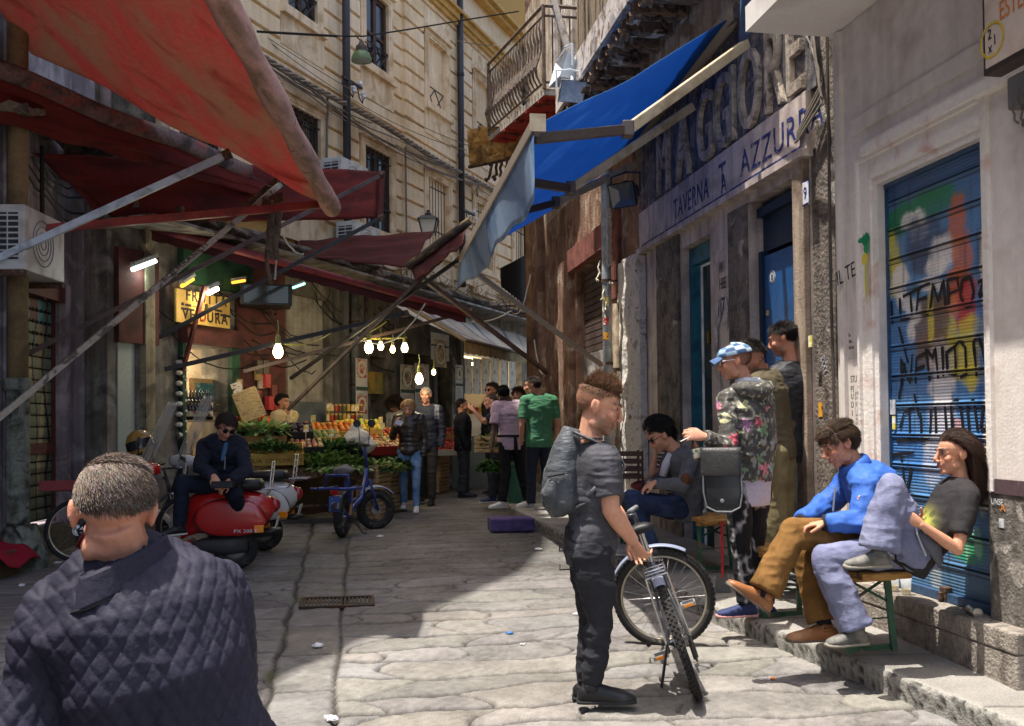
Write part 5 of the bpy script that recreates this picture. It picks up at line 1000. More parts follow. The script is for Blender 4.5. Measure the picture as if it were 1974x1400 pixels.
# street lantern
lx = V(D(826, 452, 17.6)); ln = thing('street_lantern', 'old four sided iron street lantern against the palazzo', 'lantern', lx); mb = MB()
def ring4(z, r): return [lx+V((sx*r, sy*r, z)) for sx, sy in ((-1, -1), (1, -1), (1, 1), (-1, 1))]
mi = mat('lantern_iron', S(62, 66, 70), .5, var=.1); mb.add(ring4(.27, .20)+ring4(.33, .13)+ring4(.36, .06), [(0, 1, 5, 4), (1, 2, 6, 5), (2, 3, 7, 6), (3, 0, 4, 7), (4, 5, 9, 8), (5, 6, 10, 9), (6, 7, 11, 10), (7, 4, 8, 11), (8, 9, 10, 11), (3, 2, 1, 0)]); mb.lathe([(.05, .36), (.07, .39), (.03, .42), (.04, .45), (.001, .47)], lx, None, 10)
for a, b in zip(ring4(0, .11), ring4(.27, .17)): mb.beam(a, b, .02, .02)
mb.build('frame', mi, ln); mb = MB(); mb.add(ring4(.0, .105)+ring4(.265, .165), [(0, 1, 5, 4), (1, 2, 6, 5), (2, 3, 7, 6), (3, 0, 4, 7)]); mb.build('glass', glass('lantern_glass', (.75, .74, .66), .6, .3), ln)
# ---------------------------------------------------------------- red and white awnings, poles
red_n = mat('red_canvas', S(210, 126, 114), .75, c2=S(192, 154, 128), s2=1.1, t2=(.38, .64), stretch=(2.2, .7, 1.5), c3=S(176, 92, 82), s3=1.3, t3=(.55, .75), var=.08, vs=22, trans=.72, bump=.25, bs=18, wave=(.6, 5, 3))
red_d = mat('dark_red_canvas', S(116, 38, 32), .8, c2=S(84, 30, 28), s2=1.6, stretch=(1, 1, 4), c3=S(140, 84, 52), s3=1.4, t3=(.62, .8), var=.12, vs=25, trans=.25, bump=.25, bs=16, wave=(.5, 4, 6))
red_p = mat('plum_canvas', S(122, 48, 50), .8, c2=S(98, 40, 42), s2=1.6, var=.1, trans=.25, bump=.2, bs=14)
maroon = mat('maroon_canvas', S(88, 34, 32), .8, c2=S(66, 28, 28), s2=2, stretch=(1, 1, 6), var=.12, trans=.25, bump=.25, bs=18, wave=(.6, 3, 6))
red_iron = mat('red_iron', S(150, 54, 42), .55, c2=S(108, 42, 34), s2=4, c3=S(80, 60, 50), s3=8, t3=(.62, .68), var=.1)
def quad_awning(name, label, P, m, sg=.2, n=(40, 26), wr=.03, th_=.008, ridge=0):
    t = thing(name, label, 'awning', (P[0]+P[2])/2)
    def f(a, b):
        p = P[0].lerp(P[1], a).lerp(P[3].lerp(P[2], a), b); return p+V((0, 0, -4*sg*a*(1-a)*(.25+3*b*(1-b))+wr*fbm((a*6, b*3, len(label)), 1., 3)+ridge*math.sin(a*3+b*14)))
    mb = MB(); mb.sheet(f, n[0], n[1], th_); mb.build('canvas', m, t, smooth=True); return t, f
Tn, Tf = V(D(418, -24, 6.35)), V(D(640, 398, 11.0)); Wf_, Wn_ = F1.p(9.9, 5.55, .1), F1.p(6.1, 6.5, .1)
a1, f1 = quad_awning('market_awning', 'big bright red market awning sagging from a fat pale roller overhead', [Tn, Tf, Wf_, Wn_], red_n, .10, (50, 30), .05, .008, .025)
mb = MB(); d = (Tf-Tn).normalized(); pts = [Tn.lerp(Tf, i/24)+V((0, 0, -.02)) for i in range(25)]; mb.tube([pts[0]-d*.05]+pts+[Tf+d*.06, Tf+d*.10], [.10]+[.105+.012*math.sin(i*.9)+.008*noise.noise((i*.7, 2, 2)) for i in range(25)]+[.095, .05], 16)
mb.build('roller', mat('pink_roller', S(206, 156, 138), .75, c2=S(150, 116, 96), s2=3, stretch=(3, .6, 3), c3=S(120, 92, 78), s3=3, t3=(.58, .7), var=.1, bump=.3, bs=30), a1, smooth=True)
mb = MB(); mb.beam(D(-30, 452, 9.3), D(622, 394, 11.0), .085, .085); mb.build('arm', red_iron, a1, bevel=.006)
mb = MB(); q = V(D(527, 385, 10.8)); mb.beam(V(D(536, 345, 10.8)), V(D(470, 398, 10.7)), .07, .05); mb.obox(q, (.12, 0, .03), (0, .03, 0), (0, 0, .05)); mb.build('clamp', m_rust, a1); mb = MB(); mb.obox(V(D(348, 412, 10.4)), (.03, 0, 0), (0, .05, 0), (0, 0, .08)); mb.build('clamp', m_rust, a1)
# second awning behind it
A = [V(D(-60, 112, 8.6)), V(D(482, 330, 11.8)), V(D(590, 400, 12.6)), V(D(-60, 226, 8.9))]
a2, f2 = quad_awning('market_awning', 'dark red awning with grimy grey hem, second from the front', A, red_d, .0, (40, 20), .05, .008, .02)
mb = MB(); mb.tube([A[0].lerp(A[1], i/16)+V((0, 0, .02*math.sin(i*.7))) for i in range(17)], [(.10, .055)]*17, 10, side=V((0, 0, 1))); mb.build('hem_roll', mat('grimy_hem', S(112, 92, 86), .9, c2=S(56, 48, 46), s2=4, c3=S(130, 70, 64), s3=2, var=.25, bump=.5), a2, smooth=True)
A = [V(D(60, 296, 10.1)), V(D(732, 332, 13.2)), V(D(728, 418, 12.9)), V(D(236, 432, 11.2))]
a3, f3 = quad_awning('market_awning', 'dark red awning with striped folds ending in front of the air conditioner', A, red_d, .06, (50, 18), .03, .008, .025)
mb = MB(); mb.sheet(lambda a, b: A[1].lerp(A[2], b)+V((-.02+.10*a, -.02-.04*math.sin(a*3), .02*math.sin(b*7))), 6, 12, .012); mb.build('end_hem', mat('maroon_canvas', 0), a3)
A = [V(D(84, 300, 10.25)), V(D(520, 360, 12.8)), V(D(590, 398, 12.6)), V(D(190, 414, 11.0))]
a3b, _ = quad_awning('market_awning', 'plum red inner awning slung beneath the dark red ones', A, red_p, .05, (30, 14), .04)
A = [V(D(480, 474, 15.2)), V(D(836, 446, 14.2)), V(D(790, 510, 13.2)), V(D(560, 496, 14.2))]
a4, _ = quad_awning('market_awning', 'long maroon awning stretched low across the mid street', A, maroon, .04, (40, 18), .03, .008, .03)
A = [V(D(790, 512, 12.4)), V(D(903, 428, 12.0)), V(D(890, 472, 11.6)), V(D(800, 540, 12.0))]
a5, _ = quad_awning('market_awning', 'small maroon awning flap with dark roller tucked under blue awning', A, maroon, .03, (20, 14), .05)
mb = MB(); mb.tube([V(D(786, 514, 12.3)), V(D(908, 424, 11.9))], .055, 10); mb.build('roller', mat('roller_dark', S(64, 54, 46), .6, c2=S(120, 100, 70), s2=8, var=.2), a5)
# long red tube awning in front of the fruit shop
q0, q1 = V(D(285, 436, 11.6)), V(D(908, 606, 14.6)); w0, w1 = FL.p(11.6, 4.0, .1), FL.p(16.5, 3.95, .1)
a6, _ = quad_awning('market_awning', 'shadowed red awning on a long slanting red tube before the fruit shop', [q0, q0.lerp(q1, .30), FL.p(13.2, 3.97, .1), w0], maroon, .03, (36, 18), .03)
mb = MB(); mb.tube([q0, q0.lerp(q1, .5), q1], .055, 10); mb.build('roller', mat('red_roller', S(128, 50, 52), .5, c2=S(90, 40, 42), s2=5, var=.1), a6, smooth=True)
mb = MB(); mb.sheet(lambda a, b: q0.lerp(q1, a*.98)+V((0, 0, -.03-.12*b-.02*b*abs(math.sin(a*60)))), 80, 3, .006); mb.build('valance', mat('maroon_canvas', 0), a6)
# white striped awning
A = [FL.p(FL.px(655, 513, .1)[0], FL.px(655, 513, .1)[1], .1), V(D(1026, 655, 23.6)), V(D(1034, 688, 22.0)), V(D(896, 655, 15.6))]
m_str = mat('striped_canvas', None, .75, var=.08, vs=10, trans=.5, c2=S(190, 180, 160), s2=1.5, t2=(.58, .8)); t = thing('striped_awning', 'cream awning with thin blue stripes over the far stalls', 'awning', A[3])
def scol(a, b):
    k = (a*9) % 1; return S(120, 128, 160) if k < .05 or .12 < k < .15 else S(236, 231, 219)
mb = MB(); mb.sheet(lambda a, b: A[0].lerp(A[1], a).lerp(A[3].lerp(A[2], a), b)+V((0, 0, -.25*math.sin(b*math.pi)*.5+.02*math.sin(a*30))), 180, 14, .008, col=scol); mb.build('canvas', m_str, t, smooth=True)
mb = MB(); mb.sheet(lambda a, b: A[3].lerp(A[2], a)+V((0, -.01, -(.2+.03*abs(math.sin(a*50)))*b)), 120, 3, .006); mb.build('valance', mat('cream_valance', S(206, 190, 140), .8, c2=S(160, 140, 96), s2=3, var=.1, trans=.35), t)
mb = MB(); mb.tube([A[0], A[3]], .04, 8); mb.tube([A[3], A[2]], .035, 8); mb.build('frame', mat('awning_frame', S(120, 108, 88), .7, var=.15), t)
# poles and braces
def pole(label, a, b, r, m, square=True, extra=None):
    th = thing('awning_pole', label, 'pole', V(D(*a))); mb = MB(); p, q = V(D(*a)), V(D(*b))
    (mb.beam(p, q, r*2, r*2) if square else mb.tube([p, q], r, 8)); mb.build('bar', m, th, bevel=.004 if square else 0)
    mb = MB(); d = (q-p).normalized(); mb.tube([q-d*.04, q+d*.05], r*1.7, 8); mb.build('joint', m_rust, th)
    return th
p_white = mat('pole_white', S(196, 208, 220), .5, c2=S(150, 160, 170), s2=6, var=.05); p_old = mat('pole_old', S(170, 160, 144), .7, c2=S(96, 88, 78), s2=9, t2=(.5, .6), var=.15, stretch=(1, 1, 1)); p_brown = mat('pole_brown', S(92, 74, 70), .6, c2=S(66, 54, 52), s2=6, var=.12); p_red = mat('pole_red', S(110, 50, 46), .6, c2=S(80, 40, 38), s2=6, var=.12); p_blk = mat('pole_black', S(44, 42, 44), .6, var=.12)
pole('pale grey white square bar slanting up under the big red awning', (-20, 506, 9.0), (436, 299, 9.6), .034, p_white)
po = pole('long weathered pole with black scrawled letters slanting up from the left wall', (-10, 812, 8.9), (545, 352, 11.0), .03, p_old)
p, q = V(D(300, 556, 9.9)), V(D(545, 352, 11.0)); d = (q-p).normalized(); n = V((d.z, 0, -d.x)); n = n if n.z > 0 else -n; fwd = V((0, -1, 0))
text_mb('BOLMRANKIT', lambda x, y, z: p+d*(.12+x)+n*(y-.03)+fwd*(.04+z), .085, 1.25, .001, spacing=1.1).build('scrawl', mat('marker_ink', 0), po)
pole('brown pole rising from the lattice shutter to the dark red awning', (30, 694, 10.2), (735, 338, 12.6), .028, p_brown)
pole('dark pole from the bell jointed drainpipe up to the awning corner', (185, 716, 11.6), (735, 420, 12.7), .026, p_blk)
pole('dark grey pole running low across the fruit shop doorway', (318, 712, 11.9), (780, 605, 13.6), .03, p_blk)
pole('thin dark pole crossing above the hanging bulbs', (470, 716, 13.0), (905, 600, 14.8), .025, p_brown)
pole('rust red pole propping the front corner of the fruit shop awning', (295, 445, 11.7), (190, 800, 11.9), .025, p_red)
pole('thin rust red pole leaning by the fruit shop door', (395, 550, 12.0), (330, 800, 12.3), .025, p_red)
pole('dark pole slanting from behind the beige shirted vendor up to the maroon flap', (555, 790, 13.4), (845, 505, 12.4), .022, p_brown)
pole('dark pole slanting up from the banner to the blue awning valance', (560, 730, 13.8), (885, 500, 12.2), .022, p_blk)
pole('brown pole falling from the maroon flap to the graffiti pier', (800, 525, 12.4), (1052, 716, 16.0), .03, p_brown)
rg = thing('hanging_rag', 'ragged grey strip of cloth dangling from the red iron arm', 'rag', D(515, 480, 10.8)); mb = MB(); c0 = V(D(525, 400, 10.8))
for k in range(5): mb.tube([c0+V((.03*math.sin(i*.8+k*2)+.02*(k-2), .02*k, -.10*i+.02*noise.noise((i, k, 1)))) for i in range(7 if k else 10)], [(.035*(1-.07*i)+.006, .01) for i in range(7 if k else 10)], 6)
mb.build('cloth', mat('rag_grey', S(112, 98, 84), .9, c2=S(70, 60, 54), s2=10, var=.2), rg, smooth=True)
wr = thing('loose_wires', 'thin pale wires looping between the awning poles', 'wires', D(700, 560, 13)); mb = MB()
for a, b, s_ in (((535, 400, 11), (530, 540, 11), .1), ((540, 440, 12), (586, 490, 12.4), .1), ((820, 580, 14.2), (985, 600, 15.5), .25), ((985, 600, 15.5), (1022, 530, 18), .3), ((690, 650, 13.6), (820, 585, 14), .3), ((1030, 655, 17), (1048, 720, 16), .2)): mb.tube(sag(D(*a), D(*b), s_, 12, .005), .012, 4)
mb.build('wire', mat('pale_wire', S(190, 184, 168), .6), wr)
# ---------------------------------------------------------------- market stalls
wood = mat('crate_wood', S(186, 158, 116), .8, c2=S(150, 120, 82), s2=6, stretch=(2, 2, 8), var=.15, bump=.2); wood_d = mat('table_wood', S(104, 84, 62), .8, c2=S(70, 56, 42), s2=4, var=.2)
def leaf_pile(mb, c, r, n, size, cols, tall=.5, seed=1, up=.7):
    rs = random.Random(seed)
    for i in range(n):
        a = rs.uniform(0, 6.283); q = rs.random()**.5; p = V(c)+V((r[0]*q*math.cos(a), r[1]*q*math.sin(a), r[2]*(1-q*q)*rs.uniform(.35, 1.)))
        d = V((math.cos(a)*rs.uniform(.2, 1), math.sin(a)*rs.uniform(.2, 1), rs.uniform(-.3, up))).normalized(); s = size*rs.uniform(.6, 1.3); t = d.cross(V((0, 0, 1))).normalized(); nrm = t.cross(d); bend = rs.uniform(.1, .5)
        k = cols[rs.randrange(len(cols))]; k = tuple(x*rs.uniform(.7, 1.25) for x in k)
        mb.add([p, p+d*s*.35+t*s*.22+nrm*.02*s, p+d*s*.4-nrm*bend*s*.1, p+d*s*.35-t*s*.22+nrm*.02*s, p+d*s*.75+t*s*.2-nrm*bend*s*.3, p+d*s*.75-t*s*.2-nrm*bend*s*.3, p+d*s-nrm*bend*s*.55], [(0, 1, 2), (0, 2, 3), (1, 4, 2), (2, 5, 3), (4, 6, 2), (6, 5, 2)], k)
leafm = mat('leaf', None, .5, var=.12, vs=60, trans=.25, spec=.4)
GR = [S(76, 104, 48), S(98, 128, 62), S(56, 84, 40), S(120, 148, 84)]; PG = [S(150, 170, 104), S(190, 200, 150), S(120, 150, 80)]; DG = [S(48, 84, 38), S(62, 100, 46), S(36, 66, 32)]
m_fruit = mat('fruit_skin', None, .4, var=.1, spec=.5)
def crate_proto(c, label, group, w=.5, d=.3, h=.26, ang=0, proto=[None]):
    if proto[0] is None:
        th = thing('wooden_crate', label, 'crate', (0, 0, 0)); mb = MB()
        for sx in (-1, 1):
            for sy in (-1, 1): mb.box((sx*.235-.014, sy*.135-.014, 0), (sx*.235+.014, sy*.135+.014, .27))
        mb.build('posts', wood, th); mb = MB()
        for k in range(4):
            z = .01+.066*k
            for sy in (-1, 1): mb.box((-.25, sy*.15-.004, z), (.25, sy*.15+.004, z+.052))
            for sx in (-1, 1): mb.box((sx*.25-.004, -.145, z), (sx*.25+.004, .145, z+.052))
        mb.build('slats', wood, th); mb = MB(); mb.box((-.245, -.143, .004), (.245, .143, .012)); mb.build('bottom', wood, th); proto[0] = th
    else:
        th = copy_tree(proto[0])
    th.location = c; th.rotation_euler = (0, 0, ang); th.scale = (w/.5, d/.3, h/.26); tag(th, label, 'crate', group)
    return th
def stack(px, py, y, n, where, ang, w=.5, d=.32, h=.24):
    b = V(D(px, py, y)); b.z = gz(y)
    for k in range(n): crate_proto(b+V((rnd(-.015, .015), rnd(-.015, .015), k*(h+.012))), ['bottom', 'second', 'third', 'fourth', 'fifth'][k]+' wooden crate up in the stack '+where, 'slatted wooden crates at the market stalls', w, d, h, ang+rnd(-.04, .04))
stack(522, 1000, 13.0, 3, 'left of the burlap covered greens table', .36); stack(722, 985, 13.1, 3, 'right of the greens table behind the blue bike', 1.35, .55, .3); stack(746, 965, 13.9, 3, 'just left of the blonde woman', 1.2); stack(842, 935, 16.6, 3, 'between the old man and the man in black', 1.3, .5, .3); stack(912, 925, 17.6, 3, 'behind the man in black jacket', 1.2, .5, .3)
crate_proto(V(D(955, 872, 14.0)), 'single wooden crate of leaves raised beside the pink shirted vendor', 'slatted wooden crates at the market stalls', .55, .34, .24, -.3)
cl = thing('leafy_bunch', 'bunch of green leaves hanging out of the crate by the pink shirted vendor', 'greens', D(948, 880, 13.85)); mb = MB(); c = V(D(955, 856, 14.0)); leaf_pile(mb, c, (.26, .15, .12), 260, .12, GR, seed=3); leaf_pile(mb, V(D(945, 905, 13.8)), (.17, .12, .18), 420, .10, DG, seed=4, up=.1); mb.build('leaves', leafm, cl)
stn = thing('green_bin', 'green plastic bin standing behind the pink shirted vendor', 'bin', D(1000, 960, 13.9)); b = V(D(1000, 960, 13.9)); b.z = gz(13.9)+.1; mb = MB(); mb.lathe([(.16, 0), (.2, .55), (.22, .56), (.22, .6), (.19, .6), (.15, .05)], b, None, 20); mb.build('body', mat('bin_green', S(60, 110, 92), .5, var=.1), stn)
# greens table with burlap
tb = thing('greens_table', 'low stall table draped with brown burlap in front of the fruit shop', 'table', D(618, 960, 12.8)); ux = V((.93, .36, 0)).normalized(); uy = V((-.36, .93, 0)).normalized(); tc = V(D(618, 905, 12.85)); tc.z = gz(12.8)+.76; gtop = tc.copy()
mb = MB(); mb.obox(tc-V((0, 0, .03)), ux*.62, uy*.38, V((0, 0, .02))); mb.build('tabletop', wood_d, tb); 
for sx in (-1, -.35, .35, 1):
    for sy in (-1, 1): mb = MB(); p = tc+ux*.56*sx+uy*.33*sy; mb.beam(V((p.x, p.y, gz(p.y))), p-V((0, 0, .05)), .035, .035); mb.build('leg', m_rust, tb)
mb = MB(); mb.beam(tc+ux*-.56-uy*.33-V((0, 0, .52)), tc+ux*.56-uy*.33-V((0, 0, .52)), .025, .03); mb.build('stretcher', m_rust, tb)
mb = MB(); mb.sheet(lambda a, b: tc+ux*lerp(-.68, .66, a)-uy*(.40+.02*math.sin(a*18)*b)+V((0, 0, .03-.19*b-.03*b*math.sin(a*9)))+uy*(.14*(1-min(1, b*4))), 50, 12, .006); mb.build('burlap', mat('burlap', S(112, 84, 62), .95, c2=S(84, 62, 46), s2=6, var=.15, bump=.5), tb, smooth=True)
gp_ = thing('greens_heap', 'big heap of loose leafy greens spilling over the burlap table', 'greens', tc); mb = MB(); leaf_pile(mb, tc, (.66, .40, .17), 2800, .10, GR, seed=1); leaf_pile(mb, tc+ux*.1-uy*.36+V((0, 0, -.02)), (.5, .12, .08), 420, .13, GR+PG, seed=2, up=.0); mb.build('leaves', leafm, gp_)
gp_ = thing('lettuce_heap', 'pale green lettuces piled on the crates right of the greens table', 'greens', D(725, 900, 13.0)); mb = MB(); leaf_pile(mb, V(D(728, 905, 13.1)), (.36, .25, .10), 800, .09, PG+GR, seed=5); leaf_pile(mb, V(D(762, 900, 13.8)), (.3, .2, .12), 700, .09, DG+GR, seed=15); mb.build('leaves', leafm, gp_)
# tiers of produce
def tray(name, label, px, py, y, w, d, h, ang, m, fruit, r, cols, n=40, group='produce trays on the fruit stall', tilt=.35, stick=None, leaves=None, text=None):
    c = V(D(px, py, y)); th = thing(name, label, 'tray', c, group); X = V((math.cos(ang), math.sin(ang), 0)); Yv = V((-math.sin(ang), math.cos(ang), 0)); Y2 = (Yv+V((0, 0, tilt))).normalized(); Z = X.cross(Y2); mb = MB()
    for s in (-1, 1): mb.obox(c+X*(w/2*s)+Z*h/2, X*.006, Y2*d/2, Z*h/2); mb.obox(c+Y2*(d/2*s)+Z*h/2, X*w/2, Y2*.006, Z*h/2)
    mb.obox(c+Z*.006, X*w/2, Y2*d/2, Z*.005); mb.build('box', m, th)
    mb = MB()
    if leaves: leaf_pile(mb, c+Z*h*.8, (w*.5, d*.5, h*.9), leaves, r, cols, seed=int(px)); mb.build('leaves', leafm, th)
    else:
        k = max(1, int(w/(r*1.9))); j = max(1, int(d/(r*1.9)))
        for i in range(k):
            for q in range(j): mb.ell(c+X*(-w/2+r+(w-2*r)*i/max(1, k-1))+Y2*(-d/2+r+(d-2*r)*q/max(1, j-1))+Z*(h*.75+rnd(0, r*.9)), (r, r, r*.92), None, 7, 5, tuple(x*rnd(.8, 1.2) for x in cols[random.randrange(len(cols))]))
        mb.build(fruit, m_fruit, th, smooth=True)
    if stick:
        mb = MB(); b = c+Yv*d*.3; 
        mb.beam(b, b+V((.01, 0, stick)), .012, .006); mb.obox(b+V((.01, -.004, stick)), V((.035, 0, .004)), V((0, .003, 0)), V((0, 0, .05))); mb.build('price_sign', mat('price_card', S(206, 178, 96), .7, c2=S(220, 214, 196), s2=20, t2=(.5, .55)), th)
    if text:
        mb = None; text_mb(text, lambda x, y_, z: c-Y2*(d/2+.007+z)+X*(x-w*.4)+Z*(h*.25+y_), h*.5, 1., .001).build('printing', mat('tray_print', S(90, 56, 30), .7), th)
    return th
card = mat('yellow_carton', S(200, 164, 84), .75, c2=S(176, 138, 64), s2=5, var=.08); cardb = mat('brown_carton', S(166, 128, 76), .8, c2=S(130, 98, 58), s2=5, var=.1); blackc = mat('black_crate', S(40, 38, 40), .6); redc = mat('red_crate', S(150, 40, 40), .5)
OR = [S(200, 122, 40), S(180, 100, 34)]; TO = [S(150, 44, 34), S(170, 64, 40), S(120, 36, 30)]; EG = [S(44, 26, 46), S(56, 32, 56)]; YL = [S(226, 190, 60), S(206, 170, 50)]; LM = [S(206, 204, 80)]
tray('vegetable_tray', 'yellow printed carton of parsley tilted behind the red scooter', 520, 886, 12.3, .85, .42, .16, .25, card, 'herbs', .06, DG, leaves=1100, text='SICILIA  ORTOFRUTTA')
tray('vegetable_tray', 'tray of pale celery and fennel above the parsley carton', 500, 846, 12.9, .7, .45, .12, .3, cardb, 'celery', .15, PG, leaves=420)
tray('vegetable_tray', 'tray of orange carrots beside the tilted display crate', 486, 822, 13.2, .5, .3, .1, .3, cardb, 'carrots', .03, [S(206, 96, 40)], stick=.32)
tray('vegetable_tray', 'tray of dark purple aubergines below the beige shirted vendor', 566, 842, 13.2, .5, .4, .14, .3, blackc, 'aubergines', .05, EG, stick=.3)
tray('fruit_tray', 'tray of bright oranges in the middle of the stall', 636, 838, 14.0, .75, .4, .12, .35, card, 'oranges', .042, OR, stick=.42)
tray('fruit_tray', 'yellow carton of courgettes at the front of the stall middle', 605, 855, 13.5, .7, .35, .15, .35, card, 'vegetables', .04, [S(70, 96, 50), S(100, 120, 60), S(150, 140, 80)], stick=.36, text='ARANCE')
tray('fruit_tray', 'tray of yellow lemons behind the oranges', 690, 830, 14.8, .7, .4, .1, .35, card, 'lemons', .04, YL+LM, stick=.36)
tray('vegetable_tray', 'tray of dark chard leaves above the greens heap', 640, 876, 13.2, .8, .3, .1, .36, blackc, 'leaves', .13, DG+GR, stick=.3, leaves=260)
tray('fruit_tray', 'red tray of potatoes and onions left of the blonde woman', 742, 868, 14.2, .55, .4, .14, .5, redc, 'potatoes', .035, [S(170, 140, 96), S(150, 110, 76), S(186, 160, 120)], stick=.36)
tray('fruit_tray', 'tray of mixed peppers and artichokes behind the blonde woman', 738, 846, 14.9, .6, .4, .12, .5, card, 'peppers', .04, OR+TO+[S(90, 100, 60), S(120, 110, 80)], stick=.3)
tray('vegetable_tray', 'shallow tray of mixed onions on the near stall', 590, 868, 12.9, .45, .3, .1, .3, blackc, 'onions', .035, [S(190, 150, 100), S(160, 90, 80)], stick=.3)
tray('fruit_tray', 'tray of strawberries in small punnets left of the man in black', 852, 868, 16.2, .55, .5, .1, .5, mat('white_tray', S(206, 200, 190), .7), 'strawberries', .035, TO, stick=.4)
tray('fruit_tray', 'wooden tray of salted fish and red peppers near the man in black', 850, 842, 16.8, .6, .4, .1, .5, cardb, 'peppers', .04, TO+[S(150, 90, 60)], stick=.3)
dp = thing('produce_counter', 'stepped timber counter carrying the produce trays', 'counter', D(620, 900, 14)); mb = MB(); a_, b_ = V(D(470, 900, 13.2)), V(D(790, 900, 15.8))
d = (b_-a_); d.z = 0; d.normalize(); q = V((-d.y, d.x, 0))
for k, (o, z) in enumerate(((-.25, .62), (.15, .78), (.55, .92))):
    A_ = V((a_.x, a_.y, 0))+q*o; B_ = V((b_.x, b_.y, 0))+q*o; mb.hexa([A_-q*.2, B_-q*.2, B_+q*.2, A_+q*.2]+[p+V((0, 0, z+gz(p.y))) for p in (A_-q*.2, B_-q*.2, B_+q*.2, A_+q*.2)])
mb.build('steps', mat('dark_timber', S(66, 52, 40), .85, c2=S(44, 36, 30), s2=4, var=.2), dp)
tc2 = thing('tilted_crate', 'wooden display crate propped at a slant beside the fruit shop door', 'crate', D(480, 775, 13.0)); mb = MB(); c = V(D(480, 780, 13.0)); X = V((.85, .3, .35)).normalized(); Yv = V((-.35, -.2, .9)).normalized(); Yv = (Yv-X*X.dot(Yv)).normalized(); Z = X.cross(Yv)
for s in (-1, 1): mb.obox(c+Yv*.2*s, X*.16, Yv*.012, Z*.06); mb.obox(c+X*.16*s, X*.010, Yv*.2, Z*.06)
mb.obox(c+X*.0, X*.01, Yv*.2, Z*.05); mb.obox(c+Z*.05, X*.16, Yv*.2, Z*.004); mb.build('frame', wood, tc2)
cs = thing('price_board', 'small white handwritten price board standing on the tilted crate', 'price board', D(462, 768, 12.9)); mb = MB(); c = V(D(462, 760, 12.9)); mb.obox(c, X*.07, Yv*.17, Z*.004); mb.build('board', mat('white_card', S(206, 196, 176), .7, c2=S(120, 60, 50), s2=22, t2=(.58, .62)), cs)
bt = thing('bottle_rack', 'rack of dark wine bottles beside the fruit shop door', 'bottles', D(382, 800, 12.7)); mb = MB()
for k in range(3): mb.obox(V(D(382, 812-16*k, 12.6+.12*k)), V((.26, .1, 0)), V((-.02, .06, 0)), V((0, 0, .008)))
mb.build('shelf', wood_d, bt)
for k in range(2):
    for i in range(8):
        b = V(D(360+6.5*i, 810-17*k, 12.55+.12*k)); mb = MB(); mb.lathe([(.001, 0), (.034, .0), (.035, .15), (.015, .21), (.014, .28), (.001, .28)], b, None, 10); mb.build('bottle', mat('dark_glass', S(24, 24, 26), .12, spec=.8, var=.1), bt, smooth=True); mb = MB(); mb.lathe([(.036, .05), (.0365, .12)], b, None, 10); mb.build('label', mat('bottle_label', S(196, 186, 160), .6, c2=S(120, 60, 50), s2=18, t2=(.55, .6)), bt)
jr = thing('jar_rack', 'tiered rack of small jars behind the oranges', 'jars', D(665, 815, 15.2)); mb = MB()
for k in range(3): mb.obox(V(D(662, 832-18*k, 15.0+.2*k)), V((.30, .12, 0)), V((-.03, .07, 0)), V((0, 0, .008)))
mb.build('shelf', wood_d, jr)
jc = [S(190, 60, 40), S(206, 160, 60), S(120, 60, 40), S(226, 206, 150), S(90, 100, 50)]
for k in range(3):
    mb = MB()
    for i in range(9): b = V(D(632+8*i, 829-18*k, 14.9+.2*k)); mb.lathe([(.001, 0), (.03, 0), (.03, .09), (.001, .09)], b, None, 8, jc[(i*7+k*3) % 5]); mb.lathe([(.027, .09), (.027, .115), (.001, .115)], b, None, 8, S(196, 170, 90))
    mb.build('jars', m_fruit, jr)
sk = thing('white_sack', 'white cloth sack slumped on the stall behind the blue bike', 'sack', D(690, 862, 13.3)); mb = MB(); c = V(D(690, 848, 13.4)); mb.ell(c, (.20, .15, .17), None, 16, 10); mb.ell(c+V((.12, 0, -.08)), (.14, .12, .13), None, 14, 9); mb.ell(c+V((-.02, 0, .14)), (.09, .08, .1), None, 12, 8); finish('cloth', remesh(mb, .015, 3), fabric('sack_white', S(196, 190, 180)), sk, wrinkle(.02, (7, 7, 7)))
vs = thing('glass_counter', 'glass fronted deli counter behind the man in black', 'counter', D(930, 830, 17.2)); c = V(D(930, 790, 17.4)); mb = MB(); gzz = gz(17.3); P = [(-.55, -.3), (.55, -.1), (.5, .5), (-.6, .3)]; mb.hexa([V((c.x+x, c.y+y, gzz)) for x, y in P]+[V((c.x+x, c.y+y, gzz+.95)) for x, y in P]); mb.build('base', mat('counter_steel', S(120, 130, 126), .4, metal=.3, var=.1), vs)
mb = MB(); mb.hexa([V((c.x+x, c.y+y, gzz+.955)) for x, y in P]+[V((c.x+x*.95, c.y+y*.6+.12, gzz+1.35)) for x, y in P]); mb.build('glass', glass('counter_glass', (.7, .78, .8), .35), vs); mb = MB()
for k in range(10): mb.lathe([(.04, 0), (.045, .12), (.001, .13)], V((c.x-.4+.09*k, c.y+.2, gzz+1.36)), None, 8, jc[k % 3])
mb.build('jars', m_fruit, vs)
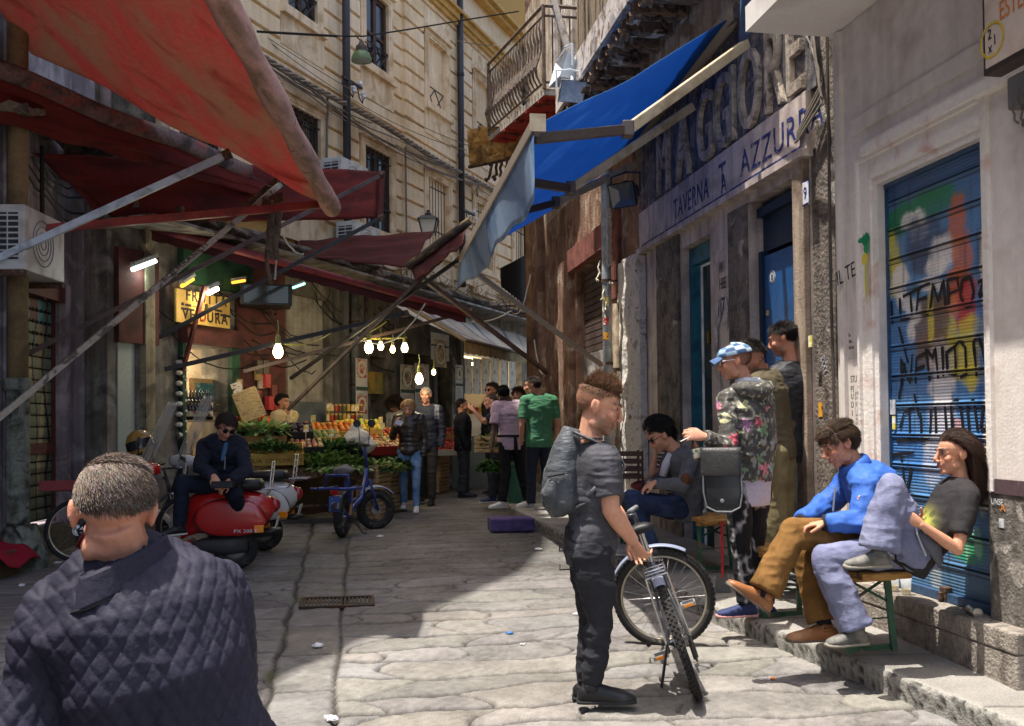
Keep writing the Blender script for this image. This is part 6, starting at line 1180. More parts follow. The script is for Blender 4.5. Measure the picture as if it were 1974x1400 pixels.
# fruit shop sign
def board(name, label, cat, px0, py0, px1, py1, m, w=.12, th_=.03, fr=FL, group=None):
    u0, zt = fr.px(px0, py0, w); u1, zb = fr.px(px1, py1, w); th = thing(name, label, cat, fr.p((u0+u1)/2, min(zb, zt), w), group); mb = MB(); mb.fb(fr, u0, u1, min(zb, zt), max(zb, zt), w-th_, w); mb.build('panel', m, th); return th, u0, u1, min(zb, zt), max(zb, zt)
sg, u0, u1, z0, z1 = board('shop_sign', 'yellow wooden fruit and vegetable shop sign with dark letters', 'sign', 340, 556, 443, 634, mat('sign_yellow', S(206, 168, 84), .7, c2=S(180, 140, 66), s2=4, var=.06, streak=S(120, 90, 50), sk=.3), .28)
W_ = (u1-u0)*FL.k; ink = mat('sign_ink', S(44, 38, 34), .7); inkr = mat('sign_ink_red', S(150, 50, 44), .7)
def sgt(b, fu, fz, h, sx, m=ink): text_mb(b, fplace(FL, lerp(u0, u1, fu), lerp(z0, z1, fz), .281), h, sx, .002, spacing=1.25, off=.004).build('lettering', m, sg)
sgt('FRUTTA', .16, .70, .20, .95); sgt('VER URA', .10, .12, .20, .95); sgt('   D', .185, .12, .20, .95, inkr); sgt('&', .5, .44, .15, 1.); sgt('di casa\nnostra', .08, .52, .055, 1.); sgt('fresca\ne di stagione', .70, .50, .055, .9)
mb = MB(); mb.fb(FL, lerp(u0, u1, .26), lerp(u0, u1, .46), lerp(z0, z1, .53), lerp(z0, z1, .55), .281, .284); mb.fb(FL, lerp(u0, u1, .62), lerp(u0, u1, .80), lerp(z0, z1, .53), lerp(z0, z1, .55), .281, .284); mb.build('rule', ink, sg)
def banner(label, px0, py0, px1, py1, spots, w=.3, lines=8, base=S(206, 204, 196)):
    th, u0, u1, z0, z1 = board('banner', label, 'banner', px0, py0, px1, py1, mat('banner_white', base, .6, c2=S(176, 170, 160), s2=2, var=.04), w, .008)
    for k, (fz, r, c1, c2) in enumerate(spots):
        cu, cz = (u0+u1)/2, lerp(z0, z1, fz); rr = (u1-u0)*.42*r; mb = MB(); mb.fb(FL, cu-rr, cu+rr, cz-rr*1.05, cz+rr*1.05, w+.001, w+.004); mb.build('photo', mat('banner_photo%d%s' % (k, label[:5]), c1, .6, c2=c2, s2=9, t2=(.45, .55), var=.3, vs=25), th)
        mb = MB(); mb.torus(FL.p(cu, cz, w+.005), rr*.75, (.03, .004), (FL.t, V((0, 0, 1)), FL.n), 24, 5); mb.build('plate', mat('plate_rim', S(214, 206, 190), .4), th)
    mb = MB(); ys = [.44-.035*k for k in range(lines)]
    for k, fz in enumerate(ys): mb.fb(FL, lerp(u0, u1, .12), lerp(u0, u1, rnd(.6, .9)), lerp(z0, z1, fz), lerp(z0, z1, fz+.010), w+.001, w+.004)
    mb.build('print', mat('banner_text', S(120, 124, 116), .7), th); mb = MB(); mb.fb(FL, u0, u1, lerp(z0, z1, .50), lerp(z0, z1, .56), w+.0012, w+.0045); mb.build('heading', mat('banner_green', S(60, 84, 70), .7), th); return th
RD_, CR_ = S(176, 60, 56), S(206, 180, 140)
banner('tall hanging food banner on the thick grey drainpipe', 686, 690, 709, 815, [(.84, 1., RD_, CR_), (.28, 1., CR_, RD_)], .34, 5)
banner('food banner with a pasta plate behind the white haired man', 772, 702, 799, 812, [(.78, 1., S(120, 110, 70), CR_)], .3, 9)
banner('pale food poster hung right behind the white haired man', 800, 700, 828, 812, [(.85, .7, RD_, CR_)], .33, 4, S(214, 208, 196))
banner('white hanging shop banner under the striped awning edge', 831, 640, 866, 697, [(.25, .8, CR_, S(150, 130, 100))], .5, 2, S(206, 210, 214))
banner('narrow green edged menu poster by the deli counter', 878, 703, 893, 785, [(.8, .9, S(90, 110, 70), CR_)], .3, 8)
th, u0, u1, z0, z1 = board('painted_panel', 'yellow and green painted fruit picture over the shelf doorway', 'picture', 709, 716, 739, 760, mat('fruit_picture', S(176, 140, 50), .6, c2=S(120, 130, 40), s2=4, t2=(.45, .55), c3=S(110, 50, 36), s3=3, var=.2), .2)
shf = thing('jar_shelves', 'narrow shelves of jars in the doorway under the fruit picture', 'shelves', FL.p(D2[0]+.2, .6, -.3)); mb = MB()
for k in range(5): mb.fb(FL, D2[0], D2[1], .9+.35*k, .92+.35*k, -.5, -.2)
mb.build('shelf', wood_d, shf); mb = MB()
for k in range(4):
    for i in range(7): mb.lathe([(.001, 0), (.03, 0), (.03, .1), (.001, .11)], FL.p(lerp(D2[0]+.06, D2[1]-.06, i/6), .922+.35*k, -.3), None, 8, jc[(i+k) % 5])
mb.build('jars', m_fruit, shf)
for k in range(6):
    px = 896+17*k; board('menu_panel', ['white menu panel nearest the deli counter', 'second white panel along the lit deli front', 'white panel with list above the phone man', 'white panel behind the curly haired woman', 'white panel at the right of the lit deli front', 'last white panel before the graffiti pier'][k], 'panel', px, 690, px+14, 760, mat('menu_white', S(214, 206, 186), .6, c2=S(160, 150, 130), s2=7, t2=(.55, .6), var=.05), .15, .02, group='white panels on the deli front')
# fruit shop interior
fs = thing('framed_board', 'gold framed blue green picture board in the fruit shop doorway', 'picture', FL.p(13, 1.6, -.3)); u0, z1 = FL.px(371, 729, -.2); u1, z0 = FL.px(426, 790, -.2); mb = MB(); mb.fb(FL, u0, u1, z0, z1, -.26, -.2); mb.build('frame', mat('gold_frame', S(186, 150, 96), .5), fs); mb = MB(); mb.fb(FL, u0+.06, u1-.06, z0+.06, z1-.06, -.2, -.19); mb.build('picture', mat('teal_picture', S(60, 110, 116), .5, c2=S(170, 190, 176), s2=9, t2=(.5, .6), var=.2), fs)
ar = thing('arrow_sign', 'white sign with a red arrow in the fruit shop doorway', 'sign', FL.p(13, 2.2, -.3)); u0, z1 = FL.px(411, 692, -.25); u1, z0 = FL.px(432, 712, -.25); mb = MB(); mb.fb(FL, u0, u1, z0, z1, -.27, -.25); mb.build('panel', mat('banner_white', 0), ar); mb = MB(); zc = (z0+z1)/2; mb.prism([FL.p(a, b, -.249) for a, b in ((u0+.04, zc-.02), (u1-.13, zc-.02), (u1-.13, zc-.06), (u1-.04, zc), (u1-.13, zc+.06), (u1-.13, zc+.02), (u0+.04, zc+.02))], FL.n*.004); mb.build('arrow', mat('arrow_red', S(150, 30, 34), .6), ar)
gl_ = thing('garlic_string', 'speckled black and white strings of goods hanging by the fruit shop door', 'string', FL.p(12.5, 2, .2)); mb = MB()
for i in range(26): mb.ell(FL.p(FL.px(350, 700, .1)[0]+.05*math.sin(i*2.1), 2.45-.045*i, .1), (.05, .05, .035), None, 7, 5, S(206, 200, 190) if i % 3 else S(30, 28, 28))
mb.build('strands', m_fruit, gl_)
tv = thing('old_television', 'dark boxy television on a bracket above the red wall', 'television', D(515, 570, 13.0)); c = V(D(512, 572, 13.3)); mb = MB(); mb.obox(c, V((.34, .1, 0)), V((-.07, .24, 0)), V((0, 0, .15))); mb.build('case', mat('tv_black', S(30, 30, 32), .4), tv, bevel=.01); mb = MB(); mb.obox(c-V((-.07, .24, 0))*1.01, V((.29, .085, 0)), V((-.001, .004, 0)), V((0, 0, .12))); mb.build('screen', mat('tv_screen', S(36, 40, 44), .1, spec=.8), tv); mb = MB(); mb.tube([c+V((0, .2, .0)), c+V((0, .4, -.25)), FL.p(14.2, 3.2, .1)], .02, 6); mb.build('bracket', m_rust, tv)
hg = thing('hanging_goods', 'assorted bags and packets hanging on the red wall left of the vendor', 'goods', FL.p(13.9, 1.8, .2)); mb = MB()
for k in range(16):
    u, z = FL.px(rnd(462, 535), rnd(705, 790), .16); mb.fb(FL, u-.06, u+.06, z-.12, z+.08, .12, .15+.004*k); mb.c[-8:] = [random.choice([S(160, 130, 80), S(120, 60, 50), S(70, 60, 50), S(196, 176, 150), S(190, 60, 60), S(90, 80, 60)])]*8
mb.build('packets', m_fruit, hg)
hb = thing('herb_bunch', 'dark green bunch of herbs hung beside the cream pier', 'herbs', D(283, 790, 11.9)); mb = MB(); leaf_pile(mb, V(D(283, 790, 11.9)), (.07, .07, .18), 240, .07, DG, seed=9, up=.2); mb.build('leaves', leafm, hb)
# lamps
bulb = emat('bulb_lit', (1., .90, .50), 5); bulbw = emat('bulb_warm', (1., .66, .30), 12); sock = mat('bulb_socket', S(120, 124, 70), .6)
BL = [(536, 678, 12.6, 1.25, 0, 'large glowing bulb hanging alone left of the grey shutter'), (711, 670, 13.8, 1.2, 0, 'large glowing bulb, left end of the hanging row'), (734, 668, 13.9, .8, 1, 'glowing compact lamp, second in the hanging row'), (757, 674, 14.0, .7, 1, 'small orange glowing bulb, third in the hanging row'), (780, 671, 14.1, .95, 0, 'glowing bulb, right end of the hanging row'), (808, 731, 14.2, 1.1, 0, 'large glowing bulb above the white haired man'), (836, 718, 15.2, .6, 1, 'small orange glowing bulb by the white hanging banner')]
for (px, py, y, s, w, lab) in BL:
    c = V(D(px, py, y)); th = thing('light_bulb', lab, 'light bulb', c, 'lit bulbs over the market stalls'); mb = MB(); mb.lathe([(.001, -.075*s), (.03*s, -.066*s), (.052*s, -.03*s), (.056*s, .0), (.045*s, .04*s), (.025*s, .08*s), (.02*s, .1*s)], c, None, 14); mb.build('glass', bulbw if w else bulb, th, smooth=True)
    mb = MB(); mb.lathe([(.024*s, .08*s), (.03*s, .1*s), (.03*s, .16*s), (.01*s, .19*s)], c, None, 10); mb.tube([c+V((0, 0, .18*s)), c+V((.01, 0, .26*s)), c+V((0, 0, .34*s))], .008, 5); mb.build('socket', sock, th)
    l = bpy.data.lights.new('bulb_light', 'POINT'); l.energy = 3.5*s*s; l.color = (1, .66, .34) if w else (1, .88, .55); l.shadow_soft_size = .06; lo = bpy.data.objects.new('bulb_light', l); COL.objects.link(lo); lo.parent = th; lo.location = (0, 0, -.12*s)
wrb = thing('bulb_cable', 'yellowish cable carrying the row of hanging bulbs', 'cable', D(745, 650, 14)); mb = MB(); mb.tube(sag(D(690, 652, 13.8), D(785, 650, 14.1), .01, 10, .008), .012, 5); mb.tube(sag(D(692, 650, 13.8), D(745, 620, 14), .02, 8), .008, 5); mb.tube(sag(D(536, 660, 12.6), D(640, 640, 13.4), .1, 8), .008, 5); mb.build('cable', mat('yellow_cable', S(176, 170, 80), .6), wrb)
def strip(label, p, q, r, m, e, col, power):
    th = thing('lamp_tube', label, 'lamp', V(D(*p))); mb = MB(); a, b = V(D(*p)), V(D(*q)); mb.tube([a, b], r, 8); mb.build('tube', emat(m, col, e), th); mb = MB(); mb.beam(a+V((0, 0, r*2.2)), b+V((0, 0, r*2.2)), r*3.4, r*1.6); mb.build('fitting', mat('lamp_fitting', S(150, 150, 146), .5), th)
    if power: l = bpy.data.lights.new('tube_light', 'POINT'); l.energy = power; l.color = col; l.shadow_soft_size = .1; lo = bpy.data.objects.new('tube_light', l); COL.objects.link(lo); lo.parent = th; lo.location = (b-a)/2+V((0, -.02, -.12))
strip('orange glowing lamp tube, left above the yellow shop sign', (350, 552, 12.0), (372, 538, 12.2), .025, 'lamp_orange', 1.2, (1., .42, .04), 0); strip('orange glowing lamp tube, right above the yellow shop sign', (448, 545, 12.9), (472, 541, 13.1), .02, 'lamp_orange', 6, (1., .50, .06), 0)
strip('small white spotlight shining on the yellow shop sign', (400, 566, 12.0), (420, 556, 12.1), .03, 'lamp_white', 9, (1., .86, .6), 9); strip('cool white fluorescent tube under the lavender eave', (255, 520, 11.3), (300, 503, 11.6), .03, 'lamp_cool', 1.6, (.75, .95, .9), 2); strip('greenish fluorescent tube above the old television', (565, 555, 13.8), (587, 547, 14), .02, 'lamp_green', 1.2, (.35, .9, .7), 0)
l = bpy.data.lights.new('shop_light', 'POINT'); l.energy = 26; l.color = (1, .84, .58); l.shadow_soft_size = .2; th = thing('ceiling_lamp', 'bright white ceiling lamp inside the fruit shop', 'lamp', FL.p(12.8, 2.5, -1.)); mb = MB(); mb.fb(FL, 12.4, 13.1, 2.50, 2.54, -1.1, -.9); mb.build('diffuser', emat('lamp_white', 0, 0), th); lo = bpy.data.objects.new('shop_light', l); COL.objects.link(lo); lo.parent = th; lo.location = (0, 0, -.15)
l = bpy.data.lights.new('deli_light', 'POINT'); l.energy = 30; l.color = (1, .86, .64); l.shadow_soft_size = .2; th = thing('ceiling_lamp', 'lamp inside the far deli behind the white panels', 'lamp', FL.p(22.5, 3.0, -1.)); mb = MB(); mb.fb(FL, 21.5, 23.0, 2.95, 2.99, -1.0, -.6); mb.build('diffuser', emat('lamp_white', 0, 0), th); lo = bpy.data.objects.new('deli_light', l); COL.objects.link(lo); lo.parent = th; lo.location = (0, 0, -.15)
# ---------------------------------------------------------------- bicycle, scooters, e-bike
rub = mat('tyre_rubber', S(40, 39, 38), .85, c2=S(96, 90, 82), s2=9, t2=(.55, .7), var=.15); chrome = mat('chrome', S(190, 190, 192), .22, metal=.9, var=.05); alu_r = mat('rim_alloy', S(176, 168, 150), .35, metal=.6, var=.08); dkst = mat('dark_frame_paint', S(54, 54, 58), .35, var=.1, coat=.3); orr = mat('amber_reflector', S(236, 140, 20), .25, spec=.8, var=.05)
def wheel(parent, c, ax, fw, R, tr, knobs=0, spokes=28, rim=alu_r, name='wheel', hubr=.022):
    """ax = axle direction, fw any direction in the wheel plane"""
    c = V(c); ax = V(ax).normalized(); x = V(fw); x = (x-ax*x.dot(ax)).normalized(); y = ax.cross(x); A = (x, y, ax); mb = MB(); mb.torus(c, R-tr, (tr, tr*.95), A, 56, 10); w = mb.build(name, rub, parent, smooth=True)
    if knobs:
        k = MB()
        for i in range(knobs):
            for s in (-1, 0, 1):
                t = 2*math.pi*(i+(.5 if s else 0))/knobs; d = x*math.cos(t)+y*math.sin(t); tt = ax.cross(d); k.obox(c+d*(R-.0-(.006 if s else 0))+ax*(tr*.62*s), d*.006, tt*.011, ax*tr*.22)
        k.build('tread', rub, w)
    mb = MB(); mb.torus(c, R-tr*2.0, (.010, tr*.55), A, 56, 8); mb.build('rim', rim, w, smooth=True)
    mb = MB()
    for i in range(spokes):
        t = 2*math.pi*i/spokes; t2 = t+(.5 if i % 2 else -.5); d = x*math.cos(t)+y*math.sin(t); d2 = x*math.cos(t2)+y*math.sin(t2); s = (1 if (i//2) % 2 else -1); mb.tube([c+d2*hubr+ax*.028*s, c+d*(R-tr*2.0)], .0016, 4)
    mb.build('spokes', chrome, w); mb = MB(); mb.tube([c-ax*.05, c-ax*.03, c-ax*.028, c+ax*.028, c+ax*.03, c+ax*.05], [.008, .008, hubr, hubr, .008, .008], 12); mb.build('hub', chrome, w); return w
def guard(c, ax, fw, R, a0, a1, wd, m, parent, name='mudguard'):
    c = V(c); ax = V(ax).normalized(); x = V(fw); x = (x-ax*x.dot(ax)).normalized(); y = ax.cross(x); mb = MB(); mb.sheet(lambda a, b: c+(x*math.cos(lerp(a0, a1, a))+y*math.sin(lerp(a0, a1, a)))*(R-.35*wd*(2*b-1)**2)+ax*(wd*(2*b-1)), 30, 6, .003); return mb.build(name, m, parent, smooth=True)
def bicycle(label, C, f, u, steer, fr=dkst, R=.335, knobs=62, basket=None, guardm=None):
    C = V(C); f = V(f).normalized(); u = V(u); u = (u-f*u.dot(f)).normalized(); r = f.cross(u); th = thing('bicycle', label, 'bicycle', C); P = lambda a, h, s=0: C+f*a+u*h+r*s
    ra, bb, st, sd, hd_, hb, fa = P(0, R), P(.43, .29), P(.28, .74), P(.215, .93), P(.86, .86), P(.90, .70), P(1.06, R)
    wheel(th, ra, r, f, R, .026, knobs, name='rear_wheel'); cs, sn = math.cos(steer), math.sin(steer); f2 = f*cs-r*sn; r2 = r*cs+f*sn
    wheel(th, fa, r2, f2, R, .026, knobs, name='front_wheel'); mb = MB()
    for a, b, q in ((bb, st, .016), (st, hd_, .017), (bb, hb, .019), (hb, hd_, .02)): mb.tube([a, b], q, 10)
    for s in (-1, 1): mb.tube([P(0, R, .06*s), P(.30, .70, .025*s)], .009, 8); mb.tube([P(0, R, .06*s), P(.40, .29, .04*s)], .010, 8)
    mb.build('frame', fr, th, smooth=True); hdir = (hd_-hb).normalized(); crown = hb-hdir*.02; mb = MB(); mb.tube([crown-r2*.06, crown+r2*.06], .018, 8)
    for s in (-1, 1): mb.tube([crown+r2*.055*s, fa+r2*.055*s+(crown-fa)*.15, fa+r2*.055*s], [.016, .014, .010], 8)
    mb.build('fork', chrome, th, smooth=True); top = hd_+hdir*.10; mb = MB(); mb.tube([hd_, top, top+f2*.07], .015, 8); hbm = top+f2*.07; mb.tube([hbm-r2*.30-f2*.05, hbm-r2*.15, hbm, hbm+r2*.15, hbm+r2*.30-f2*.05], .011, 8); mb.build('handlebar', dkst, th, smooth=True)
    for s in (-1, 1): mb = MB(); mb.tube([hbm+r2*.19*s-f2*.015, hbm+r2*.315*s-f2*.055], .017, 10); g_ = mb.build('grip', mat('grey_grip', S(120, 124, 126), .7), th, smooth=True); mb = MB(); mb.tube([hbm+r2*.15*s+f2*.02, hbm+r2*.17*s+f2*.06, hbm+r2*.27*s+f2*.05-u*.01], .006, 6); mb.build('brake_lever', chrome, g_)
    mb = MB(); mb.tube([st, sd], .013, 8); mb.build('seat_post', chrome, th); mb = MB(); mb.tube([sd-f*.13+u*.03, sd-f*.09+u*.035, sd+f*.0+u*.03, sd+f*.08+u*.025, sd+f*.15+u*.02], [(.05, .02), (.085, .03), (.06, .028), (.03, .022), (.015, .012)], 14, side=r); mb.build('saddle', m_blk, th, smooth=True)
    mb = MB()
    for i in range(3): mb.torus(bb+r*(.045+.008*i), .09-.018*i, (.006, .002), (f, u, r), 30, 5)
    mb.lathe([(.001, 0), (.03, 0), (.03, .02), (.001, .02)], bb+r*.035, (f, u, r), 14); ck = mb.build('crankset', chrome, th)
    for s, a in ((-1, -2.55), (1, .45)):
        e = bb+r*(.075*s)+(f*math.cos(a)+u*math.sin(a))*.17; mb = MB(); mb.beam(bb+r*.07*s, e, .012, .02); mb.build('crank_arm', chrome, ck); mb = MB(); c_ = e+r*.055*s
        for q in (-1, 1): mb.obox(c_+f*.04*q, f*.006, r*.045, u*.011); mb.obox(c_+r*.04*q, f*.04, r*.006, u*.011)
        pd = mb.build('pedal', mat('pedal_grey', S(150, 152, 154), .4, metal=.4), th); mb = MB()
        for q in (-1, 1): mb.obox(c_+f*.048*q, f*.003, r*.03, u*.008)
        mb.build('reflector', orr, pd)
    mb = MB()
    for i in range(6): mb.torus(ra+r*(.032+.004*i), .052-.006*i, (.006, .0015), (f, u, r), 24, 5)
    ct = mb.build('cassette', chrome, th); mb = MB(); p = ra+r*.06-u*.05; mb.beam(ra+r*.06, p+f*.03, .02, .02); mb.beam(p+f*.03, p+f*.06-u*.10, .014, .03); mb.lathe([(.02, -.006), (.024, 0), (.02, .006)], p+f*.06-u*.10, (f, u, r), 12); mb.lathe([(.02, -.006), (.024, 0), (.02, .006)], p+f*.03, (f, u, r), 12); mb.build('derailleur', dkst, th)
    mb = MB(); mb.tube([ra+r*.045+u*.05, bb+r*.045+u*.09], .004, 5); mb.tube([p+f*.06-u*.12, bb+r*.045-u*.09], .004, 5); mb.build('chain', m_rust, th)
    mb = MB(); mb.tube([P(.02, R-.02, -.07), P(.16, .02, -.20)], .009, 8); mb.tube([P(.16, .02, -.20), P(.17, .0, -.22)], .014, 8); mb.build('kickstand', dkst, th)
    if guardm:
        guard(fa, r2, u, R+.03, -.85, .75, .034, guardm, th, 'front_mudguard'); guard(ra, r, u, R+.028, -.2, .35, .034, guardm, th, 'rear_mudguard'); mb = MB(); rk = P(-.02, R+.40)
        for s in (-1, 1): mb.tube([P(-.14, .73, .06*s), P(.14, .74, .06*s)], .006, 6); mb.tube([P(.0, R, .07*s), P(-.06, .73, .06*s)], .006, 6)
        for q in (-.14, -.05, .04, .13): mb.tube([P(q, .733, -.06), P(q, .733, .06)], .005, 6)
        mb.build('rack', chrome, th)
        for s in (-1, 1): mb = MB(); b = ra+u*(R+.0)+r*.035*s+f*.05; mb.beam(b-u*.06, b+u*.05, .012, .02); mb.build('brake_arm', dkst, th)
    if basket:
        mb = MB(); c = P(-.12, .80); 
        for s in (-1, 1): mb.obox(c+r*.17*s, f*.22, r*.006, u*.05); mb.obox(c+f*.22*s, f*.006, r*.17, u*.05)
        mb.obox(c-u*.05, f*.22, r*.17, u*.005); mb.build('basket', basket, th)
    return th
bicycle('silver mountain bicycle with grey mudguards held by its saddle, front wheel turned sideways', G(1346, 1342, .0), (.085, 1, .027), (-math.sin(R_(18.5)), 0, math.cos(R_(18.5))), R_(82), fr=mat('silver_frame', S(120, 122, 126), .3, metal=.6, var=.1), guardm=mat('grey_mudguard', S(126, 134, 156), .45, var=.06))
b_ = V(D(150, 1026, 9.75)); b_.z = gz(9.75); bicycle('dark old bicycle with a red rear basket leaning by the lattice shutter', b_, (.96, .28, 0), (.02, .10, 1), .5, R=.33, knobs=0, basket=mat('red_basket', S(130, 34, 36), .5))
def loft(mb, P, secs, n=16, e=.8):
    """body sections (s, half width, low, high) -> superellipse rings along s"""
    vs = []
    for s, w, lo, hi in secs:
        for k in range(n):
            t = 2*math.pi*k/n; c, q = math.cos(t), math.sin(t); vs.append(P(s, (lo+hi)/2+(hi-lo)/2*math.copysign(abs(q)**e, q), w*math.copysign(abs(c)**e, c)))
    m = len(secs); return mb.add(vs, [(i*n+k, i*n+(k+1) % n, (i+1)*n+(k+1) % n, (i+1)*n+k) for i in range(m-1) for k in range(n)]+[tuple(range(n))[::-1], tuple(range((m-1)*n, m*n))])
def scooter(label, C, f, body, inner, seatm, shieldw=True, badge=None, k=1., screen=1.):
    C = V(C); f = V(f).normalized(); u = V((0, 0, 1)); r = f.cross(u); th = thing('motor_scooter', label, 'scooter', C); P = lambda s, h, l=0: C+(f*s+u*h+r*l)*k
    near = -1 if (P(0, 0, -.2)-O).length < (P(0, 0, .2)-O).length else 1
    mb = MB(); loft(mb, P, [(-.38, .06, .56, .66), (-.33, .10, .48, .72), (-.2, .15, .42, .77), (0, .17, .38, .79), (.2, .17, .36, .79), (.36, .13, .36, .77), (.46, .08, .34, .72), (.52, .05, .30, .60)]); bd = mb.build('body', body, th, smooth=True)
    for l in (-1, 1):
        mb = MB(); vs = []; n, m = 26, 12
        for j in range(m+1):
            for i in range(n):
                t = 2*math.pi*i/n; q = math.sin(math.pi/2*j/m); sx = .33*math.copysign(abs(math.cos(t))**.85, math.cos(t))-.02*(math.sin(t) < 0); sz = (.205 if math.sin(t) > 0 else .155)*math.copysign(abs(math.sin(t))**.8, math.sin(t)); vs.append(P(.03+sx*q, .50+sz*q, l*(.145+.062*math.cos(math.pi/2*j/m)**.55)))
        mb.add(vs, [(j*n+i, j*n+(i+1) % n, (j+1)*n+(i+1) % n, (j+1)*n+i) for j in range(m) for i in range(n)]); cw = mb.build('side_cowl', body, th, smooth=True, fix=True)
        mb = MB(); mb.tube([P(.03+.345*math.cos(t), .50+(.215 if math.sin(t) > 0 else .16)*math.sin(t), l*.158) for t in [6.283*i/40 for i in range(41)]], .006*k, 5); mb.build('seam', m_blk, cw)
        if l == near and badge:
            mb = MB(); q = P(-.09, .395, l*.236); pl = lambda x, y, z: q-f*x*k*(1 if near*1 > 0 else 1)+u*y*k+r*(l*z); sgn = 1
            text_mb(badge, lambda x, y, z: P(-.02-x, .385+y, l*(.2075+z)), .045, 1.2, .002, spacing=1.1).build('badge', mat('badge_white', S(214, 214, 214), .3), cw)
        mb = MB(); mb.obox(P(-.255, .415, l*.185), f*.045*k, r*.02*k, u*.035*k); ind = mb.build('indicator', orr, th, bevel=.006)
    mb = MB(); loft(mb, P, [(-.27, .10, .80, .86), (-.24, .13, .775, .895), (0, .145, .775, .895), (.2, .14, .77, .88), (.40, .11, .76, .87), (.48, .07, .77, .84)], e=.6); mb.build('seat', seatm, th, smooth=True)
    mb = MB(); mb.tube([P(.12, .90, -.14), P(.12, .905, 0), P(.12, .90, .14)], .008*k, 6); mb.build('seat_strap', m_blk, th)
    mb = MB(); loft(mb, P, [(.42, .17, .25, .31), (.6, .19, .23, .27), (.85, .2, .23, .27), (.95, .17, .26, .34)], e=.5); mb.build('floorboard', body, th, smooth=True)
    mb = MB(); mb.sheet(lambda a, b: P(.90+.12*(1-b)*(1-b)+.10*math.cos((a-.5)*2.6)-.10-.04*b+.0, lerp(.26, 1.0, b), (a-.5)*2*lerp(.30, .20, b**2)*(1-.12*(1-b)**6)), 22, 20, .02); mb.build('leg_shield', body, th, smooth=True)
    mb = MB(); mb.sheet(lambda a, b: P(.865+.12*(1-b)*(1-b)+.10*math.cos((a-.5)*2.6)-.10-.04*b, lerp(.28, .95, b), (a-.5)*2*lerp(.26, .17, b**2)), 16, 14, .004); mb.build('inner_shield', inner, th, smooth=True)
    mb = MB(); loft(mb, P, [(.72, .05, .96, 1.04), (.80, .09, .93, 1.07), (.90, .095, .93, 1.08), (.98, .08, .95, 1.07), (1.0, .06, .97, 1.05)]); hs = mb.build('headset', body, th, smooth=True); mb = MB(); mb.lathe([(.001, .012), (.05*k, .008), (.065*k, -.01), (.07*k, -.03)], P(1.01, 1.01), (r, u, f), 20); mb.build('headlight', mat('headlight_glass', S(206, 206, 200), .1, metal=.5, spec=.8), hs, smooth=True)
    for l in (-1, 1):
        mb = MB(); mb.tube([P(.84, 1.02, .08*l), P(.80, 1.04, .22*l)], .018*k, 8); mb.tube([P(.80, 1.04, .22*l), P(.78, 1.05, .36*l)], .021*k, 10); mb.build('grip', m_blk, th); mb = MB(); mb.tube([P(.84, 1.05, .2*l), P(.86, 1.18, .24*l), P(.84, 1.27, .30*l)], .006*k, 6); mb.lathe([(.001, .012), (.045*k, .01), (.05*k, 0), (.001, -.02)], P(.84, 1.28, .31*l), (r, u, -f), 16); mb.build('mirror', m_blk, th)
    w = wheel(th, P(0, .215), r, f, .215*k, .05*k, 0, 0, mat('steel_wheel', S(126, 124, 118), .4, metal=.5), 'rear_wheel', .05); mb = MB(); mb.lathe([(.03*k, .03), (.10*k, .025), (.12*k, .0)], P(0, .215, near*.02), (f, u, r*near), 20); mb.build('hub_cap', mat('steel_wheel', 0), w)
    wheel(th, P(1.24, .215), r, f, .215*k, .05*k, 0, 0, mat('steel_wheel', 0), 'front_wheel', .05); mb = MB(); mb.sheet(lambda a, b: P(1.24+.27*math.cos(lerp(.15, 2.9, a)), .215+.27*math.sin(lerp(.15, 2.9, a))-.05*(2*b-1)**2, .085*(2*b-1)), 20, 8, .006); mb.build('front_fender', body, th, smooth=True); mb = MB(); mb.tube([P(1.2, .24, .1), P(1.0, .7, .03), P(.9, .95, 0)], .022*k, 8); mb.build('fork', dkst, th)
    mb = MB(); loft(mb, P, [(-.12, .08, .16, .36), (.1, .10, .14, .36), (.3, .07, .18, .32), (.5, .04, .2, .26)]); mb.build('engine', mat('engine_grey', S(70, 70, 72), .5, var=.15, metal=.3), th, smooth=True)
    mb = MB(); loft(mb, P, [(-.43, .03, .60, .66), (-.40, .05, .56, .70), (-.34, .055, .55, .71)]); mb.build('tail_lamp', mat('red_lamp', S(150, 20, 26), .2, spec=.8), th, smooth=True); mb = MB(); mb.obox(P(-.40, .45, 0), (f+u*.25)*.003*k, r*.07*k, (u-f*.25)*.06*k); mb.build('number_plate', mat('plate_white', S(206, 206, 196), .5, c2=S(90, 90, 90), s2=20, t2=(.6, .65)), th); mb = MB(); loft(mb, P, [(-.44, .06, .36, .40), (-.38, .13, .34, .41), (-.28, .15, .35, .40)]); mb.build('bumper', m_blk, th, smooth=True)
    mb = MB()
    for l in (-1, 1): mb.tube([P(-.30, .72, .08*l), P(-.34, .80, .08*l), P(-.37, 1.06, .08*l)], .009*k, 8); mb.tube([P(-.30, .80, .10*l), P(-.50, .80, .10*l)], .008*k, 8)
    for h in (.86, .93, 1.0, 1.06): mb.tube([P(-.345-.03*(h-.8)*3, h, -.08), P(-.345-.03*(h-.8)*3, h, .08)], .007*k, 6)
    mb.tube([P(-.50, .80, -.10), P(-.50, .80, .10)], .008*k, 8); mb.build('rack', chrome, th)
    if screen:
        mb = MB(); mb.sheet(lambda a, b: P(.92-.28*b+.05*math.cos((a-.5)*3)-.05, 1.04+.62*b*screen, (a-.5)*2*lerp(.24, .17, b**3)), 14, 12, .004); mb.build('windscreen', glass('scooter_screen', (.72, .73, .7), .36, .12), th, smooth=True); mb = MB()
        for l in (-1, 1): mb.tube([P(.88, 1.0, .14*l), P(.80, 1.25, .14*l)], .006*k, 6)
        mb.build('screen_strut', chrome, th)
    return th
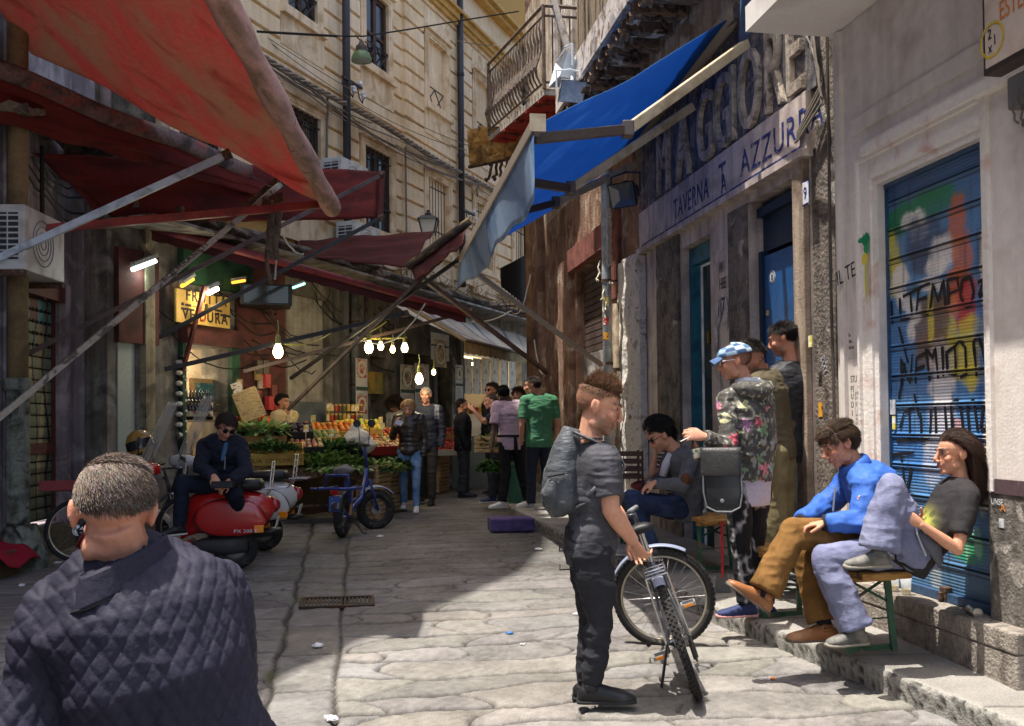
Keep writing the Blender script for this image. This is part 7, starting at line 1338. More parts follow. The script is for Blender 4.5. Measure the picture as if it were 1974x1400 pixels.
red = mat('scooter_red', S(176, 30, 28), .22, coat=.6, var=.04, spec=.6); wht = mat('scooter_white', S(190, 188, 182), .3, coat=.4, var=.05); seat_b = mat('seat_black', S(30, 30, 32), .4, var=.1, bump=.1)
sc_ = V(G(455, 1098)); scooter('shiny red motor scooter with black seat and chrome rack', sc_, (-.99, -.10, 0), red, mat('shield_grey', S(120, 116, 110), .6), seat_b, badge='PX 200 E', screen=1.)
sc2 = V(D(508, 1005, 10.35)); sc2.z = gz(10.35); scooter('grey white motor scooter with windscreen parked behind the red one', sc2, (-.99, -.03, 0), wht, mat('shield_grey', 0), seat_b, screen=1.1, k=1.0)
hm = thing('motorcycle_helmet', 'gold and black helmet resting on the white scooter handlebar', 'helmet', D(268, 862, 9.85)); c = V(D(270, 856, 9.8)); mb = MB(); mb.lathe([(.13, -.10), (.145, -.03), (.14, .05), (.105, .11), (.05, .145), (.001, .15)], c, (V((.9, 0, .3)), V((0, 1, 0)), V((-.3, 0, .95))), 24); mb.build('shell', mat('helmet_gold', S(150, 116, 50), .3, coat=.5), hm, smooth=True); mb = MB(); mb.lathe([(.148, -.06), (.15, -.01), (.147, .035)], c+V((-.0, -.004, 0)), (V((.9, 0, .3)), V((0, 1, 0)), V((-.3, 0, .95))), 24); mb.build('visor', mat('visor_black', S(24, 22, 22), .15, spec=.8), hm, smooth=True)
def fat_bike():
    C = V(G(660, 1036)); f = V((.10, 1, 0)).normalized(); u = V((0, 0, 1)); r = f.cross(u); th = thing('fat_tyre_bike', 'blue fat tyred electric bike with grey covered saddle and blue rear carrier', 'bike', C); P = lambda a, h, s=0: C+f*a+u*h+r*s; bl = mat('bike_blue', S(32, 56, 128), .4, var=.08, coat=.3)
    wheel(th, P(0, .25), r, f, .25, .055, 0, 16, dkst, 'rear_wheel', .07); f2 = (f*.55+r*.8).normalized(); r2 = f2.cross(u); fa = P(.78, .26, .22); wheel(th, fa, r2, f2, .26, .055, 0, 16, dkst, 'front_wheel', .07); guard(fa, r2, u, .31, -.9, .8, .06, mat('grey_mudguard', S(126, 134, 156), .45), th, 'front_mudguard'); guard(P(0, .25), r, u, .31, -.5, 1.2, .06, dkst, th, 'rear_mudguard')
    mb = MB(); mb.tube([P(.0, .25, .07), P(.25, .34, .06), P(.6, .42, .08), P(.66, .8, .14)], .028, 10); mb.tube([P(.0, .25, -.07), P(.25, .34, -.06), P(.6, .42, .02)], .022, 8); mb.tube([P(.26, .34), P(.16, .66)], .024, 8); mb.tube([P(.66, .8, .14), P(.60, 1.08, .12)], .02, 8)
    for s in (-1, 1): mb.tube([P(.66, .66, .14)+r2*.08*s, fa+r2*.08*s], .018, 8)
    mb.build('frame', bl, th, smooth=True); mb = MB()
    for z in (.60, .70): mb.tube([P(-.02, z, -.24), P(-.22, z, -.22), P(-.22, z, .22), P(-.02, z, .24)] if z < .65 else [P(-.2, .6, -.15), P(-.2, .76, -.13), P(-.2, .76, .13), P(-.2, .6, .15)], .018, 8)
    for s in (-1, 1): mb.tube([P(-.2, .60, .14*s), P(.2, .60, .12*s)], .014, 8); mb.tube([P(-.04, .60, .13*s), P(.0, .27, .1*s)], .012, 6)
    mb.tube([P(-.22, .60, -.24), P(-.22, .60, -.32)], .014, 8); mb.build('carrier', bl, th, smooth=True)
    for s in (-1, 1): mb = MB(); mb.tube([P(.0, .27, .11*s)+f*.02*i-f*.06+u*(.05*i) for i in range(7)], .02, 8); mb.build('shock_absorber', mat('brass_shock', S(150, 120, 70), .35, metal=.6), th)
    sd = P(.12, .80); mb = MB(); mb.tube([sd-f*.15, sd-f*.10, sd, sd+f*.10, sd+f*.2], [(.06, .03), (.12, .06), (.11, .065), (.07, .05), (.03, .02)], 16, side=r); finish('saddle', remesh(mb, .012, 3), fabric('saddle_cover', S(112, 108, 106)), th, wrinkle(.012, (9, 9, 9))); mb = MB(); mb.tube([P(.16, .64), sd], .016, 8); mb.build('seat_post', dkst, th)
    hb = P(.60, 1.10, .12); mb = MB(); mb.tube([hb-r2*.30-f2*.1, hb-r2*.2, hb, hb+r2*.2, hb+r2*.30-f2*.1], .013, 8); mb.build('handlebar', dkst, th)
    for s in (-1, 1): mb = MB(); mb.tube([hb+r2*.2*s-f2*.02, hb+r2*.34*s-f2*.12], .02, 8); mb.build('grip', m_blk, th); mb = MB(); mb.tube([hb+r2*.16*s, hb+r2*.2*s+u*.2, hb+r2*.26*s+u*.26], .006, 6); mb.lathe([(.001, .01), (.05, .008), (.052, 0), (.001, -.015)], hb+r2*.27*s+u*.27, (r, u, -f), 14); mb.build('mirror', dkst, th)
    mb = MB(); mb.obox(P(-.24, .42, -.02), r*.07, f*.004, u*.09); mb.build('number_plate', mat('plate_blue', S(56, 84, 150), .5, c2=S(150, 160, 190), s2=22, t2=(.58, .62)), th); mb = MB(); mb.obox(P(-.235, .555, -.02), r*.05, f*.015, u*.03); mb.build('tail_lamp', mat('red_lamp', 0), th, bevel=.006)
    mb = MB(); mb.tube([P(.3, .3, 0), P(.32, .02, -.16), P(.30, .012, -.22)], .012, 6); mb.tube([P(.3, .3, 0), P(.32, .02, .16), P(.30, .012, .22)], .012, 6); mb.build('stand', dkst, th)
fat_bike()
# ---------------------------------------------------------------- benches and small things on the ground
top_m = mat('bench_plank', S(196, 150, 86), .6, c2=S(160, 112, 60), s2=3, stretch=(4, 4, 20), c3=S(90, 80, 70), s3=5, t3=(.6, .66), var=.12, bump=.15); leg_m = mat('bench_green', S(62, 100, 76), .55, c2=S(44, 76, 58), s2=6, c3=S(120, 100, 80), s3=8, t3=(.62, .66), var=.1)
def bench(label, A, B, w, zt, g0):
    A, B = V(A), V(B); A.z = B.z = zt; d = (B-A).normalized(); q = V((d.y, -d.x, 0)); L_ = (B-A).length; th = thing('folding_bench', label, 'bench', (A+B)/2-V((0, 0, zt-g0)), 'wooden folding benches on the pavement')
    mb = MB(); mb.obox((A+B)/2-V((0, 0, .022)), d*L_/2, q*w/2, V((0, 0, .022))); mb.build('seat', top_m, th, bevel=.012)
    mb = MB()
    for e in (.18, L_-.18): mb.obox(A+d*e-V((0, 0, .06)), d*.04, q*w*.46, V((0, 0, .014)))
    mb.build('batten', top_m, th)
    for e in (.2, L_-.2):
        for s in (-1, 1): mb = MB(); a = A+d*e+q*(w*.40*s)-V((0, 0, .05)); b = A+d*(e+(.03 if e > .5 else -.03))+q*(w*.46*s); b.z = g0+.01; mb.beam(a, b, .034, .03, (0, 1, 0)); mb.build('leg', leg_m, th)
        mb = MB(); a = A+d*e; a.z = g0+.03; mb.beam(a-q*w*.46, a+q*w*.46, .03, .03); a2 = a.copy(); a2.z = g0+.2; mb.tube([a2-q*w*.43, a2+q*w*.43], .005, 6); mb.tube([A+d*e+q*w*.38-V((0, 0, .07)), a2-q*w*.40+V((0, 0, .1))], .009, 6); mb.tube([A+d*e-q*w*.38-V((0, 0, .07)), a2+q*w*.40+V((0, 0, .1))], .009, 6); mb.build('brace', leg_m, th)
    return th
def at_z(px, py, z):
    d = ray(px, py); return O+d*((z-HC)/d.z)
zt = .655; bench('worn wooden bench with green legs under the blue jacket man and the young woman', at_z(1712, 1104, zt), at_z(1478, 1046, zt), .33, zt, gz(5.7)+.13)
zt = .70; bench('dark topped wooden bench with green legs under the man in grey cardigan', at_z(1396, 1000, zt), at_z(1212, 962, zt+.0), .34, zt, gz(8.4)+.13)
cu = thing('drinking_glass', 'clear glass with crumpled napkins on the dark bench', 'glass', at_z(1330, 985, .70)); c = at_z(1330, 992, .70); mb = MB(); mb.lathe([(.001, .003), (.03, .003), (.036, .13), (.034, .13), (.028, .01)], c, None, 14); mb.build('glass', glass('clear_glass', (.85, .88, .88), .3), cu, smooth=True)
mb = MB()
for k in range(3): mb.ell(c+V((-.08+.09*k, -.03, .02)), (.045, .03, .022), None, 9, 6)
for v in mb.v: v += V((noise.noise(v*40)*.012, 0, noise.noise(v*50)*.012))
mb.build('napkins', mat('napkin', S(196, 196, 196), .9), cu)
mb = MB(); b = V(D(985, 1020, 11.7)); b.z = gz(11.7); pb = thing('purple_block', 'purple foam block lying on the street by the kerb end', 'block', b); mb.obox(b+V((0, 0, .085)), V((.27, .02, 0)), V((-.03, .17, 0)), V((0, 0, .082))); mb.build('foam', mat('purple_foam', S(92, 76, 124), .9, c2=S(70, 58, 98), s2=5, var=.12, bump=.4), pb, bevel=.02)
dp = V(D(1393, 1128, 7.35)); dp.z = gz(7.35)+.13; th = thing('dustpan', 'grey dustpan with long red handle standing by the tavern doorway', 'dustpan', dp); mb = MB(); mb.tube([dp+V((0, 0, .08)), dp+V((.01, .03, .55))], .011, 8); mb.build('handle', mat('red_handle', S(176, 36, 48), .45), th); mb = MB(); mb.prism([dp+V((-.06, -.03, 0)), dp+V((.06, -.03, 0)), dp+V((.035, 0, .14)), dp+V((-.035, 0, .14))], V((0, .05, 0))); mb.build('pan', mat('pan_grey', S(90, 94, 96), .6), th)
for k, (px, py, n_) in enumerate(((1727, 1152, 'clear plastic cup with a drop of beer on the door step'), (1750, 1160, 'second clear plastic cup nearer the lock on the door step'))):
    c = FR.p(FR.px(px, py, .05)[0], .417, .06); th = thing('plastic_cup', n_, 'cup', c); mb = MB(); mb.lathe([(.001, .002), (.026, .002), (.036, .11), (.034, .11), (.025, .005)], c, None, 14); mb.build('cup', glass('clear_glass', (0, 0, 0)), th, smooth=True); mb = MB(); mb.lathe([(.001, .004), (.025, .004), (.028, .035), (.001, .035)], c, None, 12); mb.build('beer', glass('beer', (.7, .55, .2), .6), th)
c = FR.p(FR.px(1712, 1148, .05)[0], .417, .05); th = thing('beer_bottle', 'dark beer bottle standing on the door step beside the cups', 'bottle', c); mb = MB(); mb.lathe([(.001, 0), (.03, .0), (.031, .12), (.014, .17), (.013, .22), (.001, .22)], c, None, 14); mb.build('glass', mat('dark_glass', S(24, 24, 26), .12, spec=.8, var=.1), th, smooth=True)
th = thing('crushed_can', 'crushed silver can on the door step at the right', 'can', FR.p(5.32, .42, .06)); mb = MB(); c = FR.p(5.33, .44, .06); mb.tube([c+V((0, -.05, 0)), c, c+V((.01, .06, .0))], [.03, .022, .03], 10); mb.build('can', chrome, th)
# rubbish on the street
def litter(label, px, py, r, m, cat='litter', flat_=.35, n=9):
    c = G(px, py); th = thing('litter', label, cat, c); th['kind'] = 'thing'; mb = MB(); r *= .65; mb.ell(c+V((0, 0, r*flat_*.6)), (r, r*.8, r*flat_), None, 12, 8); s = rnd(0, 99)
    for v in mb.v: d = v-c; k = 1+.6*noise.noise(v*(2.2/r)+V((s, 0, 0))); v.x = c.x+d.x*k; v.y = c.y+d.y*k; v.z = c.z+abs(d.z*k)
    mb.build('piece', m, th)
wp = mat('white_scrap', S(206, 204, 206), .6, var=.05)
for q in (('white foam food tray on the ground at the left edge', 84, 1062, .10), ('clear crumpled plastic cup near the foam tray', 112, 1086, .05), ('small white scrap below the left drainpipe foot', 42, 1130, .05), ('crumpled white wrapper near the left man', 95, 1128, .06), ('white paper scrap on the shaded street behind the jeans', 1037, 1060, .06), ('flat white scrap on the slab strip', 612, 1247, .06), ('white tissue at the bottom edge of slab strip', 640, 1388, .06), ('small white scrap in the shade mid street', 732, 1035, .06), ('blue bottle cap ring on the sunlit paving', 982, 1222, .04), ('white crumb on the sunlit paving right of the blue ring', 1008, 1243, .03), ('tiny white scrap by the kerb under the bench', 1478, 1310, .03), ('orange cigarette end by the kerb', 1490, 1309, .025), ('white scrap close to the kerb foot', 1650, 1300, .04), ('pale wrapper beside the black shoe', 1110, 1185, .035)):
    litter(*q, mat('blue_scrap', S(60, 110, 170), .5) if 'blue bottle' in q[0] else (orr if 'orange' in q[0] else wp))
rcl = thing('red_cloth', 'red cloth draped over a low crate at the left edge', 'cloth', G(5, 1085)); c = V(D(-8, 1060, 9.0)); mb = MB(); mb.sheet(lambda a, b: c+V((lerp(-.4, .28, a), lerp(-.3, .3, b), .12-.25*a*a+.03*math.sin(a*9+b*7))), 20, 14, .01); mb.build('cloth', fabric('crimson_cloth', S(140, 24, 44)), rcl, smooth=True); mb = MB(); mb.box((c.x-.5, c.y-.25, gz(9)), (c.x+.12, c.y+.25, c.z-.02)); mb.build('crate', wood_d, rcl)
bsk = thing('plastic_crate', 'brown plastic bottle crate on the pavement behind the bike man', 'crate', D(1212, 935, 8.9)); c = V(D(1206, 918, 8.8)); mb = MB()
for z in range(4):
    for s in (-1, 1): mb.obox(c+V((.14*s, 0, .07*z)), V((.006, 0, 0)), V((0, .14, 0)), V((0, 0, .018))); mb.obox(c+V((0, .14*s, .07*z)), V((.14, 0, 0)), V((0, .006, 0)), V((0, 0, .018)))
for sx in (-1, 1):
    for sy in (-1, 1): mb.box((c.x+.14*sx-.01, c.y+.14*sy-.01, gz(8.8)+.12), (c.x+.14*sx+.01, c.y+.14*sy+.01, c.z+.24))
mb.build('crate', mat('brown_plastic', S(70, 48, 40), .6), bsk)
# ---------------------------------------------------------------- man with the bicycle
SK = S(206, 152, 124); HS = lambda *c: [S(*q) for q in c]
def man_bike():
    J = J2(pel=(1137, 1046, 5.10), chest=(1137, 864, 5.08), sl=(1116, 872, 5.20), sr=(1168, 890, 4.94), el=(1180, 975, 5.36), wl=(1215, 1040, 5.30), er=(1178, 985, 4.90), wr=(1221, 1044, 4.98), hl=(1134, 1062, 5.19), hr=(1140, 1066, 5.01), kl=(1144, 1190, 5.20), kr=(1156, 1192, 5.02), al=(1130, 1316, 5.20), ar=(1140, 1322, 5.03))
    J['fl'] = J['fr'] = V((1, -.02, 0)); J['curve'] = V((.03, 0, 0))
    h = Head(D(1155, 785, 5.06), (.92, -.18, -.30), (.16, 0, 1), 1.17); G0 = J['wr']
    th = person('man in charcoal t-shirt and black jeans holding the bicycle by its saddle', J, h, SK, .0042, 1.12, [(J['wr'], (.55, .15, -.85), (.5, .5, .4), -1, .95, 1.05), (J['wl'], (.5, .0, -.9), (0, -1, 0), 1, .5, 1.)], stubble=.85, brow=S(92, 66, 46), limbs=1.26)
    mk = short_mask(.072, .012, -.04)
    hair(th, h, lambda x, y, z: mk(x, y, z), lambda x, y, z: (x*2., .35, 1.1) if z > .082 else (x*.5, -.1, -.5), lambda x, y, z: lerp(.006, .038+.024*noise.noise((x*45, y*30, 3)), max(0, min(1, (z-.055)/.05))), 14000, hair_mat, .0011, cols=HS((112, 80, 56), (136, 100, 72), (84, 58, 40)), curl=.6, fade=(.03, S(168, 124, 98)))
    tee = top_sh(J, 1.13, .012, 'short', .10, 1.16); m = fabric('charcoal_tee', S(66, 66, 70), c2=S(84, 84, 90), s2=6)
    cloth(th, 'tshirt', tee, m, .0075, 2, .011, (5, 5, 16))
    mb = MB(); mb.torus(mid(J['chest'], h.p(0, -.02, -.06), .32), .062, .008, (V((1, 0, 0)), V((0, 1, 0)), V((-.25, 0, 1)).normalized()), 28, 6); mb.build('collar', m, th, smooth=True)
    jm = fabric('black_denim', S(46, 47, 52), c2=S(96, 100, 108), s2=5, t2=(.6, .78), c3=S(150, 160, 176), s3=6.5, t3=(.68, .74), bump=.35)
    cloth(th, 'jeans', leg_cloth(J, (.116, .102, .074, .072, .056), 1.12, .09, .98), jm, .0075, 2, .013, (8, 8, 15))
    mb = MB()
    for dz in (0.0, -.10): c = J['pel']+V((-.145, -.07, -.02+dz)); mb.tube([c+V((-.02, .06, 0)), c+V((-.025, -.02, -.012)), c+V((.05, -.075, 0))], .004, 5)
    mb.build('pocket_seam', jm, th)
    for s in 'lr': shoe(th, J['a'+s], J['f'+s], blk_shoe, blk_sole, .30, k=1.05, h=.085)
    bp = thing('backpack', 'grey black leather backpack worn by the man with the bicycle', 'backpack', D(1085, 980, 5.0)); c = V(D(1090, 905, 5.08)); mb = MB()
    mb.tube([D(1104, 826, 5.08), D(1095, 862, 5.08), D(1086, 920, 5.08), D(1084, 968, 5.08), D(1090, 990, 5.08)], [(.06, .05), (.10, .085), (.135, .11), (.14, .115), (.10, .08)], 16, side=V((0, 1, 0)))
    pk = fabric('pack_leather', S(84, 88, 92), .45, c2=S(50, 54, 58), s2=4, bump=.4); finish('bag', remesh(mb, .009, 2), pk, bp, wrinkle(.007, (9, 9, 12)))
    mb = MB(); mb.tube([D(1068, 925, 5.02), D(1062, 952, 5.02), D(1068, 980, 5.03)], [(.085, .035), (.10, .055), (.08, .04)], 14, side=V((.1, 1, 0))); finish('pocket', remesh(mb, .008, 3), pk, bp, wrinkle(.005, (12, 12, 14)))
    mb = MB(); mb.tube([D(1096, 838, 5.2), J['sl']+V((-.03, 0, .062)), J['sl']+V((.05, 0, .03)), D(1165, 930, 5.25)], [(.030, .008)]*4, 8, side=V((0, 1, 0))); mb.tube([D(1104, 832, 4.98), J['sr']+V((-.04, .06, .10)), J['sr']+V((.05, .05, .075)), J['sr']+V((.105, .03, -.03)), D(1160, 955, 4.93), D(1112, 978, 4.97)], [(.028, .009)]*6, 8, side=V((.1, 1, 0))); mb.tube([D(1112, 968, 5.0), D(1140, 950, 4.9), D(1163, 925, 4.9)], [(.014, .005)]*3, 6, side=V((0, 0, 1))); mb.build('strap', pk, bp, smooth=True)
    mb = MB(); mb.tube([D(1056, 918, 4.95), D(1088, 912, 4.93)], .010, 6); mb.build('zip', blk_sole, bp)
man_bike()
def man_blue():
    J = J2(pel=(1698, 1032, 5.68), chest=(1656, 912, 5.70), sl=(1672, 938, 5.52), sr=(1640, 930, 5.88), el=(1664, 1008, 5.42), wl=(1590, 1008, 5.46), er=(1588, 975, 5.88), wr=(1545, 1006, 5.72), hl=(1682, 1046, 5.58), hr=(1682, 1042, 5.80), kl=(1530, 1026, 5.52), kr=(1548, 1060, 5.72), al=(1470, 1146, 5.46), ar=(1590, 1206, 5.60))
    J['fl'] = V((-.82, -.1, .62)); J['fr'] = V((-1, -.06, -.03)); J['curve'] = V((.07, 0, .02))
    h = Head(D(1618, 856, 5.70), (-.90, -.12, -.46), (-.30, 0, 1), 1.06)
    th = person('seated man in bright blue jacket and brown corduroys with legs crossed', J, h, S(204, 146, 116), .0042, 1.0, [(J['wr'], (-.16, -.1, -1), (.9, -.2, -.1), 1, .38, 1.08, .14), (J['wl'], (-1, .1, -.1), (0, 0, -1), 1, .6, 1.)], stubble=.25, brow=S(60, 44, 34), nose=1.12, feet=False)
    mk = short_mask(.070, -.008, -.075)
    hair(th, h, mk, lambda x, y, z: (x*3+.3, .35 if y > .02 else -.4, .1 if z > .08 else -.7), lambda x, y, z: .05 if z > .05 else .034, 13000, hair_mat, .0011, cols=HS((76, 58, 44), (98, 76, 58), (58, 44, 34)), grav=.4, curl=.1, jit=.2)
    jm = fabric('blue_jacket', S(56, 98, 180), .6, c2=S(70, 114, 196), s2=4, bump=.15)
    cloth(th, 'jacket', top_sh(J, 1.10, .036, 'long', .2, 1.36), jm, .0075, 2, .016, (6, 6, 9))
    up = (J['chest']-J['pel']).normalized(); c = mid(J['chest'], h.p(0, -.02, -.07), .25); mb = MB(); f = V((-.55, 0, .85)).normalized(); r = V((0, 1, 0)); g = f.cross(r); mb.add(*(lambda n=26: ([c+(r*math.cos(t)*.088+g*math.sin(t)*.078)+f*(z-.035*math.sin(t)*0)+(r*math.cos(t)+g*math.sin(t))*(-.012*(z > .02)) for z in (-.03, .05) for t in [6.283*(i/n) for i in range(n)]], [(i, (i+1) % n, n+(i+1) % n, n+i) for i in range(n)]))()); mb.torus(c+f*.012, .080, (.010, .034), (r, g, f), 28, 8); o = mb.build('collar', jm, th, smooth=True); mo = o.modifiers.new('t', 'SOLIDIFY'); mo.thickness = .010
    cm = fabric('jacket_cuff', S(44, 46, 52), .9)
    for s in 'lr':
        mb = MB(); d = (J['w'+s]-J['e'+s]).normalized(); mb.tube([J['w'+s]-d*.045, J['w'+s]+d*.012], [.058, .047], 14); mb.build('cuff', cm, th, smooth=True)
    mb = MB(); q = V(D(1660, 962, 5.425)); mb.lathe([(.001, .004), (.020, .004), (.022, -.004)], q, (V((1, 0, 0)), V((0, 0, 1)), V((.15, -1, .1)).normalized()), 20); mb.build('badge', mat('badge', S(206, 196, 190), .5, c2=S(190, 70, 60), s2=45, t2=(.5, .55)), th)
    mb = MB(); mb.tube([D(1610, 940, 5.5), D(1606, 985, 5.5), D(1612, 1010, 5.55)], .006, 5); mb.build('zip', mat('zip_silver', S(160, 166, 176), .4, metal=.6), th)
    cord = fabric('brown_corduroy', S(126, 92, 50), .85, c2=S(98, 70, 36), s2=5, bump=.2, bs=8)
    def rib(co, no): return wrinkle(.015, (7, 7, 9))(co, no)
    cloth(th, 'trousers', leg_cloth(J, (.112, .102, .082, .082, .092), 1.03, .06, .93), cord, .0075, 2, disp=rib)
    sm = mat('tan_leather', S(150, 98, 60), .42, c2=S(184, 134, 92), s2=4, var=.12, bump=.15); so_ = mat('tan_sole', S(104, 92, 80), .7)
    shoe(th, J['al']+V((.02, 0, 0)), J['fl'], sm, so_, .29, up=V((.60, 0, .80)), h=.085, k=1.05); shoe(th, J['ar'], J['fr'], sm, so_, .30, h=.085, k=1.05)
    mb = MB()
    for s in 'lr': d = (J['k'+s]-J['a'+s]).normalized(); mb.tube([J['a'+s]-d*.02, J['a'+s]+d*.14], [.043, .046], 12)
    mb.build('socks', fabric('navy_sock', S(34, 36, 48)), th, smooth=True)
man_blue()
def girl():
    J = J2(pel=(1768, 1062, 5.34), chest=(1846, 938, 5.34), sl=(1866, 958, 5.20), sr=(1822, 950, 5.50), el=(1846, 1060, 5.12), wl=(1774, 1010, 5.10), er=(1800, 1030, 5.52), wr=(1768, 998, 5.28), hl=(1762, 1066, 5.25), hr=(1748, 1058, 5.43), kl=(1718, 938, 5.16), kr=(1590, 1076, 5.38), al=(1694, 1064, 5.14), ar=(1652, 1214, 5.33))
    J['fl'] = V((-1, -.12, 0)); J['fr'] = V((-.95, -.25, -.02)); J['curve'] = V((.035, 0, -.02))
    h = Head(D(1838, 876, 5.34), (-.985, -.12, -.03), (.03, 0, 1), .98)
    th = person('young woman in black t-shirt and blue grey trousers with one foot up on the bench', J, h, S(208, 152, 122), .004, .86, [(J['wl'], (-.8, .1, .55), (.2, .9, .1), 1, .55, .88), (J['wr'], (-.6, -.5, .5), (0, -.3, .9), -1, .6, .88)], brow=S(40, 28, 24), fem=1, jaw=.92, lip=S(184, 92, 90), limbs=.84, nose=1.05, feet=False)
    mk = short_mask(.076, .034, -.07)
    hair(th, h, mk, lambda x, y, z: (x*1.2, -1., -.15 if z > .07 else -.5) if y > -.03 else (x*1., -.25, -1.2), lambda x, y, z: .13 if y > -.03 else .15, 22000, hair_mat, .0010, cols=HS((54, 36, 28), (74, 50, 38), (38, 26, 22)), grav=.9, curl=.05, jit=.14)
    def tcol(co, no):
        d = co-np.array(D(1782, 985, 5.14)); u = d[:, 0]; z = d[:, 2]; k = np.exp(-(((u+.01)/.10)**2+((z+.02)/.15)**2)**2)*(1-.25*np.abs(sn3(co, (24, 24, 24)))); c = np.tile(np.array(S(50, 48, 50)), (len(co), 1)); k = np.clip(k*1.1, 0, 1)[:, None]; g = np.where(sn3(co, (30, 30, 30))[:, None] > .15, np.array(S(130, 150, 50)), np.array(S(206, 204, 90))); return c*(1-k)+g*k
    cloth(th, 'tshirt', top_sh(J, .88, .015, 'short', .16, .95), mat('printed_tee', None, .85, var=.08, vs=90, bump=.2, bs=26, spec=.2), .0075, 3, .007, (8, 8, 12), col=tcol)
    gm = fabric('slate_trousers', S(112, 116, 146), .75, c2=S(134, 138, 166), s2=4, bump=.2)
    cloth(th, 'trousers', leg_cloth(J, (.102, .094, .070, .094, .102), .95, .08, .95), gm, .0075, 3, .018, (6, 6, 9))
    sm = mat('grey_sneaker', S(120, 118, 112), .7, c2=S(84, 84, 80), s2=12, var=.12); ss = mat('sneaker_sole', S(146, 142, 128), .7, var=.1)
    for s in 'lr': shoe(th, J['a'+s], J['f'+s], sm, ss, .27, k=.98, h=.085)
    mb = MB()
    for q in range(5): y = .02+.022*q; d = V((-1, -.12, 0)).normalized(); r = V((-.12, 1, 0)).normalized(); o = J['al']-V((0, 0, .083)); mb.tube([o+d*y-r*.026+V((0, 0, .09-.5*y)), o+d*(y+.012)+V((0, 0, .102-.52*y)), o+d*y+r*.026+V((0, 0, .09-.5*y))], .007, 5)
    mb.build('lilac_laces', mat('lilac', S(164, 138, 176), .8, var=.15), th)
    mb = MB(); mb.tube([D(1765, 1005, 5.12), D(1768, 1030, 5.1), D(1785, 1072, 5.1)], .006, 5); mb.build('keychain', mat('zip_silver', 0), th)
    hb = V(D(1800, 1060, 5.22)); mb = MB(); mb.tube([D(1772, 1020, 5.15), D(1800, 1050, 5.16), D(1812, 1082, 5.2)], [(.05, .02), (.07, .03), (.04, .02)], 10, side=V((0, .3, 1))); mb.build('pouch', fabric('pouch_grey', S(96, 98, 108)), th, smooth=True)
girl()
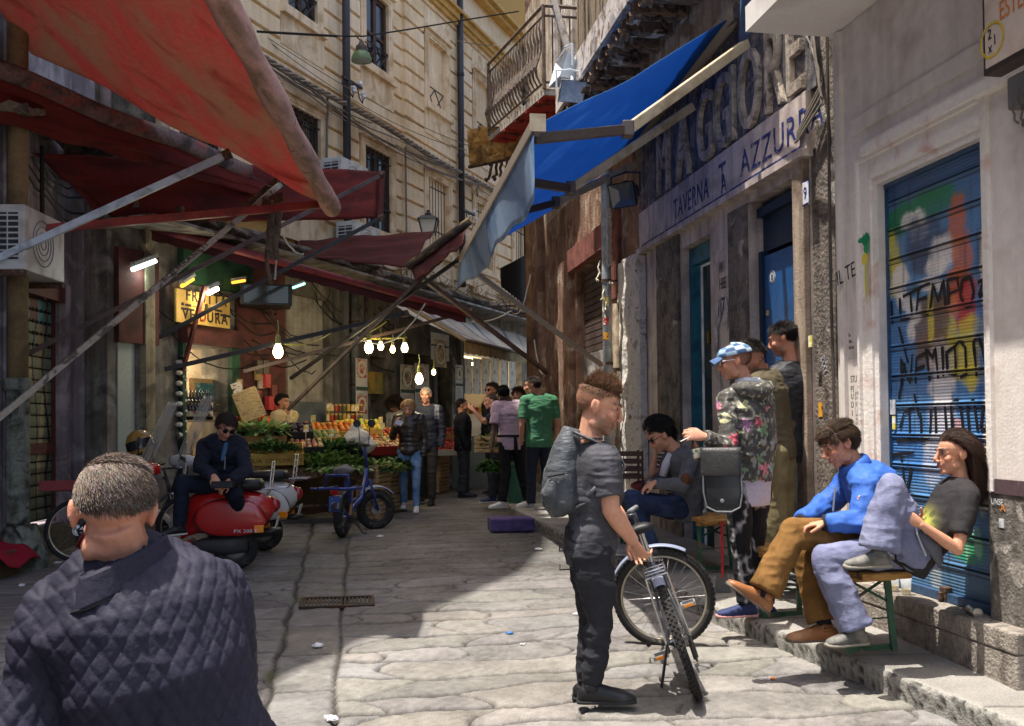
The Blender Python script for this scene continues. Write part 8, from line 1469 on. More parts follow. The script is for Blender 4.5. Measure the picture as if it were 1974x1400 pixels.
def man_floral():
    J = J2(pel=(1444, 920, 6.55), chest=(1440, 752, 6.56), sl=(1404, 774, 6.48), sr=(1472, 776, 6.68), el=(1404, 862, 6.36), wl=(1358, 842, 6.28), er=(1482, 868, 6.80), wr=(1446, 872, 6.95), hl=(1424, 934, 6.50), hr=(1462, 934, 6.62), kl=(1428, 1050, 6.46), kr=(1452, 1054, 6.62), al=(1440, 1164, 6.46), ar=(1478, 1168, 6.66))
    J['fl'] = V((-1, -.12, 0)); J['fr'] = V((-.96, .1, 0)); J['curve'] = V((.02, -.03, 0))
    h = Head(D(1416, 698, 6.53), (-.96, .12, -.12), (-.08, 0, 1), 1.05)
    th = person('man in floral hooded jacket, patchwork flat cap and marbled black jeans smoking', J, h, S(206, 150, 124), .0065, 1.0, [(J['wl'], (-.95, -.1, .15), (.05, .9, -.35), -1, .75, 1.05), (J['wr'], (-.5, .8, 0), (0, 0, -1), 1, .5)], stubble=.35, brow=S(80, 60, 46))
    hair(th, h, short_mask(.05, -.005, -.07), comb_down, lambda x, y, z: .008, 2600, hair_mat, .0016, cols=HS((120, 88, 68), (100, 74, 58)), base=False)
    fl = np.random.RandomState(8); n = 300; ctr = np.stack([fl.uniform(-.32, .32, n), fl.uniform(-.25, .25, n), fl.uniform(-.55, .2, n)], 1)+np.array(D(1438, 830, 6.55)); pal_ = np.array([S(214, 128, 140), S(196, 84, 98), S(150, 180, 170), S(196, 196, 150), S(120, 150, 110), S(224, 200, 196), S(90, 116, 86), S(160, 120, 150)]); pc = fl.randint(0, 8, n); pr = fl.uniform(.026, .062, n); pa = fl.uniform(0, 6, n)
    def fcol(co, no):
        c = np.tile(np.array(S(74, 72, 68)), (len(co), 1)); c = c*(1+1.2*np.clip(sn3(co, (40, 40, 40)), 0, 1))[:, None]; k = sn3(co, (60, 60, 26)); c[k > .35] = np.array(S(150, 148, 134))
        for i in range(n):
            d = co-ctr[i]; r = np.linalg.norm(d, axis=1); a = np.arctan2(d[:, 2], d[:, 0]+d[:, 1]); e = pr[i]*(.72+.28*np.cos(5*a+pa[i])); m_ = r < e; t = (r/np.maximum(e, 1e-4))[m_][:, None]; c[m_] = pal_[pc[i]]*(.45+.75*t)*(1+.3*sn3(co[m_], (80, 80, 80)))[:, None]
        return c
    fm = mat('floral_print', None, .6, var=.1, vs=120, bump=.2, bs=30, spec=.3)
    jk = top_sh(J, 1.0, .028, 'long', -.16, 1.2); cloth(th, 'hooded_jacket', jk, fm, .0065, 2, .011, (7, 7, 12), col=fcol)
    mb = MB(); a = J['chest']; mb.tube([a+V((-.10, -.06, .02)), a+V((-.05, -.13, .0)), a+V((.05, -.13, -.02)), a+V((.12, -.03, .02)), a+V((.08, .07, .05))], [(.03, .05), (.06, .08), (.065, .09), (.05, .07), (.03, .04)], 12, side=V((0, 0, 1))); cloth(th, 'hood', mb, fm, .008, 3, .007, (9, 9, 9), col=fcol)
    mb = MB(); mb.tube([a+V((-.09, -.05, .055)), a+V((-.03, -.09, .06)), a+V((.06, -.06, .06)), a+V((.08, .04, .07))], [.020, .028, .028, .018], 8); mb.build('hood_lining', fabric('hood_white', S(206, 214, 226)), th, smooth=True)
    mb = MB(); torso_sh(mb, J, .99, .014, hem=.20); cut = J['pel']; o = cloth(th, 'tshirt', mb, fabric('lilac_tee', S(198, 190, 206)), .009, 3, .006, (8, 8, 14))
    def jcol(co, no):
        k = np.abs(sn3(co, (11, 11, 9)))+.5*np.abs(sn3(co, (26, 26, 22), 4.)); k = np.clip(1-k*3.2, 0, 1)[:, None]; return np.array(S(34, 34, 37))*(1-k)+np.array(S(196, 194, 196))*k*.9
    cloth(th, 'jeans', leg_cloth(J, (.098, .088, .070, .066, .066), 1.0, .0, .97), mat('marbled_denim', None, .85, var=.1, bump=.2, bs=30, spec=.2), .0075, 3, .008, (9, 9, 12), col=jcol)
    sm = mat('navy_sneaker', S(44, 54, 96), .7, var=.1); ss = mat('pink_sole', S(206, 150, 146), .6)
    for s in 'lr': shoe(th, J['a'+s], J['f'+s], sm, ss, .29, h=.085)
    ccol = lambda a, b: (S(150, 176, 200), S(62, 86, 124), S(176, 196, 206), S(84, 112, 150))[int(a*9.99) % 4 if int(b*3.99) % 2 else (int(a*9.99)+1) % 4]
    def cf(a, b): t = a*2*math.pi; q = b*math.pi*.5; bul = 1+.06*math.sin(q*2); return h.p(.094*math.cos(t)*math.sin(q)*bul, -.010+.115*math.sin(t)*math.sin(q)*bul+.02*math.cos(q), .045+.078*math.cos(q)+.012*math.sin(t)*-1)
    cap = thing('flat_cap', 'blue patchwork flat cap on the man in floral jacket', 'cap', h.p(0, 0, .05)); mb = MB(); mb.sheet(cf, 60, 16, col=ccol); mb.build('crown', mat('patchwork', None, .85, var=.12, vs=100, bump=.2), cap, smooth=True)
    mb = MB(); mb.sheet(lambda a, b: h.p((a-.5)*.15*(1-.15*b), .085+.075*b*(1-1.2*(a-.5)**2), .052-.028*b-.03*(2*a-1)**2), 14, 6, .006); mb.build('peak', mat('cap_denim', S(70, 96, 136), .85, var=.12), cap)
    glasses(th, h, mat('white_frame', S(224, 224, 228), .3), lens_d)
    mb = MB(); hc = J['wl']+V((-.10, -.015, .0)); mb.tube([hc, hc+V((-.07, -.03, -.03))], .0042, 6); tag(mb.build('cigarette', mat('cigarette', S(226, 222, 214), .8)), 'white cigarette in the hand of the man in floral jacket', 'cigarette')
    bt = V(D(1347, 888, 6.28)); b_ = thing('beer_bottle', 'brown beer bottle with pale label held by the man in floral jacket', 'bottle', bt); ax = (V((.97, 0, .2)), V((0, 1, 0)), V((-.2, 0, .97))); mb = MB(); mb.lathe([(.001, 0), (.030, .002), (.031, .09), (.028, .11), (.014, .15), (.013, .19), (.001, .19)], bt, ax, 16); mb.build('glass', mat('brown_glass', S(66, 40, 20), .1, spec=.8, var=0), b_, smooth=True)
    mb = MB(); mb.lathe([(.0315, .02), (.0322, .03), (.0322, .078), (.0315, .085)], bt, ax, 16); mb.build('label', mat('beer_label', S(206, 200, 180), .5, c2=S(90, 120, 110), s2=30, t2=(.5, .55)), b_, smooth=True)
    bc = V(D(1393, 985, 6.2)); bg = thing('shoulder_bag', 'black leather satchel hanging at the hip of the man in floral jacket', 'bag', bc); lt_ = mat('bag_leather', S(44, 47, 50), .35, c2=S(70, 74, 78), s2=3, var=.08, bump=.15)
    def bag(a, b): # front outline: narrow top, round bottom
        return V((0, 0, 0))
    P = [(-.125, .40), (-.118, .12), (-.10, .03), (-.04, .0), (.06, .0), (.115, .03), (.13, .12), (.115, .40)]; f = V((-.25, -.97, 0)).normalized(); r = V((.97, -.25, 0)).normalized(); mb = MB(); mb.prism([bc+r*x+V((0, 0, z))+f*.05 for x, z in P], -f*.10); mb.build('body', lt_, bg, bevel=.018, smooth=True)
    mb = MB(); mb.sheet(lambda a, b: bc+r*lerp(-.135, .125, a)+V((0, 0, .42-.20*max(0, b-.3)*1.3))+f*(.06-.13*max(0, .3-b)*3+.012*math.sin(b*3)), 8, 12, .008); mb.build('flap', mat('flap_leather', S(74, 74, 72), .4, c2=S(52, 52, 52), s2=4, var=.1, bump=.2), bg, smooth=True)
    mb = MB(); mb.tube([bc+r*x*1.0+V((0, 0, z))+f*.055 for x, z in P], .006, 6); mb.build('piping', mat('piping', S(120, 122, 124), .4), bg); mb = MB(); mb.lathe([(.001, .01), (.012, .008), (.014, 0)], bc+f*.052+V((0, 0, .07)), (r, V((0, 0, 1)), f), 12); mb.build('stud', mat('zip_silver', 0), bg)
    mb = MB(); mb.tube([bc+r*.12+V((0, 0, .38)), D(1442, 880, 6.35), D(1452, 872, 6.42)], [(.018, .004)]*3, 6, side=V((1, 0, 0))); mb.build('strap', lt_, bg)
man_floral()
# ---------------------------------------------------------------- the other people
def feet_on(J, h=.0):
    for s in 'lr':
        g = gz(J['a'+s].y)+h+.085
        if J['a'+s].z < g+.12: J['a'+s].z = g
def man_doorway():
    J = J2(pel=(1524, 858, 7.45), chest=(1524, 706, 7.42), sl=(1496, 722, 7.40), sr=(1546, 722, 7.60), el=(1497, 806, 7.32), wl=(1500, 842, 7.62), er=(1556, 800, 7.66), wr=(1530, 838, 7.8), hl=(1512, 872, 7.40), hr=(1536, 872, 7.50), kl=(1514, 985, 7.38), kr=(1538, 985, 7.5), al=(1520, 1084, 7.40), ar=(1545, 1084, 7.52))
    J['fl'] = J['fr'] = V((-.6, .8, 0)); h = Head(D(1509, 654, 7.42), (-.86, .35, -.28), (-.14, 0, 1), 1.05)
    th = person('man in black long sleeved top leaning into the blue tavern doorway', J, h, S(196, 140, 112), .009, 1.02, stubble=.5, brow=S(30, 24, 22)); 
    hair(th, h, short_mask(.07, .01, -.06), comb_down, lambda x, y, z: .03 if z > .05 else .014, 4200, hair_mat, .0018, cols=HS((34, 28, 26), (46, 38, 34)))
    cloth(th, 'sweater', top_sh(J, 1.04, .018, 'long', .08, 1.1), fabric('black_knit', S(38, 39, 44), .6, spec=.4), .009, 3, .010, (7, 7, 18)); cloth(th, 'jeans', leg_cloth(J), fabric('grey_denim', S(118, 122, 124), c2=S(150, 156, 160), s2=5), .010, 3, .008)
    for s in 'lr': shoe(th, J['a'+s], J['f'+s], blk_shoe, blk_sole)
def man_khaki():
    J = J2(pel=(1496, 862, 7.25), chest=(1474, 724, 7.25), sl=(1502, 738, 7.45), sr=(1456, 742, 7.12), el=(1524, 800, 7.5), wl=(1520, 830, 7.2), er=(1470, 820, 7.0), wr=(1478, 836, 6.9), hl=(1506, 876, 7.30), hr=(1492, 876, 7.16), kl=(1512, 985, 7.26), kr=(1494, 985, 7.12), al=(1512, 1088, 7.28), ar=(1494, 1092, 7.14))
    J['fl'] = J['fr'] = V((.8, -.5, 0)); h = Head(D(1447, 688, 7.22), (.78, -.28, -.55), (.28, 0, 1), 1.02)
    th = person('man in olive khaki clothes bending forward in front of the blue door', J, h, S(178, 124, 100), .009, 1.05, stubble=.4, brow=S(30, 24, 22))
    hair(th, h, short_mask(.07, .01, -.06), comb_down, lambda x, y, z: .028, 4200, hair_mat, .0018, cols=HS((36, 30, 28), (52, 44, 40)))
    cloth(th, 'shirt', top_sh(J, 1.04, .022, 'long', .06, 1.12), fabric('olive_shirt', S(92, 84, 66)), .009, 3, .010); cloth(th, 'trousers', leg_cloth(J, (.108, .096, .086, .084, .080)), fabric('khaki_trousers', S(126, 116, 86), c2=S(104, 94, 68), s2=5), .010, 3, .012, (6, 6, 10))
    for s in 'lr': shoe(th, J['a'+s], J['f'+s], blk_shoe, blk_sole)
def man_cardigan():
    J = J2(pel=(1322, 970, 8.35), chest=(1304, 874, 8.30), sl=(1330, 893, 8.12), sr=(1290, 888, 8.52), el=(1318, 936, 7.98), wl=(1262, 930, 7.98), er=(1276, 930, 8.5), wr=(1250, 932, 8.3), hl=(1312, 980, 8.24), hr=(1308, 978, 8.44), kl=(1222, 972, 8.16), kr=(1216, 960, 8.44), al=(1262, 1062, 8.14), ar=(1250, 1060, 8.5))
    J['fl'] = J['fr'] = V((-1, -.1, 0)); J['curve'] = V((.08, 0, 0)); h = Head(D(1274, 842, 8.28), (-.86, -.16, -.5), (-.35, 0, 1), 1.04)
    th = person('seated man in grey cardigan with dark glasses looking down at his hands', J, h, S(206, 152, 124), .008, 1.02, [(J['wl'], (-.9, .1, -.4), (0, .3, -1), 1, .6)], stubble=.6, brow=S(28, 22, 20), nose=1.08)
    hair(th, h, short_mask(.07, .012, -.06), comb_back, lambda x, y, z: .034 if z > .05 else .014, 5000, hair_mat, .0017, cols=HS((26, 22, 22), (40, 34, 32)))
    cloth(th, 'cardigan', top_sh(J, 1.03, .022, 'long', .18, 1.12), fabric('grey_cardigan', S(88, 90, 96), c2=S(104, 106, 112), s2=8), .0085, 3, .009)
    mb = MB(); c = J['el']+V((.01, -.03, .05)); mb.ell(c, (.045, .03, .06)); mb.build('elbow_patch', mat('brown_suede', S(98, 62, 40), .8, var=.1), th, smooth=True)
    mb = MB(); a = J['chest']; mb.tube([a+V((-.06, -.05, .0)), a+V((-.10, -.03, -.10)), a+V((-.13, -.02, -.2))], [.03, .04, .03], 10); mb.build('undershirt', fabric('pale_shirt', S(196, 194, 206)), th, smooth=True)
    cloth(th, 'jeans', leg_cloth(J, (.100, .088, .074, .068, .060)), fabric('navy_denim', S(44, 56, 84), c2=S(62, 78, 110), s2=6), .009, 3, .009)
    for s in 'lr': shoe(th, J['a'+s], J['f'+s], mat('pale_sneaker', S(150, 150, 150), .7), white_sole)
    glasses(th, h, frame_d, lens_d); mb = MB(); d = (J['wl']-J['el']).normalized(); mb.torus(J['wl']-d*.02, .033, (.006, .010), (V((0, 0, 1)), d.cross(V((0, 0, 1))), d), 16, 6); mb.build('watch', blk_shoe, th)
def woman_stripes():
    J = J2(pel=(1306, 975, 8.95), chest=(1280, 876, 8.90), sl=(1298, 893, 8.72), sr=(1268, 890, 9.1), el=(1256, 914, 8.62), wl=(1264, 872, 8.66), er=(1258, 930, 9.1), wr=(1240, 925, 8.9), hl=(1296, 982, 8.85), hr=(1292, 980, 9.05), kl=(1216, 968, 8.8), kr=(1210, 962, 9.0), al=(1225, 1052, 8.85), ar=(1216, 1050, 9.05))
    J['fl'] = J['fr'] = V((-1, -.1, 0)); J['curve'] = V((.06, 0, 0)); h = Head(D(1262, 830, 8.84), (-.8, -.4, -.45), (-.2, 0, 1), 1.0)
    th = person('seated woman in striped top resting her chin on her hand behind the grey cardigan', J, h, S(206, 152, 126), .009, .9, [(J['wl'], (0, .1, 1), (1, 0, .2), 1, .8, .9)], fem=1, limbs=.9, brow=S(30, 24, 22))
    hair(th, h, short_mask(.07, .0, -.07), lambda x, y, z: (x*4, -.5, -.4 if z > .05 else -1), lambda x, y, z: .12, 5000, hair_mat, .002, cols=HS((28, 24, 24), (44, 36, 34)), grav=.5)
    def st(co, no): k = (np.sin(co[:, 2]*2*math.pi/.034) > .1)[:, None]; return np.where(k, np.array(S(206, 200, 196)), np.array(S(40, 36, 44)))
    cloth(th, 'striped_top', top_sh(J, .92, .014, 'short', .1), mat('striped_jersey', None, .85, var=.08, spec=.2), .009, 3, .006, col=st); cloth(th, 'trousers', leg_cloth(J, b=.9), fabric('dark_trousers', S(50, 50, 60)), .011)
    for s in 'lr': shoe(th, J['a'+s], J['f'+s], mat('pale_sneaker', 0), white_sole)
    mb = MB(); c = V(D(1240, 936, 8.75)); mb.ell(c, (.12, .06, .05)); mb.build('red_purse', mat('red_leather', S(120, 36, 44), .5), th, smooth=True)
man_doorway(); man_khaki(); man_cardigan(); woman_stripes()
def simple(label, J, h, skin, top, bottom, hr, shoes=None, b=1., sl='long', hands=(), fem=0, vox=.011, stub=0, hem=.06, tr=(.098, .086, .072, .068, .062), loose=1.08, cols=((40, 34, 30), (54, 46, 40)), hl=.03, msk=None, comb=comb_down, tcol=None, N=2600, limbs=1., grav=0, curve=None, brow=S(40, 32, 28), amp=.010):
    if curve: J['curve'] = V(curve)
    th = person(label, J, h, skin, vox, b, hands, stubble=stub, fem=fem, limbs=limbs, brow=brow, feet=shoes is not None)
    if hr: hair(th, h, msk or short_mask(.07, .01, -.06), comb, (lambda x, y, z: hl) if not callable(hl) else hl, N, hair_mat, .0026, cols=HS(*cols), grav=grav)
    cloth(th, top[0], top_sh(J, b*1.03, .018, sl, hem, loose), top[1], .011, 3, amp, (7, 7, 16), col=tcol); cloth(th, bottom[0], leg_cloth(J, tr, b), bottom[1], .012, 3, .010)
    if shoes:
        for s in 'lr': shoe(th, J['a'+s], J['f'+s], *shoes)
    return th
def walker(x, y, top, face=(0, -1), st=.12, arm=.0, w=.2, lean=0, ground=None):
    """standing pose at (x, y): total height to reach z = top, facing face, feet apart st along face"""
    f = V((face[0], face[1], 0)).normalized(); r = V((f.y, -f.x, 0)); g = gz(y) if ground is None else ground; H = top-g; p = lambda a, b, c: V((x, y, g))+f*a+r*b+V((0, 0, c*H))
    J = dict(pel=p(0, 0, .535), chest=p(.0+lean, 0, .825), sl=p(lean, -w*.95, .805), sr=p(lean, w*.95, .805), el=p(lean-.02+arm, -w*1.18, .625), er=p(lean-.02, w*1.18, .625), wl=p(lean+.06+arm, -w*1.12, .485), wr=p(lean+.06, w*1.12, .485), hl=p(0, -.09, .52), hr=p(0, .09, .52), kl=p(st*.6+.02, -.095, .285), kr=p(-st*.3+.02, .095, .285), al=p(st, -.10, .05), ar=p(-st, .10, .055+abs(st)*.12))
    J['fl'] = J['fr'] = f; J['_f'] = f; J['_r'] = r; J['_p'] = p; h = Head(p(.035+lean*1.3, 0, .928), f, (0, 0, 1), H/1.78); return J, h
def arm_to(J, s, e, w): J['e'+s] = V(e); J['w'+s] = V(w)
tn = lambda n, c, **k: fabric(n, S(*c), **k)
SKN = S(204, 150, 124)
# woman in the leather jacket and the old man behind her
J, h = walker(-1.52, 13.8, D(788, 764, 13.8).z, (.05, -1), .14, w=.185); arm_to(J, 'r', D(757, 842, 13.7), D(764, 819, 13.45)); h = Head(D(787, 787, 13.72), (.02, -.92, -.38), (0, -.25, 1), .98)
lj = mat('brown_leather', S(40, 32, 31), .32, c2=S(58, 46, 43), s2=5, var=.12, bump=.35, bs=18, spec=.6)
w1 = simple('blonde woman in brown leather jacket and blue jeans walking with a card in her hand', J, h, S(210, 158, 134), ('leather_jacket', lj), ('jeans', tn('mid_blue_denim', (92, 124, 164), c2=S(130, 160, 194), s2=5)), 1, (white_shoe, white_sole), .92, hands=[(J['wr'], (.2, -.3, .9), (.5, -.5, 0), 1, .7, .95)], fem=1, cols=((186, 152, 108), (160, 128, 90)), hl=.06, comb=lambda x, y, z: (x*6, -.3, -.6), tr=(.096, .082, .064, .060, .048), brow=S(120, 90, 64))
pc = V(D(769, 815, 13.38)); mb = MB(); mb.obox(pc, V((.045, 0, -.02)), V((0, .002, 0)), V((.015, 0, .03))); tag(mb.build('paper_card', mat('card_paper', S(196, 196, 226), .6)), 'pale folded card held up by the woman in leather jacket', 'card')
J, h = walker(-1.35, 14.7, D(803, 747, 14.7).z, (-.1, -1), .12, w=.215)
def ocol(co, no): k = (np.abs(co[:, 0]-(-1.35+.17)) < .035) & (co[:, 2] > J['sl'].z-.14); return np.where(k[:, None], np.array(S(120, 120, 136)), np.array(S(38, 42, 58)))
simple('white haired old man in navy jacket walking behind the blonde woman', J, h, S(200, 142, 118), ('jacket', mat('navy_panel', None, .8, var=.1, bump=.2)), ('trousers', tn('dark_slacks', (56, 54, 54))), 1, (blk_shoe, blk_sole), 1.06, cols=((176, 172, 166), (140, 136, 130)), hl=.018, msk=short_mask(.075, .01, -.06, .55), hem=.12, tcol=ocol, brow=S(150, 146, 140))
# girl behind the stall
J, h = walker(-2.05, 16.6, D(757, 766, 16.6).z, (-.6, -.9), .05, w=.17); h = Head(D(758, 780, 16.5), (-.5, -.6, -.7), (-.3, -.3, 1), .95)
simple('dark haired girl in white t-shirt bending over the far stall', J, h, S(196, 142, 116), ('tshirt', tn('white_tee', (206, 202, 192))), ('trousers', tn('dark_trousers', (50, 50, 60))), 1, None, .85, 'short', fem=1, hl=.13, cols=((44, 32, 28), (60, 44, 36)), grav=.6, vox=.013)
# man in black with beard
J, h = walker(-.83, 15.6, D(890, 768, 15.6).z, (1, .12), .03, w=.20); h = Head(D(891, 783, 15.6), (1, .05, -.12), (0, 0, 1), .98)
simple('stocky bearded man in black jacket and dark trousers standing in profile', J, h, S(190, 136, 108), ('jacket', tn('black_jacket', (32, 32, 36))), ('trousers', tn('charcoal_trousers', (58, 60, 62))), 1, (blk_shoe, blk_sole), 1.1, stub=1., hem=.12, cols=((34, 28, 26), (46, 40, 36)), hl=.015, msk=short_mask(.085, .01, -.06, .4), tr=(.11, .098, .084, .08, .078))
# photographer, two faces behind him
J, h = walker(-.24, 14.9, D(955, 758, 14.9).z, (-1, -.1), .1, w=.19); arm_to(J, 'l', D(930, 812, 14.75), D(912, 790, 14.72)); arm_to(J, 'r', D(936, 815, 15.0), D(914, 792, 14.95)); h = Head(D(946, 774, 14.85), (-.97, -.2, -.1), (0, 0, 1), 1.)
simple('man in navy t-shirt raising a phone to take a picture', J, h, S(206, 154, 130), ('tshirt', tn('navy_tee', (40, 44, 62))), ('jeans', tn('dark_jeans', (40, 44, 56))), 1, (mat('navy_sneaker', 0), white_sole), 1., 'short', hands=[(J['wl'], (-.7, .2, .6), (0, .8, .2), -1, .6, .95), (J['wr'], (-.7, -.2, .6), (0, -.8, .2), 1, .6, .95)], cols=((120, 104, 92), (96, 82, 72)), hl=.012)
pc = V(D(907, 783, 14.8)); mb = MB(); mb.obox(pc, V((.008, 0, 0)), V((0, .07, 0)), V((0, 0, .036))); tag(mb.build('phone', mat('phone_black', S(26, 26, 28), .2)), 'black phone held up by the man in navy t-shirt', 'phone')
J, h = walker(-.32, 15.9, D(951, 738, 15.9).z, (-.7, -.7), .05, w=.2)
t_ = simple('man in dark glasses and black top standing behind the man with the phone', J, h, S(196, 140, 112), ('top', tn('black_top', (34, 34, 38))), ('trousers', tn('dark_slacks', (56, 54, 54))), 1, (blk_shoe, blk_sole), 1., cols=((44, 34, 30), (58, 46, 40)), hl=.04); glasses(t_, h, frame_d, lens_d)
J, h = walker(.12, 16.6, D(993, 748, 16.6).z, (-.5, -.85), .05, w=.17)
simple('curly haired woman half hidden behind the man in pink shirt', J, h, S(206, 154, 128), ('top', tn('dark_top', (60, 50, 52))), ('trousers', tn('dark_slacks', (56, 54, 54))), 1, (blk_shoe, blk_sole), .88, fem=1, hl=.07, cols=((52, 34, 28), (70, 46, 36)), vox=.013)
# pink shirt vendor and man in green polo
KP = .12
J, h = walker(0, 13.2, D(975, 737, 13.2).z, (-.15, 1), .12, w=.205, ground=gz(13.2)+KP); off = D(985, 850, 13.2).x; 
for k in list(J): 
    if k[0] != '_' and k not in ('fl', 'fr'): J[k] = J[k]+V((off, 0, 0))
J['al'] = V(D(968, 968, 13.1)); J['ar'] = V(D(1018, 968, 13.2)); J['kl'] = V(D(975, 915, 13.15)); J['kr'] = V(D(1006, 915, 13.2)); feet_on(J, KP); J['fl'] = V((-.9, -.5, 0)); J['fr'] = V((-.8, -.6, 0))
arm_to(J, 'l', D(952, 830, 13.1), D(947, 862, 12.95)); arm_to(J, 'r', D(1030, 822, 13.2), D(1048, 816, 12.9)); h = Head(D(970, 760, 13.2), (-.35, .9, -.1), (-.05, 0, 1), 1.02)
DSK = S(74, 50, 40)
t_ = simple('dark skinned vendor in pale pink shirt with black apron seen from behind', J, h, DSK, ('shirt', tn('pink_shirt', (196, 168, 184))), ('trousers', tn('black_trousers', (26, 26, 28))), 1, (white_shoe, white_sole), 1.0, 'short', hands=[(J['wl'], (0, -.1, -1), (1, 0, 0), 1, .4), (J['wr'], (.9, .3, .1), (0, 1, 0), -1, .2)], cols=((20, 18, 18), (26, 24, 22)), hl=.014, hem=.14, loose=1.25, brow=S(20, 16, 14))
text_mb('mercatoria\n~~~~~~~~~~\n   ~~~~~', lambda x, y, z: V(D(962, 803, 13.05))+V((x, -.02-z, y)), .055, 1., .001).build('back_print', mat('shirt_ink', S(60, 52, 64), .8), t_)
mb = MB(); p = J['pel']; mb.tube([p+V((.19*math.cos(a), .14*math.sin(a), .06)) for a in [6.283*i/20 for i in range(21)]], .018, 6); mb.tube([p+V((.06, -.15, .04)), p+V((.07, -.17, -.10)), p+V((.08, -.16, -.22))], [.02, .03, .015], 6); mb.build('apron_tie', tn('black_trousers', (26, 26, 28)), t_)
J, h = walker(0, 12.75, D(1025, 722, 12.75).z, (-.3, 1), .1, w=.215, ground=gz(12.75)+KP); off = D(1040, 850, 12.75).x
for k in list(J):
    if k[0] != '_' and k not in ('fl', 'fr'): J[k] = J[k]+V((off, 0, 0))
h = Head(D(1026, 744, 12.75), (-.97, .2, -.12), (-.04, 0, 1), 1.04)
simple('man in green polo shirt and dark jeans standing by the graffiti pier', J, h, S(190, 136, 108), ('polo_shirt', tn('green_polo', (66, 116, 84), c2=S(78, 128, 96), s2=5)), ('jeans', tn('dark_jeans', (40, 44, 56))), 1, (mat('pale_sneaker', 0), white_sole), 1.06, 'short', cols=((54, 42, 36), (74, 58, 48)), hl=.02, hem=.12)
# fruit vendor
J, h = walker(-3.35, 13.75, D(543, 756, 13.75).z, (.85, -.5), .02, w=.2); arm_to(J, 'l', D(556, 836, 13.4), D(557, 800, 13.45)); h = Head(D(545, 776, 13.7), (.92, -.38, -.05), (0, 0, 1), 1.0)
simple('fruit vendor in beige shirt with a hand raised to his mouth', J, h, S(190, 134, 100), ('shirt', tn('beige_shirt', (184, 160, 120))), ('trousers', tn('dark_slacks', (56, 54, 54))), 1, (blk_shoe, blk_sole), 1.02, hands=[(J['wl'], (-.1, .1, 1), (-1, .2, 0), 1, .5, 1.)], stub=.5, cols=((34, 28, 26), (46, 38, 34)), hl=.03)
# man on the red scooter
J = J2(pel=(432, 928, 9.3), chest=(432, 846, 9.12), sl=(463, 860, 9.18), sr=(396, 862, 9.22), el=(474, 908, 9.0), wl=(441, 928, 8.82), er=(386, 902, 8.98), wr=(412, 918, 8.80), hl=(446, 936, 9.3), hr=(420, 938, 9.24), kl=(452, 952, 8.95), kr=(352, 930, 9.0), al=(470, 1010, 9.35), ar=(346, 1014, 9.02)); J['fl'] = V((.4, -.9, 0)); J['fr'] = V((-.8, -.6, 0)); J['curve'] = V((0, .08, 0))
h = Head(D(436, 822, 9.02), (.42, -.72, -.58), (.38, -.25, 1), 1.04)
t_ = person('man in navy jacket and sunglasses sitting on the red scooter looking down', J, h, S(204, 148, 120), .008, 1.02, [(J['wl'], (-.6, -.5, -.6), (0, .6, -.8), 1, .6), (J['wr'], (.5, -.5, -.6), (0, .6, -.8), -1, .6)], stubble=.4, brow=S(30, 24, 22))
hair(t_, h, short_mask(.07, -.01, -.075), lambda x, y, z: (x*4, .1, -.3), lambda x, y, z: .032, 5200, hair_mat, .0018, cols=HS((48, 38, 32), (64, 50, 42)), grav=.5)
cloth(t_, 'jacket', top_sh(J, 1.05, .034, 'long', .10, 1.28), tn('navy_jacket', (34, 38, 50), c2=S(44, 50, 64), s2=5), .0085, 3, .012); cloth(t_, 'jeans', leg_cloth(J, (.104, .092, .076, .070, .064), end=.97), tn('midnight_denim', (30, 36, 50)), .010, 3, .010); glasses(t_, h, frame_d, lens_d)
for s in 'lr': shoe(t_, J['a'+s], J['f'+s], blk_shoe, white_sole)
mb = MB(); mb.tube([h.p(-.03, .07, -.13), h.p(-.03, .11, -.22), D(428, 888, 8.92)], [.02, .025, .012], 8); mb.build('shirt_front', tn('denim_shirt', (70, 100, 130)), t_, smooth=True)
mb = MB(); mb.tube([D(434, 880, 8.93), D(433, 905, 8.93)], .006, 5); mb.build('zip', mat('zip_silver', 0), t_)
pc = V(D(430, 934, 8.74)); mb = MB(); mb.obox(pc, V((.10, 0, 0)), V((0, .05, .0)), V((0, .01, .03))); tag(mb.build('wallet', blk_shoe, bevel=.008), 'black wallet in the hands of the man on the red scooter', 'wallet')
# old man in the quilted jacket, close to the camera
J = J2(**{k: (v[0], v[1], v[2]*1.14) for k, v in dict(pel=(276, 1700, 1.84), chest=(262, 1108, 1.86), sl=(122, 1196, 1.82), sr=(404, 1160, 1.98), el=(36, 1440, 1.78), wl=(60, 1660, 1.62), er=(440, 1430, 2.02), wr=(400, 1650, 1.85), hl=(190, 1790, 1.8), hr=(350, 1790, 1.9), kl=(200, 2200, 1.78), kr=(350, 2200, 1.88), al=(210, 2330, 1.85), ar=(350, 2330, 1.95)).items()})
g = gz(2.1)
for s, x in (('l', -.84), ('r', -.64)): J['h'+s] = V((x, 2.12, g+.80)); J['k'+s] = V((x, 2.1, g+.44)); J['a'+s] = V((x, 2.16, g+.085))
J['pel'] = V((-.74, 2.12, g+.86)); J['fl'] = J['fr'] = V((-.2, 1, 0)); J['curve'] = V((0, -.05, 0))
h = Head(D(219, 990, 2.05), (-.34, .86, -.30), (-.05, .22, 1), 1.0)
t_ = person('elderly man in dark quilted jacket walking away close in front', J, h, S(196, 138, 112), .0055, 1.02, stubble=.25, brow=S(110, 100, 92), base=V((-.74, 2.12, g)))
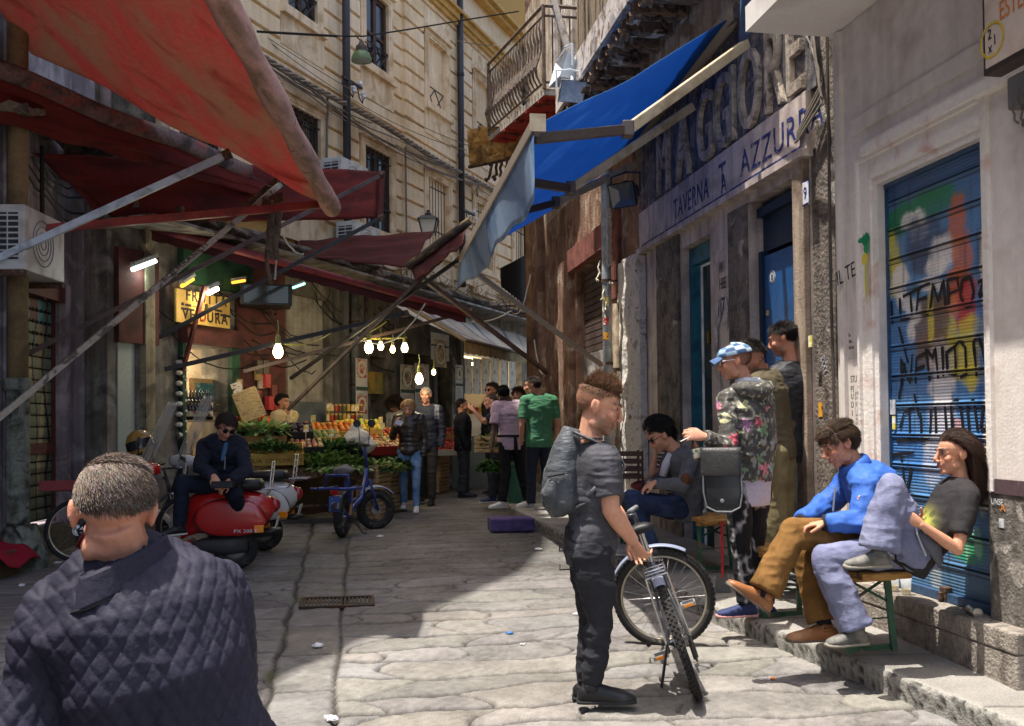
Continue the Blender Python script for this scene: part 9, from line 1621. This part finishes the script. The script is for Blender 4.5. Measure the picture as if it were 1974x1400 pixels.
def omask(x, y, z): 
    back = -.030; side = .034; ln = .07 if y > .05 else (side+.03 if y > -.015 and abs(x) > .06 else lerp(side, back, max(0, min(1, (-.02-y)/.05)))); return max(0, min(1, (z-ln)/.03))*(1-.55*max(0, 1-math.hypot(x/.05, (y+.03)/.05)))
hair(t_, h, omask, lambda x, y, z: (x*2+.5, -.3+.2*math.sin(x*30), -1.1 if z < .09 else -.2), lambda x, y, z: .020 if z > .0 else .009, 30000, hair_mat, .0008, cols=HS((104, 86, 72), (126, 110, 98), (82, 68, 58), (142, 130, 120)), seed=4, curl=.12)
qm = mat('quilted_nylon', S(40, 39, 52), .68, c2=S(50, 48, 62), s2=3, var=.10, vs=160, bump=.2, bs=55, spec=.2)
jp = top_sh(J, 1.04, .042, 'long', .30, 1.45); mb2 = MB(); c = J['chest']; nk = V(D(240, 1092, 2.04)); r = (J['sr']-J['sl']).normalized(); f = V((0, 1, 0))
jp.tube([J['sl']+V((0, 0, .02)), mid(J['sl'], c)+V((0, -.02, .03)), c+V((0, -.03, .03)), mid(J['sr'], c)+V((0, -.02, .02)), J['sr']+V((0, 0, .02))], [.075, .085, .09, .085, .078], 12)
cx = np.array(J['chest']); rr = np.array(r)
def quilt(co, no):
    d = co-cx; u = d@rr; ang = np.arctan2(u, -(d[:, 1])+.22); uu = np.where(np.abs(u) < .30, u*1.0+ang*.02, u); z = d[:, 2]; s = .038
    a = (uu+z*.64)/s; b = (uu-z*.64)/s; da = np.abs(a-np.round(a)); db = np.abs(b-np.round(b)); q = np.minimum(da, db)*s
    return -.0036*np.exp(-(q/.0042)**2)+.0008*np.clip(q/.02, 0, 1)+wrinkle(.015, (4, 4, 6), .3)(co, no)
def qcol(co, no): return np.tile(np.array(S(50, 50, 68)), (len(co), 1))
cloth(t_, 'quilted_jacket', jp, qm, .0055, 4, disp=quilt)
cb_ = MB(); n = 40
def collar(a, b):
    t = lerp(-2.45, 2.45, a); q = nk+V((0, 0, -.015)); rx, ry = .078+.020*(1-b)+.010*max(0, b-.75), .078+.02*(1-b)+.010*max(0, b-.75); zz = lerp(-.035, .03, min(1, b/.75))-.012*max(0, b-.75)*4; return q+r*(rx*math.sin(t))-f*(ry*math.cos(t))+V((0, 0, zz+.012+.38*rx*math.sin(t)-.012*math.cos(t)))
cb_.sheet(collar, 60, 16, .008); o = cb_.build('collar', qm, t_, smooth=True)
mb = MB(); mb.tube([collar(i/60, 0)+V((0, 0, -.004)) for i in range(61)], .006, 6); mb.build('piping', mat('black_piping', S(24, 24, 30), .5), t_)
cloth(t_, 'trousers', leg_cloth(J), tn('dark_slacks', (56, 54, 54)), .012)
for s in 'lr': shoe(t_, J['a'+s], J['f'+s], blk_shoe, blk_sole)
